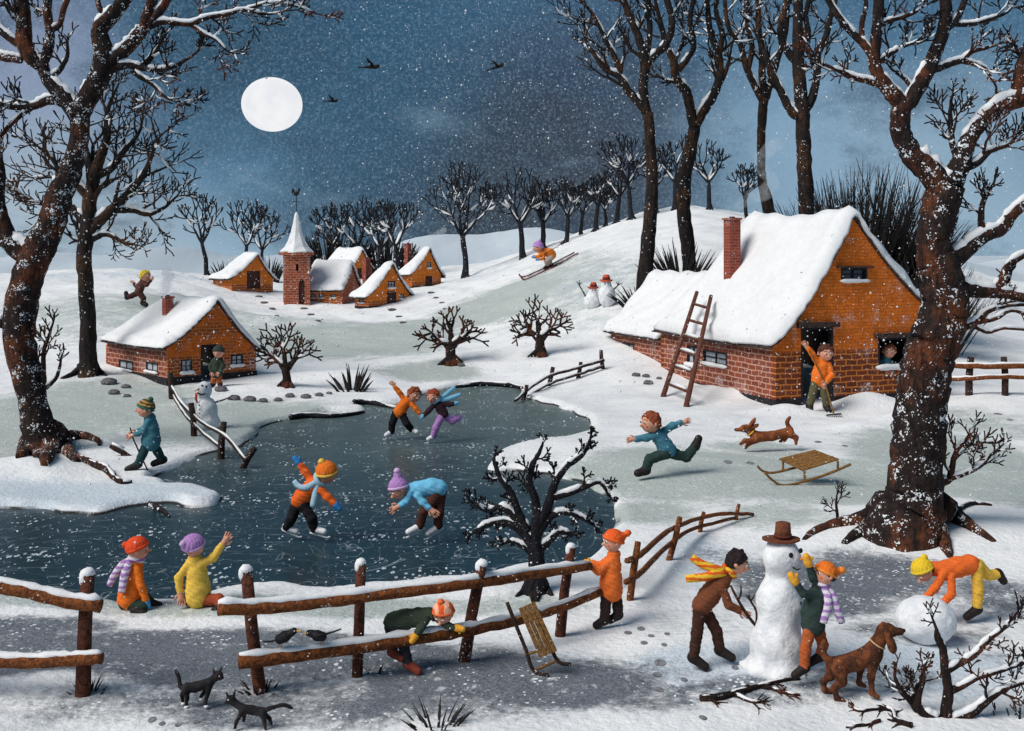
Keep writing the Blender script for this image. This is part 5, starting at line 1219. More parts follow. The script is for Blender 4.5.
# ------------------------------------------------------------ snowmen
def snowman(label, px, py, parts, hat, eyes=(), nose=None, buttons=(), arms=(), hatmat=None, brim=None, extra=None, group=None, D=None, mouth=None, scarf=None):
    g = G(px, py); D = g.y; s = D/F; T_ = lambda x, y, w=0: P(x, y, D)+Vector((0, -w*s, 0))-g
    root = empty('snowman', g, 0, label, 'snowman', group)
    pr = [('e', tuple(T_(x, y, w)), (rx*s, rx*s*.9, ry*s)) for (x, y, w, rx, ry) in parts]
    r0 = max(p[3] for p in parts)*s
    sdf_obj('body', pr, r0/13, PACKED, root, k=r0*.28, noise=lambda X, Y, Z: r0*.03*np.sin(X*7/r0)*np.sin(Z*5/r0+Y*5/r0)+r0*.012*np.sin(X*17/r0+Z*13/r0)*np.sin(Y*15/r0))
    for (x, y, w, r) in eyes: m = MB(); m.ball(T_(x, y, w), (r*s, r*s*.6, r*s*1.15), 0, 8, 6); m.build('eye', BLACK, root, True)
    for (x, y, w, r) in buttons: m = MB(); m.ball(T_(x, y, w), (r*s, r*s*.6, r*s), 0, 8, 6); m.build('button', BLACK, root, True)
    if nose: a, b_, r = nose; m = MB(); m.tube([T_(*a), T_(*b_)], [r*s, r*s*.3], 7); m.build('carrot_nose', cloth((.75, .25, .03)), root, True)
    if mouth: m = MB(); m.tube([T_(*q) for q in mouth], .7*s, 5); m.build('mouth', BLACK, root, True)
    if hat:
        (bx, by, brx), (cx_, cyb, cyt, crx) = hat; m = MB()
        c0 = T_(bx, by); ring = [c0+Vector((math.cos(6.283*k/18)*brx*s, math.sin(6.283*k/18)*brx*s*.8, .35*s*math.cos(12.566*k/18))) for k in range(18)]
        m.add([c0+Vector((0, 0, 1.2*s))]+[r+Vector((0, 0, .8*s)) for r in ring], [(0, k+1, (k+1) % 18+1) for k in range(18)])
        m.add([c0-Vector((0, 0, 1.2*s))]+[r-Vector((0, 0, .8*s)) for r in ring], [(0, (k+1) % 18+1, k+1) for k in range(18)])
        m.add([r+Vector((0, 0, .8*s)) for r in ring]+[r-Vector((0, 0, .8*s)) for r in ring], [(k, k+18, (k+1) % 18+18, (k+1) % 18) for k in range(18)])
        m.tube([T_(cx_, cyb), T_(cx_, (cyb+cyt)/2), T_(cx_, cyt+1), T_(cx_, cyt)], [crx*s, crx*s*.92, crx*s*.86, crx*s*.6], 14); h = m.build('hat', hatmat, root, True)
        m = MB(); m.tube([T_(cx_, cyb), T_(cx_, cyb-3)], [crx*s*1.06, crx*s*1.03], 14); m.build('hat_band', cloth((.12, .03, .02)), h, True)
    for q in arms:
        m = MB(); m.tube([T_(*a) for a in q[0]], [r*s for r in q[1]], 5)
        for f in q[2]: m.tube([T_(*q[0][-1]), T_(*f)], [q[1][-1]*s, q[1][-1]*s*.5], 4)
        m.build('stick_arm', WOOD_DARK, root)
    if scarf: m = MB(); m.tube([T_(*a) for a in scarf[0]], [r*s for r in scarf[1]], 7); m.build('scarf', scarf[2], root, True)
    return root
snowman('tall snowman with brown felt hat and carrot nose being finished by two children', 778, 668, [(782, 557, 0, 19.5, 19), (779, 606, 0, 23, 33), (777, 645, 0, 27, 30), (776, 668, 0, 34, 12)],
    ((781, 539, 19), (783, 537, 522, 8.6)), eyes=[(787, 551, 15.5, 2.3), (798, 548, 10, 2.3)], nose=((797, 555, 14), (806, 553, 18), 1.7), buttons=[(797, 599, 13, 1.6), (799, 609, 15, 1.7), (799, 619, 16, 1.7), (800, 628, 17, 1.6)], hatmat=m_plain('brown_felt', (.15, .05, .025), .95, .3, 30, .06), mouth=[(789, 563, 15), (793, 566, 14), (797, 565, 13)])
snowman('small snowman with carrot nose and black buttons beside the dark fence at the left shore', 206, 429, [(204, 390, 0, 8, 8.5), (207, 411, 0, 10.5, 14), (208, 423, 0, 12, 9)], None, eyes=[(204, 385, 6, 1.1), (208, 386, 6, 1.1)], nose=((201, 388, 6), (197, 390, 9), 1), buttons=[(202, 404, 9, .8), (202.5, 408, 9.5, .8), (202.5, 412, 10, .8), (202, 416, 10, .8)],
    arms=[([(216, 402, 4), (225, 399, 5), (230, 397, 6)], (.9, .8, .6), [(234, 394, 6), (234, 399, 6)])], scarf=([(197, 393, 2), (197, 398, 4), (199, 402, 6)], (1.4, 1.3, .8), cloth((.5, .08, .05))), mouth=[(199, 392, 6), (203, 394, 7), (207, 393, 7)])
snowman('smaller hill snowman with a raised twig arm, left of its taller twin', 592, 308, [(593, 290.5, 0, 4.6, 4.6), (592, 301, 0, 8, 9)], ((593, 287.6, 5.5), (593.5, 287.4, 282, 3.4)), eyes=[(592, 290, 4, .6), (594.5, 290, 4, .6)], hatmat=cloth((.45, .09, .05)),
    arms=[([(586, 297, 2), (582, 290, 2), (579, 285, 2)], (.8, .7, .6), [(576.5, 281, 2), (579.5, 280, 2), (582, 282, 2)])])
snowman('taller hill snowman in a red hat with one twig arm to the right', 607, 306, [(606, 283.5, 0, 5, 5), (607, 296, 0, 8.5, 12)], ((606, 280.5, 6.5), (606.3, 280.3, 274.5, 3.8)), eyes=[(604.5, 283.5, 4.6, .6), (607.5, 283.5, 4.6, .6)], hatmat=cloth((.6, .1, .05)),
    arms=[([(612, 291, 2), (616, 287, 2), (618, 285, 2)], (.8, .7, .6), [(619, 281, 2), (622, 283, 2), (616, 281.5, 2)])])
g = G(926, 642); s = g.y/F; rb = 24.5*s; c_ = P(926, 620, g.y)-g
o = sdf_obj('snowball', [('e', tuple(c_), (29.5*s, 27*s, 23.5*s))], rb/14, PACKED, None, noise=lambda X, Y, Z: rb*.025*np.sin(X*6/rb)*np.sin(Z*7/rb+1)); o.location = g
tag(o, 'huge white snowball being rolled by the bending child', 'snowball')

# ------------------------------------------------------------ sledges
def sledge_flat():
    g = G(800, 484); s = g.y/F; root = empty('sledge', g, 0, 'empty brown slatted sledge standing on the snow below the running dog', 'sledge'); T_ = lambda x, y, w=0: P(x, y, g.y)+Vector((0, -w*s, 0))-g
    # near runner and far runner
    for q in ([(763, 471, 6), (770, 478, 6), (781, 484, 6), (800, 481, 6), (828, 472, 6), (849, 463, 6)], [(761, 469, -16), (766, 474, -16), (776, 476, -16), (795, 472, -16), (822, 465, -16), (838, 460, -16)]):
        m = MB(); c = cr(q, 4); m.tube([T_(*a) for a in c], [1.35*s]*len(c), 6); m.build('runner', WOOD_SLED, root, True)
    for (x, y, y2, w) in ((803, 470, 480, 6), (836, 460, 469, 6), (787, 464, 474, -16), (820, 456, 464, -16)):
        m = MB(); m.tube([T_(x, y, w), T_(x, y2, w)], [1.2*s, 1.2*s], 5); m.build('strut', WOOD_SLED, root)
    A, B_, C_, D_ = T_(783, 463, -17), T_(801, 470, 7), T_(837, 459, 7), T_(819, 454, -17)
    for k in range(5):
        t0, t1 = k/5+.01, (k+1)/5-.01; m = MB(); v = [A.lerp(B_, t0), A.lerp(B_, t1), D_.lerp(C_, t1), D_.lerp(C_, t0)]; u = Vector((0, 0, 1.5*s))
        m.add(v+[a+u for a in v], [(0, 1, 2, 3), (7, 6, 5, 4), (0, 4, 5, 1), (1, 5, 6, 2), (2, 6, 7, 3), (3, 7, 4, 0)]); m.build('slat', WOOD_SLED, root)
sledge_flat()
def sledge_lean():
    D = G(540, 672).y; s = D/F; b = G(534, 673); root = empty('sledge', b, 0, 'wooden sledge leaning upright against the middle fence rail', 'sledge')
    T_ = lambda x, y, w: P(x, y, b.y)+Vector((0, -w*s, 0))-b
    # top leans back onto the rail
    for q in ([(507, 606, -12), (515, 625, -7), (526, 650, 0), (531, 665, 3), (538, 671, 6), (548, 671, 11)], [(531, 598, -12), (537, 615, -8), (548, 640, -2), (554, 654, 2), (560, 661, 5), (570, 661, 9)]):
        m = MB(); c = cr(q, 4); m.tube([T_(*a) for a in c], [1.9*s]*len(c), 6); m.build('runner', WOOD_DARK, root, True)
    for (a, b_) in (((517, 619, -4), (540, 612, -4)), ((525, 654, 1), (549, 648, 1)), ((533, 669, 4), (556, 659, 5))):
        m = MB(); m.tube([T_(*a), T_(*b_)], [1.5*s, 1.5*s], 5); m.build('crossbar', WOOD_SLED, root)
    A, B_, C_, D_ = T_(518.5, 609, -2), T_(535, 602, -2), T_(557, 648, 6), T_(539, 655, 6); u = T_(0, 0, 2.6)-T_(0, 0, 0)
    for k in range(4):
        t0, t1 = k/4+.015, (k+1)/4-.015; m = MB(); v = [A.lerp(B_, t0), A.lerp(B_, t1), D_.lerp(C_, t1), D_.lerp(C_, t0)]
        m.add(v+[a+u for a in v], [(0, 1, 2, 3), (7, 6, 5, 4), (0, 4, 5, 1), (1, 5, 6, 2), (2, 6, 7, 3), (3, 7, 4, 0)]); m.build('slat', WOOD_SLED, root)
sledge_lean()

# moon, far away beyond everything
mm = bpy.data.materials.new('moon_glow'); mm.use_nodes = True; t = NT(mm.node_tree); mm.node_tree.nodes.remove(mm.node_tree.nodes['Principled BSDF'])
em = t.new('ShaderNodeEmission'); ob = t.new('ShaderNodeTexCoord').outputs['Object']; t.put(em.inputs[0], t.mix(t.rng(t.noise(ob, .004, 4, .6), .35, .65), (.90, .90, .92), (.80, .82, .86)))
em.inputs[1].default_value = 1.0; t.l.new(em.outputs[0], mm.node_tree.nodes['Material Output'].inputs[0])
m = MB(); D = 9000; m.ball((0, 0, 0), (30*D/F, 30*D/F, 27*D/F), 0, 48, 32); o = m.build('moon', mm, None, True); o.location = P(272, 104.5, D); tag(o, 'full white moon in the night sky', 'moon')
# ------------------------------------------------------------ people
C_OR = (0.80, 0.17, 0.02); C_RED = (0.72, 0.075, 0.02); C_YEL = (0.80, 0.50, 0.08); C_BLUE = (0.05, 0.26, 0.52); C_SKY = (0.20, 0.52, 0.72)
C_TEAL = (0.06, 0.18, 0.23); C_DGREEN = (0.022, 0.045, 0.032); C_BROWN = (0.055, 0.022, 0.014); C_BLACK = (0.012, 0.011, 0.013); C_PUR = (0.42, 0.22, 0.50); C_RUST = (0.42, 0.10, 0.03)
def VV(*a): return Vector(a)
def person(label, at, head, face, spine, arms, legs, jacket, trousers, shoes=LEATHER, hat=None, hair=None, scarf=None, mits=(None, None), skates=False, up=(0, -1, 0),
           hem=0.0, D=None, body_r=1.0, dz=0.0, hs=None, holdup=None, group=None, fingers=True, cell=0.8, armr=None, legr=None, collar=True, brow=None):
    g = G(*at) if D is None else Vector(((at[0]-CX)*D/F, D, H-(at[1]-CY)*D/F)); D = g.y; s = D/F
    def T_(q): return P(q[0], q[1], D)+Vector((0, -(q[2] if len(q) > 2 else 0)*s, 0))-g
    def dv(v): return Vector((v[0], -v[2], -v[1])).normalized()       # px direction (right, down, toward) -> world
    root = empty('person', g, 0, label, 'person', group); hr = head[3]*s; ce = cell*s
    hc = T_(head); f = dv(face); u0 = dv(up); sd_ = f.cross(u0); 
    if sd_.length < 0.05: sd_ = VV(1, 0, 0)
    sd_.normalize(); u = sd_.cross(f).normalized(); lu = u0
    if f.dot(u0) > .0 or True: lu = (u0-f*u0.dot(f)*0.6).normalized()
    sp = [T_(q) for q in spine]; sr = [q[3]*s for q in spine]
    armr = armr or hr/s*0.38; legr = legr or hr/s*0.55
    A = [[T_(q) for q in a] for a in arms]; Lg = [[T_(q) for q in l] for l in legs]
    # ---- the body: one skin surface
    pr = [('e', tuple(hc), (hr*.96, hr*.96, hr*1.03))]
    jaw = hc+f*hr*.22-lu*hr*.38; pr.append(('e', tuple(jaw), (hr*.70, hr*.70, hr*.62)))
    pr.append(('c', tuple(hc+f*hr*.80-lu*hr*.02), tuple(hc+f*hr*1.16-lu*hr*.14), hr*.13, hr*.17))       # nose
    for sg in (-1, 1): pr.append(('e', tuple(hc+sd_*sg*hr*.97-lu*hr*.08-f*hr*.05), (hr*.20, hr*.24, hr*.27)))  # ears
    pr.append(('c', tuple(hc-lu*hr*.5), tuple(sp[0]), hr*.45, hr*.5))
    for i in range(len(sp)-1): pr.append(('c', tuple(sp[i]), tuple(sp[i+1]), sr[i]*.82, sr[i+1]*.82))
    ex = MB()
    hsz = (hs or head[3]*.62)*s
    for k, a in enumerate(A):
        r0, r1 = armr*s*.8, armr*s*.62
        for i in range(len(a)-1): pr.append(('c', tuple(a[i]), tuple(a[i+1]), r0+(r1-r0)*i/(len(a)-1), r0+(r1-r0)*(i+1)/(len(a)-1)))
        hd = (a[-1]-a[-2]).normalized(); w0 = a[-1]
        if mits[k] is None:
            pr.append(('c', tuple(w0), tuple(w0+hd*hsz*.75), hsz*.30, hsz*.36))
            if fingers:
                ax = hd.cross(VV(0, -1, 0)); ax = ax.normalized() if ax.length > .1 else VV(1, 0, 0)
                pn = ax.cross(hd).normalized()
                for j, (o, ln, sp_) in enumerate(((-.30, .62, -.22), (-.10, .75, -.07), (.11, .70, .08), (.30, .55, .24))):
                    b0 = w0+hd*hsz*.85+ax*hsz*o; d1 = (hd+ax*sp_).normalized(); m1 = b0+d1*hsz*ln*.5; m2 = m1+(d1+pn*.55).normalized()*hsz*ln*.5
                    ex.tube([b0-d1*hsz*.2, b0, m1, m2], [hsz*.13, hsz*.13, hsz*.12, hsz*.08], 6)
                tb = w0+hd*hsz*.25+ax*hsz*.28; d1 = (ax*.9+hd*.7).normalized(); ex.tube([tb, tb+d1*hsz*.35, tb+d1*hsz*.5+hd*hsz*.3], [hsz*.15, hsz*.13, hsz*.09], 6)
        else: pr.append(('c', tuple(w0), tuple(w0+hd*hsz*.5), hsz*.24, hsz*.24))
    for l in Lg:
        for i in range(min(2, len(l)-1)): pr.append(('c', tuple(l[i]), tuple(l[i+1]), legr*s*(.86-.16*i), legr*s*(.72-.2*i)))
        if len(l) > 3: pr.append(('c', tuple(l[2]), tuple(l[2].lerp(l[3], .6)), legr*s*.45, legr*s*.4))
    # eyes, mouth, flushed cheeks and brows belong to the body mesh
    for sg in (-1, 1):
        e = hc+(f*.90+sd_*sg*.36+lu*.16).normalized()*hr*.97
        ex.ball(e, hr*.14, 1, 8, 6); ex.ball(e+f*hr*.055, hr*.115, 2, 7, 5)
        b0 = hc+(f*.80+sd_*sg*.20+lu*.46).normalized()*hr*.99; b1 = hc+(f*.66+sd_*sg*.56+lu*.42).normalized()*hr*.99; ex.tube([b0, b1], hr*.05, 5, 4)
        c_ = hc+(f*.80+sd_*sg*.52-lu*.26).normalized()*hr*.86; ex.ball(c_, hr*.20, 3, 8, 6)
    mo = [hc+(f*.95+sd_*q*.22-lu*(.42-.09*abs(q))).normalized()*hr*1.0 for q in (-1, 0, 1)]; ex.tube(mo, [hr*.05, hr*.075, hr*.05], 5, 5)
    hm = hair or brow or (0.05, 0.02, 0.012)
    sdf_obj('body', pr, ce, [SKIN, WHITE, BLACK, SKIN_RED, cloth(hm, 0), SKIN_RED], root, k=hr*.16, extra=ex)
    # ---- jacket
    pr = []; 
    for i in range(len(sp)-1): pr.append(('c', tuple(sp[i]), tuple(sp[i+1]), sr[i], sr[i+1]))
    for a in A:
        r0, r1 = armr*s*1.12, armr*s*.95
        for i in range(len(a)-1):
            q0, q1 = a[i], a[i+1]
            if i == len(a)-2: q1 = q0.lerp(q1, .90)
            pr.append(('c', tuple(q0), tuple(q1), r0+(r1-r0)*i/(len(a)-1), r0+(r1-r0)*(i+1)/(len(a)-1)))
    ax_ = (sp[-1]-sp[-2]).normalized(); planes = []
    seed_ = len(label)
    wr = lambda X, Y, Z: hr*.035*np.sin(X*4.2/hr+seed_)*np.sin(Z*5.1/hr+Y*4/hr)+hr*.02*np.sin(Z*13/hr+X*5/hr)
    jm = jacket if isinstance(jacket, bpy.types.Material) else cloth(jacket)
    jk = sdf_obj('jacket', pr, ce, jm, root, k=hr*.22, noise=wr)
    if collar and scarf is None:
        nk = (sp[0]*.75+(hc-lu*hr*.6)*.25); m = MB(); up_ = (hc-sp[0]).normalized(); a1 = up_.orthogonal().normalized(); b1 = up_.cross(a1)
        m.tube([nk+(a1*math.cos(6.283*k/12)+b1*math.sin(6.283*k/12))*hr*.55 for k in range(13)], hr*.17, 6, cap=False); m.build('collar', jm, jk, True)
    # ---- trousers
    tm = trousers if isinstance(trousers, bpy.types.Material) else cloth(trousers); pr = []
    for l in Lg:
        pr.append(('c', tuple(sp[-1].lerp(l[0], .5)), tuple(l[0]), legr*s*1.15, legr*s*1.12))
        n = min(3, len(l))
        for i in range(n-1):
            q1 = l[i+1] if i < n-2 else l[i].lerp(l[i+1], .93)
            pr.append(('c', tuple(l[i]), tuple(q1), legr*s*(1.12-.12*i), legr*s*(1.0-.1*i)))
    sdf_obj('trousers', pr, ce, tm, root, k=hr*.14, noise=wr)
    # ---- shoes / skates
    for l in Lg:
        if len(l) < 4: continue
        an, toe = l[2], l[3]; dn = (l[2]-l[1]).normalized(); ft = (toe-an); ft = (ft-dn*ft.dot(dn)*.0); fl = ft.length; fn = ft.normalized()
        sole = an+dn*legr*s*.5
        r = legr*s*(.70 if skates else .90)
        pr = [('c', tuple(an-dn*legr*s*.2), tuple(an), r*.95, r*.95), ('c', tuple(an-fn*legr*s*.25), tuple(toe), r, r*.84)]
        sh = sdf_obj('skate' if skates else 'boot', pr, ce*.8, WHITE if skates else shoes, root, k=r*.4)
        if skates:
            perp = dn-fn*dn.dot(fn); perp = perp.normalized(); m = MB(); o = perp*r*1.55
            a_, b_ = an-fn*r*1.2+o, toe+fn*r*1.1+o; m.tube([a_, b_, b_+fn*r*.8-perp*r*.5], r*.26, 5)
            m.build('blade', WHITE, sh); m = MB()
            m.tube([an-fn*r*.4+perp*r*.6, an-fn*r*.4+o], r*.17, 5); m.build('blade_post', STEEL, sh); m = MB(); m.tube([toe+perp*r*.5-fn*r*.2, toe-fn*r*.2+o], r*.17, 5); m.build('blade_post', STEEL, sh)
    # ---- mittens
    for k, a in enumerate(A):
        if mits[k] is None: continue
        hd = (a[-1]-a[-2]).normalized(); w0 = a[-1]; ax = hd.cross(VV(0, -1, 0)); ax = ax.normalized() if ax.length > .1 else VV(1, 0, 0)
        q = hsz
        sdf_obj('mitten', [('c', tuple(w0-hd*q*.12), tuple(w0+hd*q*.15), q*.42, q*.42), ('c', tuple(w0+hd*q*.2), tuple(w0+hd*q*.85), q*.46, q*.36), ('c', tuple(w0+hd*q*.25), tuple(w0+hd*q*.5+ax*q*.55), q*.22, q*.17)], ce*.7, cloth(mits[k]), root, k=q*.12)
    # ---- hair and hat
    if hair:
        hm_ = m_hair(hair); pr = [('e', tuple(hc-f*hr*.10+lu*hr*.08), (hr*1.10, hr*1.10, hr*1.12))]
        rn = random.Random(seed_)
        if not hat:
            for k in range(16):
                a = Vector((rn.gauss(0, 1), rn.gauss(0, 1), rn.gauss(0, 1))).normalized(); a = (a-f*max(0, a.dot(f))*.5+lu*.5).normalized()
                c_ = hc-f*hr*.1+lu*hr*.1+a*hr*.98; pr.append(('e', tuple(c_), (hr*.26, hr*.26, hr*.26)))
        cutp = hc+f*hr*.50; pn = (f*.92-lu*.62).normalized()
        sdf_obj('hair', pr, ce*.8, hm_, root, k=hr*.08, planes=[(tuple(hc+f*hr*.42+lu*hr*.28), tuple(pn)), (tuple(hc-lu*hr*.55), tuple(-lu))], noise=lambda X, Y, Z: hr*.05*np.sin(X*11/hr+Z*3/hr)*np.sin(Y*9/hr+Z*7/hr))
    if hat:
        hm2, style, pm, tip = hat; hm2 = hm2 if isinstance(hm2, bpy.types.Material) else cloth(hm2)
        td = dv(tip) if tip else lu
        c0 = hc+lu*hr*.16-f*hr*.08; pr = [('e', tuple(c0), (hr*1.13, hr*1.13, hr*1.10))]
        if style == 'long': pr += [('c', tuple(hc+td*hr*.6), tuple(hc+td*hr*1.5), hr*.80, hr*.42)]
        elif style == 'point': pr += [('c', tuple(hc+td*hr*.4), tuple(hc+td*hr*1.45), hr*.85, hr*.30)]
        else: pr += [('e', tuple(hc+td*hr*.35), (hr*.98, hr*.98, hr*.98))]
        cn = (lu*1.0-f*.42).normalized()
        ho = sdf_obj('hat', pr, ce*.8, hm2, root, k=hr*.2, planes=[(tuple(hc+cn*hr*.12), tuple(-cn))], noise=lambda X, Y, Z: hr*.03*np.sin(X*14/hr)*np.sin(Y*14/hr))
        ce_ = hc+cn*hr*.16-f*hr*.02; a1 = sd_; b1 = cn.cross(a1).normalized(); m = MB()
        m.tube([ce_+(a1*math.cos(6.283*k/18)+b1*math.sin(6.283*k/18))*hr*1.07 for k in range(19)], hr*.17, 7, cap=False, lump=.06, rnd=random.Random(1)); m.build('hat_cuff', (cloth(pm) if pm else hm2), ho, True)
        if pm or style in ('pom', 'point', 'long'):
            tl_ = {'long': 1.95, 'point': 1.75}.get(style, 1.35); m = MB(); m.ball(hc+td*hr*tl_, hr*.36, 0, 11, 8, .14, random.Random(2)); m.build('pompom', cloth(pm) if pm else hm2, ho, True)
    if scarf:
        sm, tails = scarf; sm = sm if isinstance(sm, bpy.types.Material) else cloth(sm)
        nk = hc.lerp(sp[0], .72) if (hc-sp[0]).length > hr else sp[0]; up_ = (hc-sp[0]).normalized(); a1 = up_.orthogonal().normalized(); b1 = up_.cross(a1)
        m = MB(); m.tube([nk+(a1*math.cos(6.283*k/14)+b1*math.sin(6.283*k/14))*hr*.66+up_*hr*.12*math.sin(12.566*k/14) for k in range(15)], hr*.27, 8, cap=False, lump=.08, rnd=random.Random(4)); so = m.build('scarf', sm, root, True)
        for tq in tails:
            c = cr([(q[0], q[1], q[2] if len(q) > 2 else 0, q[3] if len(q) > 3 else hr/s*.3) for q in tq], 4); m = MB(); m.tube([T_(q[:3]) for q in c], [q[3]*s for q in c], 8, lump=.08, rnd=random.Random(5), flat=(1, .55, 1)); m.build('scarf_tail', sm, so, True)
    return root, g, T_, s
_hc = {}
def m_hair(c):
    k = tuple(c)
    if k not in _hc: _hc[k] = m_plain('hair', c, .8, .5, 60)
    return _hc[k]
YO = striped((0.82, 0.50, 0.04), (0.72, 0.13, 0.02), 16); PW = striped((0.40, 0.22, 0.50), (0.72, 0.66, 0.74), 14)

# 1 skating pair
person('skating child in orange jumper with reddish hair, left one of the holding hands pair', (403, 440), (414.5, 394.5, 2, 6.6), (.55, .25, .8), [(408, 400, 0, 4.2), (404, 405, 0, 5.6), (399.5, 412, 0, 6.4)],
    [[(404, 399, 0), (399, 392, 0), (394.5, 386.5, 0)], [(411, 402, 2), (416, 408, 4), (420, 412.5, 5)]], [[(395.5, 414, 0), (392.5, 423, 2), (391.5, 431.5, 0), (386.5, 434.5, 3)], [(402.5, 415, 1), (407, 423, 3), (411.5, 430, -2), (417, 431.5, 2)]],
    C_OR, C_BLACK, hair=(.28, .07, .025), skates=True, up=(.25, -1, 0), cell=.55, hs=4.6)
person('skating girl in dark jacket and lilac trousers with one leg lifted behind her', (434, 443), (433, 396.5, 2, 6.4), (-.3, .2, .9), [(437, 402, 0, 3.8), (440, 407, 0, 4.8), (443.5, 414, 0, 5.2)],
    [[(435, 404, 2), (429, 410, 4), (424.5, 414.5, 5)], [(442, 403.5, 0), (449, 404.5, 0), (454, 403.5, 0)]], [[(441, 417, 1), (436, 427, 3), (433.5, 436, 1), (428.5, 438.5, 3)], [(445, 416, -1), (452, 421.5, -3), (459, 418.5, -8), (462, 424, -9)]],
    (.035, .018, .025), C_PUR, hair=(.30, .06, .03), skates=True, mits=((.12, .42, .62), (.12, .42, .62)), scarf=((.20, .48, .66), [[(438, 400, 1, 2), (444, 396, 0, 2.2), (450, 391, 0, 2.2), (455, 387, 0, 1.8)], [(439, 401, 1, 2), (448, 399, 0, 2.4), (456, 396, 0, 2.4), (461, 394, 0, 1.6)]]), up=(-.1, -1, 0), cell=.55, hs=4.4)
# 2 big skaters
person('skater in orange jacket seen from behind with blue mittens spread wide', (302, 542), (327, 473, 0, 9.5), (.75, .1, -.6), [(317, 483, 0, 6.5), (311, 488, 0, 8), (303, 496, 0, 8.5), (299, 501, 0, 8)],
    [[(312, 482, -3), (304, 472, -4), (298, 464, -4)], [(321, 489, 4), (329, 496, 6), (336, 502.5, 7)]], [[(297, 503, -1), (292, 518, 1), (286, 528, -4), (296, 531.5, -2)], [(304, 505, 2), (312.5, 517, 5), (314.5, 528, 3), (325, 530, 6)]],
    (.78, .13, .02), C_BLACK, hat=(C_OR, 'pom', C_YEL, (-.45, -1, .2)), skates=True, mits=((.03, .2, .5), (.03, .2, .5)), scarf=((.36, .55, .68), [[(317, 481, 5, 3), (308, 486, 8, 3.2), (300, 485, 6, 3), (295, 480, 4, 2.6)], [(318, 484, 5, 2.8), (316, 494, 8, 3), (314.5, 505, 9, 3)]]), up=(.3, -1, 0), hs=7.5)
person('skater in light blue jumper and purple hat bending over with hands on knees', (424, 545), (399, 488, 3, 9), (-.75, .75, .45), [(409, 489, 0, 6), (420, 489, 0, 8), (432, 487, 0, 8.8), (439, 488, 0, 8.5)],
    [[(411, 492, 5), (407, 500, 7), (401, 503.5, 8)], [(418, 494, 6), (424, 501, 8), (430, 506, 9)]], [[(441, 492, -3), (439, 512, 1), (438, 527, -3), (428, 533, 0)], [(436, 495, 3), (424, 510, 6), (420, 525, 3), (409, 530, 7)]],
    (.16, .48, .70), (.075, .028, .02), hat=(C_PUR, 'long', (.62, .42, .66), (-.1, -1, 0)), skates=True, up=(-.25, -1, 0), hs=8, brow=(.3, .1, .04))
# 3 seated pair
person('seated child in orange coat and red bobble hat with a lilac scarf', (128, 608), (139, 548, 2, 9.8), (.92, .05, -.25), [(136, 561, 0, 7), (133, 574, 0, 9.5), (131, 590, 0, 11.5), (130, 598, 0, 12.5)],
    [[(139, 567, 5), (144, 583, 9), (149, 598, 8)], [(132, 567, -5), (134, 583, -9), (138, 596, -9)]], [[(126, 602, 4), (146, 603, 8), (140, 607, 12), (148, 609, 14)], [(124, 603, -4), (142, 601, -8), (150, 607, -8), (156, 608, -8)]],
    C_OR, C_DGREEN, hat=(C_RED, 'pom', C_RED, (-.9, -.25, 0)), mits=((.06, .32, .62), (.06, .32, .62)), scarf=(PW, [[(133, 558, 6, 3.4), (125, 563, 8, 3.8), (117, 573, 7, 3.8), (111, 584, 5, 3)], [(132, 560, 8, 3.4), (129, 572, 13, 4), (127, 588, 14.5, 3.6)]]), brow=(.3, .08, .03), hs=7)
person('seated child in yellow coat and purple hat waving towards the skaters', (197, 606), (194, 546, 0, 10), (.35, .05, -.9), [(195, 560, 0, 7.5), (197, 573, 0, 10), (198, 588, 0, 12), (198, 596, 0, 12.5)],
    [[(202, 563, 3), (213, 558, 0), (222, 545, -2)], [(189, 564, 3), (180, 577, 5), (182, 590, 6)]], [[(203, 599, 3), (220, 598, 4), (224, 604, 8), (218, 607, 12)], [(190, 600, 0), (214, 602, -6), (228, 606, -6), (232, 607, -4)]],
    C_YEL, (.36, .07, .03), hat=(C_PUR, 'pom', (.55, .38, .62), (-.6, -.35, .75)), hs=9)
# 4 child squeezing through the fence
person('child in dark green coat and striped red cap climbing between the fence rails', (404, 672), (444, 611, 6, 9.6), (-.35, .75, .6), [(430, 613, 2, 6.5), (419, 617, 0, 9), (405, 620, -2, 10), (393, 623, -4, 10)],
    [[(426, 619, 6), (420, 627, 10), (417, 631, 12)], [(436, 616, 2), (448, 623, 8), (457, 624, 11)]], [[(390, 628, -2), (394, 641, 0), (393, 651, 4), (402, 655, 8)], [(396, 629, 2), (405, 646, 6), (409, 662, 6), (419, 668, 9)]],
    (.045, .06, .04), (.03, .03, .035), shoes=m_plain('red_boots', (.26, .05, .03), .7), hat=(striped((.78, .12, .03), (.85, .45, .3), 9, (1, 0, .3)), 'cap', (.80, .16, .05), None), mits=((.82, .36, .04), (.82, .36, .04)), brow=(.2, .05, .02), hs=8)
# 5 child at fence
person('child in red coat and pointed bobble hat standing at the fence', (608, 627), (613, 541, 0, 9.5), (-.92, .1, .3), [(614, 555, 0, 6.5), (612, 567, 0, 9), (611, 580, 0, 11), (611, 590, 0, 12)],
    [[(610, 561, 5), (598, 569, 8), (590, 564, 8)], [(610, 561, -6), (600, 568, -9), (592, 566, -10)]], [[(606, 594, 3), (605, 609, 4), (604, 619, 4), (596, 623, 6)], [(616, 594, -3), (618, 608, -2), (618, 616, -2), (610, 620, 0)]],
    (.82, .16, .03), (.035, .02, .018), hat=((.80, .11, .02), 'point', (.85, .14, .03), (.85, -.45, 0)), mits=((.82, .38, .04), (.82, .38, .04)), hs=7, brow=(.3, .1, .04))
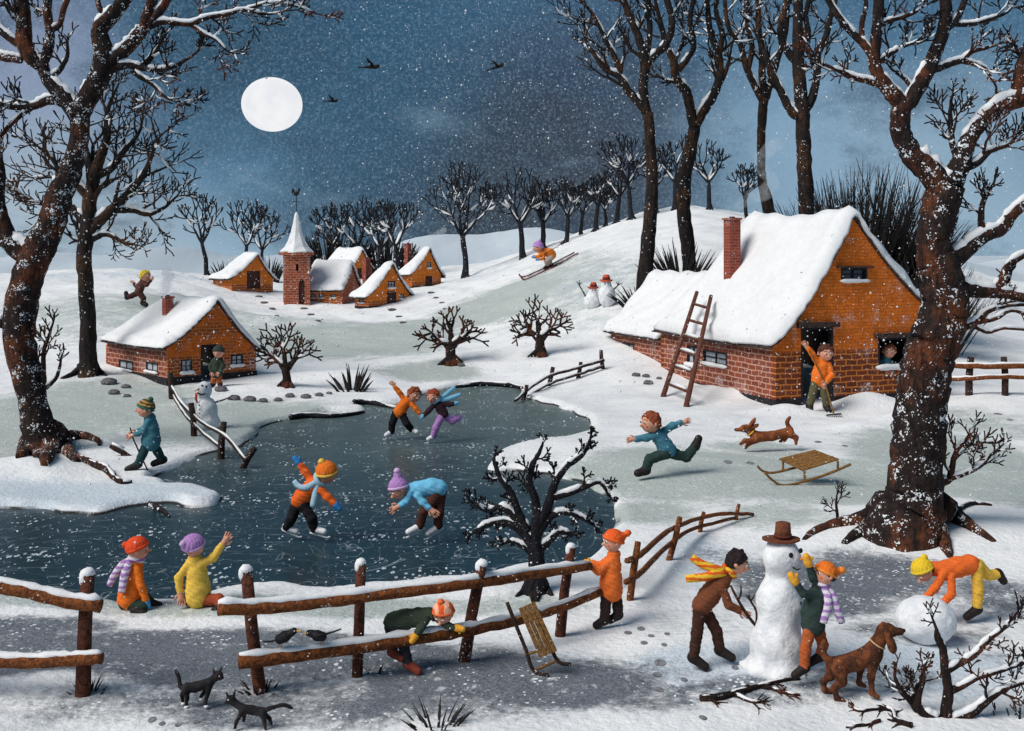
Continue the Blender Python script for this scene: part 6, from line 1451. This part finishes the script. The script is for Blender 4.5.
# 6 boy with twig
r_, g_, Tf, s_ = person('dark haired boy in brown jacket leaning forward in a flying yellow scarf', (708, 668), (737, 562, 2, 10.5), (.9, .38, .25), [(727, 574, 0, 7), (719, 583, 0, 10), (709, 596, 0, 10.5), (702, 605, 0, 10)],
    [[(720, 583, 7), (727, 602, 9), (738, 608, 8)], [(714, 584, -8), (707, 596, -9), (701, 606, -8)]], [[(699, 611, 3), (696, 634, 4), (693, 657, 3), (704, 664, 7)], [(706, 612, -4), (717, 632, -3), (721, 652, -4), (732, 658, -1)]],
    (.17, .055, .025), (.055, .022, .014), hair=(.02, .012, .012), scarf=(YO, [[(724, 571, 6, 3.6), (712, 572, 9, 4.4), (700, 575, 8, 4.6), (685, 577, 6, 4)], [(723, 569, 6, 3.6), (711, 566, 7, 4.2), (700, 562, 5, 4.4), (691, 556, 4, 3.8)]]), up=(.25, -1, 0), hs=8)
m = MB(); b0 = Tf((729, 583, 8))+g_
for q in ([(729, 583, 8, 1.2), (735, 595, 9, 1.5), (744, 610, 10, 1.7), (755, 624, 10, 1.6), (766, 636, 9, 1.2)], [(736, 598, 9, 1.2), (739, 591, 9, 1), (739, 582, 9, .7)], [(754, 622, 10, 1.2), (754, 608, 10, 1.1), (748, 597, 9, 1), (747, 592, 9, .8)], [(749, 598, 9, .9), (753, 592, 9, .6)], [(748, 597, 9, .9), (744, 592, 9, .6)]):
    c = cr(q, 3); m.tube([Tf(a[:3])+g_-b0 for a in c], [a[3]*s_ for a in c], 6)
o = m.build('twig', BARK_BUSH, None, True); o.location = b0; tag(o, 'forked brown twig held out by the dark haired boy', 'twig')
# 7 child decorating the snowman
person('child in dark green coat and orange hat reaching up to the snowman face', (804, 683), (824, 573, 3, 10), (-.95, -.1, .3), [(820, 586, 0, 7), (816, 598, 0, 10), (813, 612, 0, 11.5), (813, 624, 0, 12)],
    [[(812, 592, 7), (800, 590, 11), (792, 578, 12)], [(817, 587, 2), (811, 575, 6), (806, 561, 9)]], [[(808, 630, 4), (804, 648, 5), (803, 666, 5), (793, 672, 8)], [(819, 630, -4), (824, 646, -4), (822, 658, -5), (811, 663, -2)]],
    (.03, .05, .045), (.42, .10, .03), hat=(C_OR, 'point', (.82, .24, .04), (.75, -.15, 0)), mits=((.85, .36, .04), (.85, .36, .04)), scarf=(PW, [[(822, 584, 6, 3.4), (825, 596, 11, 4), (823, 608, 12, 4), (820, 619, 12, 3.6)], [(825, 584, 4, 3.4), (831, 595, 8, 4), (835, 608, 9, 4), (840, 620, 8, 3.4)]]), hs=9.5, brow=(.03, .02, .02), hair=(.02, .015, .015), cell=.8)
# 8 child rolling the snowball
person('child in orange jumper and yellow trousers bending over the huge snowball', (974, 622), (922, 570, 2, 9.6), (-.5, .85, .35), [(934, 568, 0, 6.5), (945, 570, 0, 9.5), (958, 567, 0, 10), (970, 564, 0, 9.5)],
    [[(941, 572, 7), (931, 585, 10), (921, 596, 9)], [(948, 574, 8), (947, 590, 12), (938, 600, 12)]], [[(976, 566, 2), (977, 590, 3), (976, 609, 2), (965, 615, 5)], [(980, 566, -4), (991, 577, -6), (1003, 577, -10), (1008, 584, -10)]],
    (.76, .14, .025), (.78, .45, .06), hat=((.82, .52, .03), 'pom', (.85, .55, .04), (.1, -1, 0)), mits=((.80, .16, .03), (.80, .16, .03)), hair=(.04, .02, .015), hs=9, up=(-.4, -.9, 0))
# 9 running boy
person('running boy in teal jumper with arms stretched out chasing across the snow', (655, 478), (650, 422, 3, 9.3), (-.9, .1, .4), [(656, 432, 0, 5.5), (660, 438, 0, 7.5), (665, 446, 0, 8), (669, 450, 0, 7.5)],
    [[(657, 434, 4), (645, 437, 5), (635, 438, 6)], [(664, 432, -3), (673, 426.5, -4), (682, 423.5, -4)]], [[(665, 453, 3), (649, 458, 6), (645, 470, 3), (637, 472, 6)], [(672, 453, -2), (687, 458, -5), (697, 447, -8), (700, 440, -8)]],
    (.06, .20, .27), (.025, .05, .045), hair=(.24, .06, .025), hs=6.5, cell=.7)
# 10 man with rake
r_, g_, Tf, s_ = person('man in orange jumper and olive trousers raking at the cottage doorway', (818, 413), (825, 352.5, 3, 7.2), (.1, .25, .95), [(822, 360, 0, 5), (822, 366, 0, 7), (820, 375, 0, 8), (819, 380, 0, 7.6)],
    [[(816, 361, 2), (811, 353, 4), (806, 347, 5)], [(828, 364, 3), (830, 375, 6), (824, 381, 9)]], [[(815, 384, 1), (811, 396, 3), (809, 406, 2), (809, 409.5, 6)], [(822, 384, 1), (824, 396, 3), (826, 406, 2), (827, 409.5, 6)]],
    C_OR, (.10, .09, .045), hair=(.09, .03, .02), hs=5.5, cell=.6, D=29.3)
b0 = G(834, 417); rake = empty('rake', b0, 0, 'long handled rake held by the man in orange at the doorway', 'rake'); s = b0.y/F
m = MB(); hd0 = Tf((806, 346, 6))+g_-b0; m.tube([hd0, Tf((822, 382, 11))+g_-b0, VV(0, 0, .06)], [.022, .022, .022], 6); m.build('handle', WOOD_SLED, rake)
m = MB(); m.tube([VV(-.20, 0, .05), VV(.20, .04, .08)], .022, 5)
for k in range(9): x = -.19+.38*k/8; m.tube([VV(x, .02*k/8, .055), VV(x+.01, -.05, .0), VV(x, -.03, -.03)], .009, 4)
m.build('rake_head', BLACK, rake)
# 11 face at the window
wx, wy = 888, 352; Dw = BI['Y0']+((wx-CX)/F*BI['Y0']-BI['X0'])/(BI['c']-(wx-CX)/F*BI['s'])*BI['s']+.28
person('child in teal jumper looking out of the right window of the big cottage', (888, 372), (888, 351, 3, 6.2), (-.25, .25, .9), [(886, 358, 0, 4), (885, 364, 0, 6), (885, 372, 0, 7)], [[(880, 362, 1), (878, 368, 4), (881, 370, 8)], [(890, 362, 1), (893, 368, 4), (890, 370, 8)]],
    [[(882, 376, 0), (882, 388, 0), (882, 398, 0), (882, 400, 4)], [(888, 376, 0), (888, 388, 0), (888, 398, 0), (888, 400, 4)]], (.05, .16, .2), C_BROWN, hair=(.25, .08, .04), hs=4.5, cell=.6, D=Dw)
# 12 old man with stick
r_, g_, Tf, s_ = person('walker in teal coat and striped bobble hat leaning on a thin stick by the shore', (146, 469), (146, 408.5, 2, 7.8), (-.95, .05, .3), [(150, 418, 0, 5.6), (151, 428, 0, 7.5), (151, 438, 0, 9), (151, 442, 0, 9.5)],
    [[(150, 421, 5), (146, 430, 8), (138, 433, 9)], [(150, 421, -5), (143, 429, -6), (137, 432, -2)]], [[(147, 446, 3), (143, 456, 5), (139, 464, 4), (130, 468, 7)], [(154, 446, -2), (158, 454, -2), (161, 461, -5), (153, 464, -2)]],
    (.06, .19, .24), (.02, .06, .06), hat=(striped((.04, .07, .05), (.55, .25, .06), 17, (.3, 0, 1)), 'pom', (.04, .14, .1), (.5, -.9, 0)), brow=(.3, .1, .05), hs=6.2, cell=.65)
m = MB(); b0 = G(148, 470); m.tube([Tf((133.5, 426, 10))+g_-b0, Tf((137, 438, 10))+g_-b0, VV(0, 0, -.02)], [.012, .016, .014], 6); o = m.build('walking_stick', WOOD_DARK, None); o.location = b0; tag(o, 'thin dark walking stick of the walker in the teal coat', 'stick')
# a black shovel like log with a leg
lb = G(117, 456); s = lb.y/F; sl = empty('log', lb, 0, 'dark curved log propped on a short peg in front of the walker', 'log'); f_ = lambda x, y: P(x, y, lb.y)-lb
m = MB(); m.tube([f_(110, 446), f_(115, 448), f_(124, 453), f_(131, 457), f_(138, 461)], [2*s, 3.2*s, 2.6*s, 1.7*s, 1.2*s], 8); m.build('log', WOOD_DARK, sl, True)
m = MB(); m.tube([f_(122, 452), f_(122.5, 465)], [1.6*s, 1.2*s], 6); m.build('peg', WOOD_DARK, sl); sn = MB(); sn.tube([f_(112, 445)+VV(0, 0, .04), f_(124, 450.5)+VV(0, 0, .04)], [.03, .04], 6); sn.build('snow', SNOW, sl, True)
# 13 person in the doorway of the left cottage
person('person in dark green coat and green cap standing outside the small left cottage', (216, 387), (219, 352, 2, 5.2), (-.2, .2, .9), [(218, 358, 0, 3.6), (217, 363, 0, 5), (216.5, 370, 0, 6), (216.5, 373, 0, 6)],
    [[(214, 360, 1), (211, 366, 3), (213, 371, 5)], [(221, 360, 1), (224, 366, 3), (221, 371, 5)]], [[(215, 375, 0), (214, 380, 1), (213, 384, 0), (211, 386, 3)], [(218.5, 375, 0), (219.5, 380, 1), (220, 384, 0), (221, 386, 3)]],
    (.035, .05, .035), C_RUST, hat=((.04, .05, .04), 'cap', None, None), hs=3.6, cell=.45)
# 14 blond runner on the hill
person('blond runner in brown clothes striding over the snowy hill at the left', (144, 307), (146, 276, 2, 5), (.9, .05, .4), [(143, 281, 0, 3), (141.5, 285, 0, 4), (139, 291, 0, 4.2)],
    [[(143, 282, 2), (148, 285, 4), (152, 280, 4)], [(140, 283, -2), (136, 287, -3), (133, 284, -3)]], [[(140, 293, 1), (144, 298, 2), (143, 303, 0), (147, 304.5, 2)], [(137, 293, -1), (131, 296, -2), (126, 297, -3), (125, 293, -3)]],
    (.10, .04, .035), (.06, .022, .02), hair=(.75, .48, .05), hs=3.2, cell=.4)
# 15 skier
gs = G(548, 272); 
r_, g_, Tf, s_ = person('crouching skier in orange jacket and purple cap speeding down the hill', (548, 269), (538, 247.5, 2, 4.8), (-.9, .3, .3), [(541.5, 250, 0, 3), (545, 252, 0, 4), (550, 253, 0, 4.6), (552, 255, 0, 4.4)],
    [[(542, 252, 3), (538, 257, 4), (535, 257, 5)], [(544, 253, 3), (543, 258, 4), (539, 259, 5)]], [[(551, 257, 2), (546.5, 261, 3), (548, 266, 1), (545, 268, 2)], [(552, 257, -2), (549, 261, -2), (551, 265.5, -3), (548, 267, -2)]],
    (.82, .20, .03), (.45, .35, .30), hat=(C_PUR, 'pom', (.5, .3, .6), (.2, -1, 0)), mits=((.2, .3, .5), (.2, .3, .5)), hs=3.2, cell=.4)
for dx, dy, w, lab in ((0, 0, 2.5, 'near ski of the crouching skier'), (-1, -2.5, -3, 'far ski of the crouching skier')):
    m = MB(); q = [(521+dx*2, 279.5+dy, w), (525+dx, 280.5+dy, w), (532+dx, 278+dy, w), (550+dx, 269.5+dy, w), (578+dx*4, 254.5+dy*.3, w)]; b0 = G(q[3][0], q[3][1])
    m.tube([G(a[0], a[1])+VV(0, 0, .07+(.09 if k_ == 0 else 0))-b0 for k_, a in enumerate(cr(q, 4))], .95*s_, 6, flat=(1, 1, .6)); o = m.build('ski', cloth((.14, .03, .03), 0), None, True); o.location = b0; tag(o, lab, 'ski')
m = MB(); b0 = Tf((539, 258, 5))+g_; m.tube([VV(0, 0, 0), Tf((563, 242.5, 6))+g_-b0], .35*s_, 5); 
c_ = Tf((561.5, 243.5, 6))+g_-b0; m.tube([c_+VV(math.cos(6.283*k/10)*1.8*s_, math.sin(6.283*k/10)*1.2*s_, math.sin(6.283*k/10)*1.4*s_) for k in range(11)], .28*s_, 4); o = m.build('ski_pole', BLACK, None); o.location = b0; tag(o, 'ski pole with round basket tucked under the skier arm', 'ski pole')

# ------------------------------------------------------------ animals
def fur(name, c1, c2, sc=30): 
    def b(t, ob, bs): return speck(t, ob, t.mix(t.rng(t.noise(ob, sc*.25, 5, .7), .4, .62), c1, c2), 26, .12)
    return mat(name, build=b, rough=.85, bump=(70, .7, .015), spec=.2)
BROWNFUR = fur('brown_fur', (.05, .018, .010), (.20, .062, .022)); REDFUR = fur('russet_fur', (.16, .045, .016), (.30, .09, .03)); CATFUR = fur('black_fur', (.010, .009, .010), (.035, .028, .03))
def animal(name, label, cat, at, prims, m_, ear=(), tail=None, paws=(), eye=(), nose=None, collar=None, k=1.6, cell=.6, ex_parts=(), D=None):
    g = G(*at) if D is None else Vector(((at[0]-CX)*D/F, D, H-(at[1]-CY)*D/F)); s = g.y/F; T_ = lambda q: P(q[0], q[1], g.y)+Vector((0, -q[2]*s, 0))-g
    root = empty(name, g, 0, label, cat); pr = [('c', tuple(T_(a[:3])), tuple(T_(b_[:3])), a[3]*s, b_[3]*s) for a, b_ in prims]; ex = MB()
    if tail: c = cr(tail, 4); 
    if tail: pr += [('c', tuple(T_(c[i][:3])), tuple(T_(c[i+1][:3])), c[i][3]*s, c[i+1][3]*s) for i in range(len(c)-1)]
    for e in eye: ex.ball(T_(e), e[3]*s, 1, 7, 5)
    if nose: ex.ball(T_(nose), nose[3]*s, 2, 8, 6)
    sdf_obj('body', pr, cell*s, [m_, WHITE if name == 'cat' else BLACK, BLACK], root, k=k*s, extra=ex)
    for e in ear: c = cr(e, 3); sdf_obj('ear', [('c', tuple(T_(c[i][:3])), tuple(T_(c[i+1][:3])), c[i][3]*s, c[i+1][3]*s) for i in range(len(c)-1)], cell*.6*s, m_, root)
    for p in paws: sdf_obj('paw', [('e', tuple(T_(p)), (p[3]*1.2*s, p[3]*1.2*s, p[3]*.8*s))], cell*.5*s, WHITE, root)
    if collar: (a, b_, r, cm) = collar; A, B_ = T_(a), T_(b_); ax = (B_-A).normalized(); a1 = ax.orthogonal().normalized(); b1 = ax.cross(a1); mb = MB(); mb.tube([A+(a1*math.cos(6.283*q/14)+b1*math.sin(6.283*q/14))*r*s for q in range(15)], .8*s, 6, cap=False); mb.build('collar', cm, root, True)
    return root, g, T_, s
animal('dog', 'brown long eared dog with pale collar standing between the child and the snowball', 'dog', (850, 697), [((873, 653, 0, 10), (856, 661, 0, 9)), ((856, 661, 0, 9), (838, 666, 0, 9.5)), ((874, 649, 0, 8), (883, 632, 2, 6.5)), ((883, 630, 2, 7.2), (887, 629, 3, 7)), ((888, 631, 3, 5), (899, 630, 4, 3.6)),
    ((873, 658, 5, 5.5), (869, 674, 6, 3.4)), ((869, 674, 6, 3.4), (870, 690, 6, 2.6)), ((870, 691, 6, 2.8), (875, 693.5, 8, 2.2)), ((869, 658, -6, 5.5), (862, 672, -6, 3.2)), ((862, 672, -6, 3.2), (861, 684, -6, 2.5)), ((861, 686, -6, 2.6), (866, 688, -5, 2.2)),
    ((838, 667, 5, 8), (840, 679, 6, 5)), ((840, 679, 6, 4.6), (832, 686, 6, 3)), ((832, 686, 6, 3), (835, 695, 7, 2.7)), ((835, 696.5, 7, 2.8), (841, 697.5, 9, 2.2)), ((835, 667, -5, 8), (832, 678, -6, 4.6)), ((832, 678, -6, 4), (825, 684, -6, 2.8)), ((825, 684, -6, 2.8), (826, 691, -6, 2.4)), ((826, 692.5, -6, 2.6), (831, 693.5, -5, 2.1))],
    BROWNFUR, ear=[[(883, 628, 9, 3), (886, 636, 11, 4), (889, 644, 10, 4.4), (890, 648, 9, 2.6)], [(885, 626, -4, 3), (890, 634, -5, 3.6), (892, 641, -5, 2.6)]], tail=[(832, 662, 0, 3.2), (825, 657, -1, 2.4), (823, 648, -2, 1.8), (825, 641, -2, 1)], eye=[(890.5, 627.5, 8, 1.1)], nose=(902, 629, 4.5, 2), collar=((877, 643, 1), (881, 636, 2), 8.2, cloth((.55, .38, .2), 0)), k=3)
animal('dog', 'russet dachshund like dog leaping across the snow behind the running boy', 'dog', (766, 452), [((756, 437, 0, 5.6), (772, 436, 0, 4.8)), ((772, 436, 0, 4.8), (789, 432, 0, 4.8)), ((755, 435, 0, 4.5), (747, 429, 0, 3.6)), ((746, 428, 1, 3.8), (744, 428, 1, 3.6)), ((743, 429, 1, 2.6), (736, 429.5, 2, 1.7)),
    ((754, 440, 3, 3), (744, 440, 4, 2)), ((744, 440, 4, 2), (740, 443, 4, 1.6)), ((756, 441, -2, 3), (749, 444, -2, 2)), ((749, 444, -2, 2), (746, 448, -2, 1.6)), ((790, 434, 3, 4), (795, 437, 4, 2.4)), ((795, 437, 4, 2.2), (795, 443, 4, 1.5)), ((788, 435, -3, 3.6), (785, 440, -3, 2)), ((785, 440, -3, 2), (781, 442, -3, 1.5))],
    REDFUR, ear=[[(748, 426, 4, 1.6), (752, 421, 5, 2.2), (754, 418, 4, 1.2)], [(749, 428, 3, 1.6), (755, 425, 5, 2), (757, 424, 4, 1)]], tail=[(791, 430, 0, 2), (789, 427, 0, 1.4), (787, 422, 0, 1.3), (790, 417, 0, 1)], eye=[(743.5, 426.5, 4.2, .7)], nose=(734.5, 429, 2.4, 1.2), collar=((751, 432, 0), (753, 434, 0), 4.6, cloth((.7, .4, .05), 0)), k=2, cell=.5)
animal('cat', 'black cat with white paws and white tail tip standing upright on the slush', 'cat', (192, 707), [((209, 683, 0, 5), (196, 687, 0, 5)), ((196, 687, 0, 5), (187, 688, 0, 5)), ((211, 681, 0, 4), (217, 676, 1, 4)), ((218, 675, 1, 4.6), (219, 675, 1, 4.4)), ((221, 677, 2, 2), (223, 677, 2.5, 1.6)),
    ((210, 687, 3, 2.8), (206, 701, 3, 1.8)), ((206, 701, 3, 1.8), (207, 703, 4, 1.7)), ((208, 687, -3, 2.8), (200, 698, -3, 1.7)), ((187, 690, 3, 3.6), (188, 697, 3, 2)), ((188, 697, 3, 1.9), (187, 704, 3, 1.6)), ((185, 690, -3, 3.4), (181, 696, -3, 2)), ((181, 696, -3, 1.9), (182, 703, -3, 1.6))],
    CATFUR, ear=[[(215, 672, 3, 1.5), (214, 668, 3, .6)], [(220, 671, 0, 1.5), (222, 667, 0, .6)]], tail=[(184, 688, 0, 2), (180, 686, 0, 1.5), (179, 678, 0, 1.4), (176, 671, 0, 1.3)], paws=[(207.5, 704.5, 4.5, 1.9), (200.5, 700, -2, 1.8), (187.5, 705.5, 4, 1.9), (182.5, 704.5, -2, 1.8)], eye=[(220.5, 674.5, 4.6, .8)], k=1.8, cell=.5, ex_parts=())
m = MB()
animal('cat', 'black cat walking left with its tail held straight out behind', 'cat', (250, 729), [((243, 709, 0, 4.6), (252, 710, 0, 4.4)), ((252, 710, 0, 4.4), (262, 712, 0, 4.6)), ((241, 707, 0, 3.6), (234, 702, 1, 3.6)), ((231, 699, 1, 4.2), (232, 699, 1, 4.2)), ((228, 701, 2, 2), (226.5, 701.5, 2.5, 1.5)),
    ((242, 712, 3, 2.6), (237, 721, 3, 1.6)), ((237, 721, 3, 1.6), (236, 726, 4, 1.5)), ((244, 712, -3, 2.6), (243, 722, -3, 1.5)), ((263, 713, 3, 3.4), (265, 720, 3, 1.9)), ((265, 720, 3, 1.8), (266, 727, 3, 1.5)), ((262, 714, -3, 3.2), (269, 720, -3, 1.8)), ((269, 720, -3, 1.7), (271, 725, -3, 1.4))],
    CATFUR, ear=[[(229, 696, 3, 1.5), (227, 691, 3, .6)], [(234, 695, 0, 1.5), (235, 690, 0, .6)]], tail=[(265, 710, 0, 2), (274, 707, 0, 1.5), (284, 705, 0, 1.5), (292, 708, 0, 1.2)], eye=[(229.5, 698, 4.6, .8)], k=1.8, cell=.5)
def perched(label, pts, beak, tailq, wing, seed, eyep):
    D = 10.62 if seed == 1 else 10.72; g = P(pts[0][0], pts[0][1]+6, D); s = D/F; T_ = lambda q: P(q[0], q[1], D)+Vector((0, -q[2]*s, 0))-g; root = empty('blackbird', g, 0, label, 'bird', 'blackbirds on the lower fence rail')
    ex = MB(); ex.ball(T_(eyep), .7*s, 1, 6, 5); pr = [('c', tuple(T_(pts[i][:3])), tuple(T_(pts[i+1][:3])), pts[i][3]*s, pts[i+1][3]*s) for i in range(len(pts)-1)]
    sdf_obj('body', pr, .45*s, [BLACK, WHITE], root, k=1.2*s, extra=ex)
    m = MB(); m.tube([T_(q) for q in tailq], [2.2*s, 1.8*s, 1.3*s], 6, flat=(1, 1, .5)); m.build('tail', BLACK, root)
    m = MB(); m.tube([T_(q) for q in beak], [1.2*s, .3*s], 6); m.build('beak', cloth((.75, .42, .05), 0), root)
    for w in wing: m = MB(); m.tube([T_(q) for q in w], [2.6*s, 2.2*s, .6*s], 6, flat=(1, .5, .8)); m.build('wing', BLACK, root, True)
    for dx in (-1.2, 1.5): m = MB(); m.tube([T_((pts[0][0]+dx, pts[0][1]+3, 0)), T_((pts[0][0]+dx, pts[0][1]+9, 0))], .4*s, 4); m.build('foot', cloth((.5, .25, .05), 0), root)
perched('blackbird facing right on the lower rail, left one of the two', [(280, 639, 0, 5), (285, 636.5, 0, 5.4), (291, 633, 0, 3.6), (294, 631, 0, 3.4)], [(297, 630.5, 1), (302, 630, 1)], [(278, 640, 0), (271, 641.5, 0), (263, 641.5, 0)], [[(289, 635, 3.5), (282, 638, 4.5), (274, 640.5, 3)]], 1, (295, 630, 3))
perched('blackbird facing left on the lower rail with its tail cocked up', [(322, 636.5, 0, 4.8), (317, 635.5, 0, 5.2), (312, 633.5, 0, 3.4), (309, 633, 0, 3.2)], [(306.5, 633, 1), (301.5, 633.5, 1)], [(326, 634, 0), (333, 632, 0), (341, 629, 0)], [[(315, 635, 3.5), (321, 634, 4.5), (328, 632, 3)]], 2, (308, 632, 3))
def flying(label, px, py, D, sz, roll, seed, beak=False):
    g = P(px, py, D); s = D/F*sz; root = empty('flying_bird', g, 0, label, 'bird', 'birds flying in the night sky')
    f = Matrix.Rotation(R(roll), 3, 'Y'); q = lambda x, y, z: f @ VV(x*s, y*s, z*s)
    sdf_obj('body', [('c', tuple(q(-5, 0, 0)), tuple(q(4, 0, 0)), 1.1*s, 1.9*s), ('e', tuple(q(6, 0, .8)), (1.7*s,)*3)], .45*s, BLACK, root, k=s)
    for sg in (-1, 1):
        m = MB(); a = [q(1, sg*1, .6), q(-1, sg*4, 5), q(-7, sg*7, 5.5)] if sg > 0 else [q(1, sg*1, .6), q(-1, sg*4, 4), q(-4, sg*7, 8)]; m.tube(cr(a, 4), [2.0*s, 1.9*s, 1.8*s, 1.6*s, 1.5*s, 1.3*s, 1.0*s, .6*s, .2*s][:9], 6, flat=(1, .7, .35)); m.build('wing', BLACK, root, True)
    m = MB(); m.tube([q(-5, 0, 0), q(-11, 0, -.4)], [1.0*s, 1.5*s], 5, flat=(1, 1, .5)); m.build('tail', BLACK, root)
    m = MB(); m.tube([q(7.4, 0, .7), q(9.8, 0, .2)], [.6*s, .15*s], 5); m.build('beak', cloth((.6, .5, .2), 0), root)
flying('black bird flying nearest the top centre with a pale beak', 371, 67, 24, 1.15, 0, 1)
flying('dark bird with spread wings to the right of the other two', 497, 67, 26, 1.0, -18, 2)
flying('smallest bird, gliding just right of the moon', 332, 101, 30, .8, 0, 3)
# ------------------------------------------------------------ falling snow
rn = np.random.RandomState(12); N = 19000
Df = 8.5*np.exp(rn.rand(N)*math.log(48/8.5)); u_ = rn.uniform(-.62, .62, N); ypx = rn.uniform(-10, 731, N)
# flakes gather in gusts
gust = np.sin(u_*11+ypx*.013)+np.sin(u_*5-ypx*.021+2)+rn.uniform(-1.6, 1.6, N); keep = gust > -.2
Df, u_, ypx = Df[keep], u_[keep], ypx[keep]; X_ = u_*Df; Z_ = H-(ypx-CY)*Df/F; g_ = np.maximum(terrain(X_, Df), 0); keep = Z_ > g_+.05
X_, Df, Z_ = X_[keep], Df[keep], Z_[keep]; r_ = np.minimum(Df, 30)/F*rn.choice([.38, .5, .62, .85, 1.25], len(Df), p=[.3, .32, .22, .12, .04])
oc = np.array([(1, 0, 0), (-1, 0, 0), (0, 1, 0), (0, -1, 0), (0, 0, 1), (0, 0, -1)], float); of = np.array([(0, 2, 4), (2, 1, 4), (1, 3, 4), (3, 0, 4), (2, 0, 5), (1, 2, 5), (3, 1, 5), (0, 3, 5)])
V = (np.stack([X_, Df, Z_], -1)[:, None, :]+oc[None]*(r_[:, None, None]*rn.uniform(.7, 1.3, (len(r_), 6, 1)))).reshape(-1, 3)
Fc = (of[None]+np.arange(len(r_))[:, None, None]*6).reshape(-1, 3)
tag(mesh_obj('falling_snow', V.tolist(), Fc.tolist(), mat('snowflake', (0.85, 0.86, 0.88), 0.8), None, True), 'fine snowflakes drifting through the night air', 'snow', None, 'stuff')
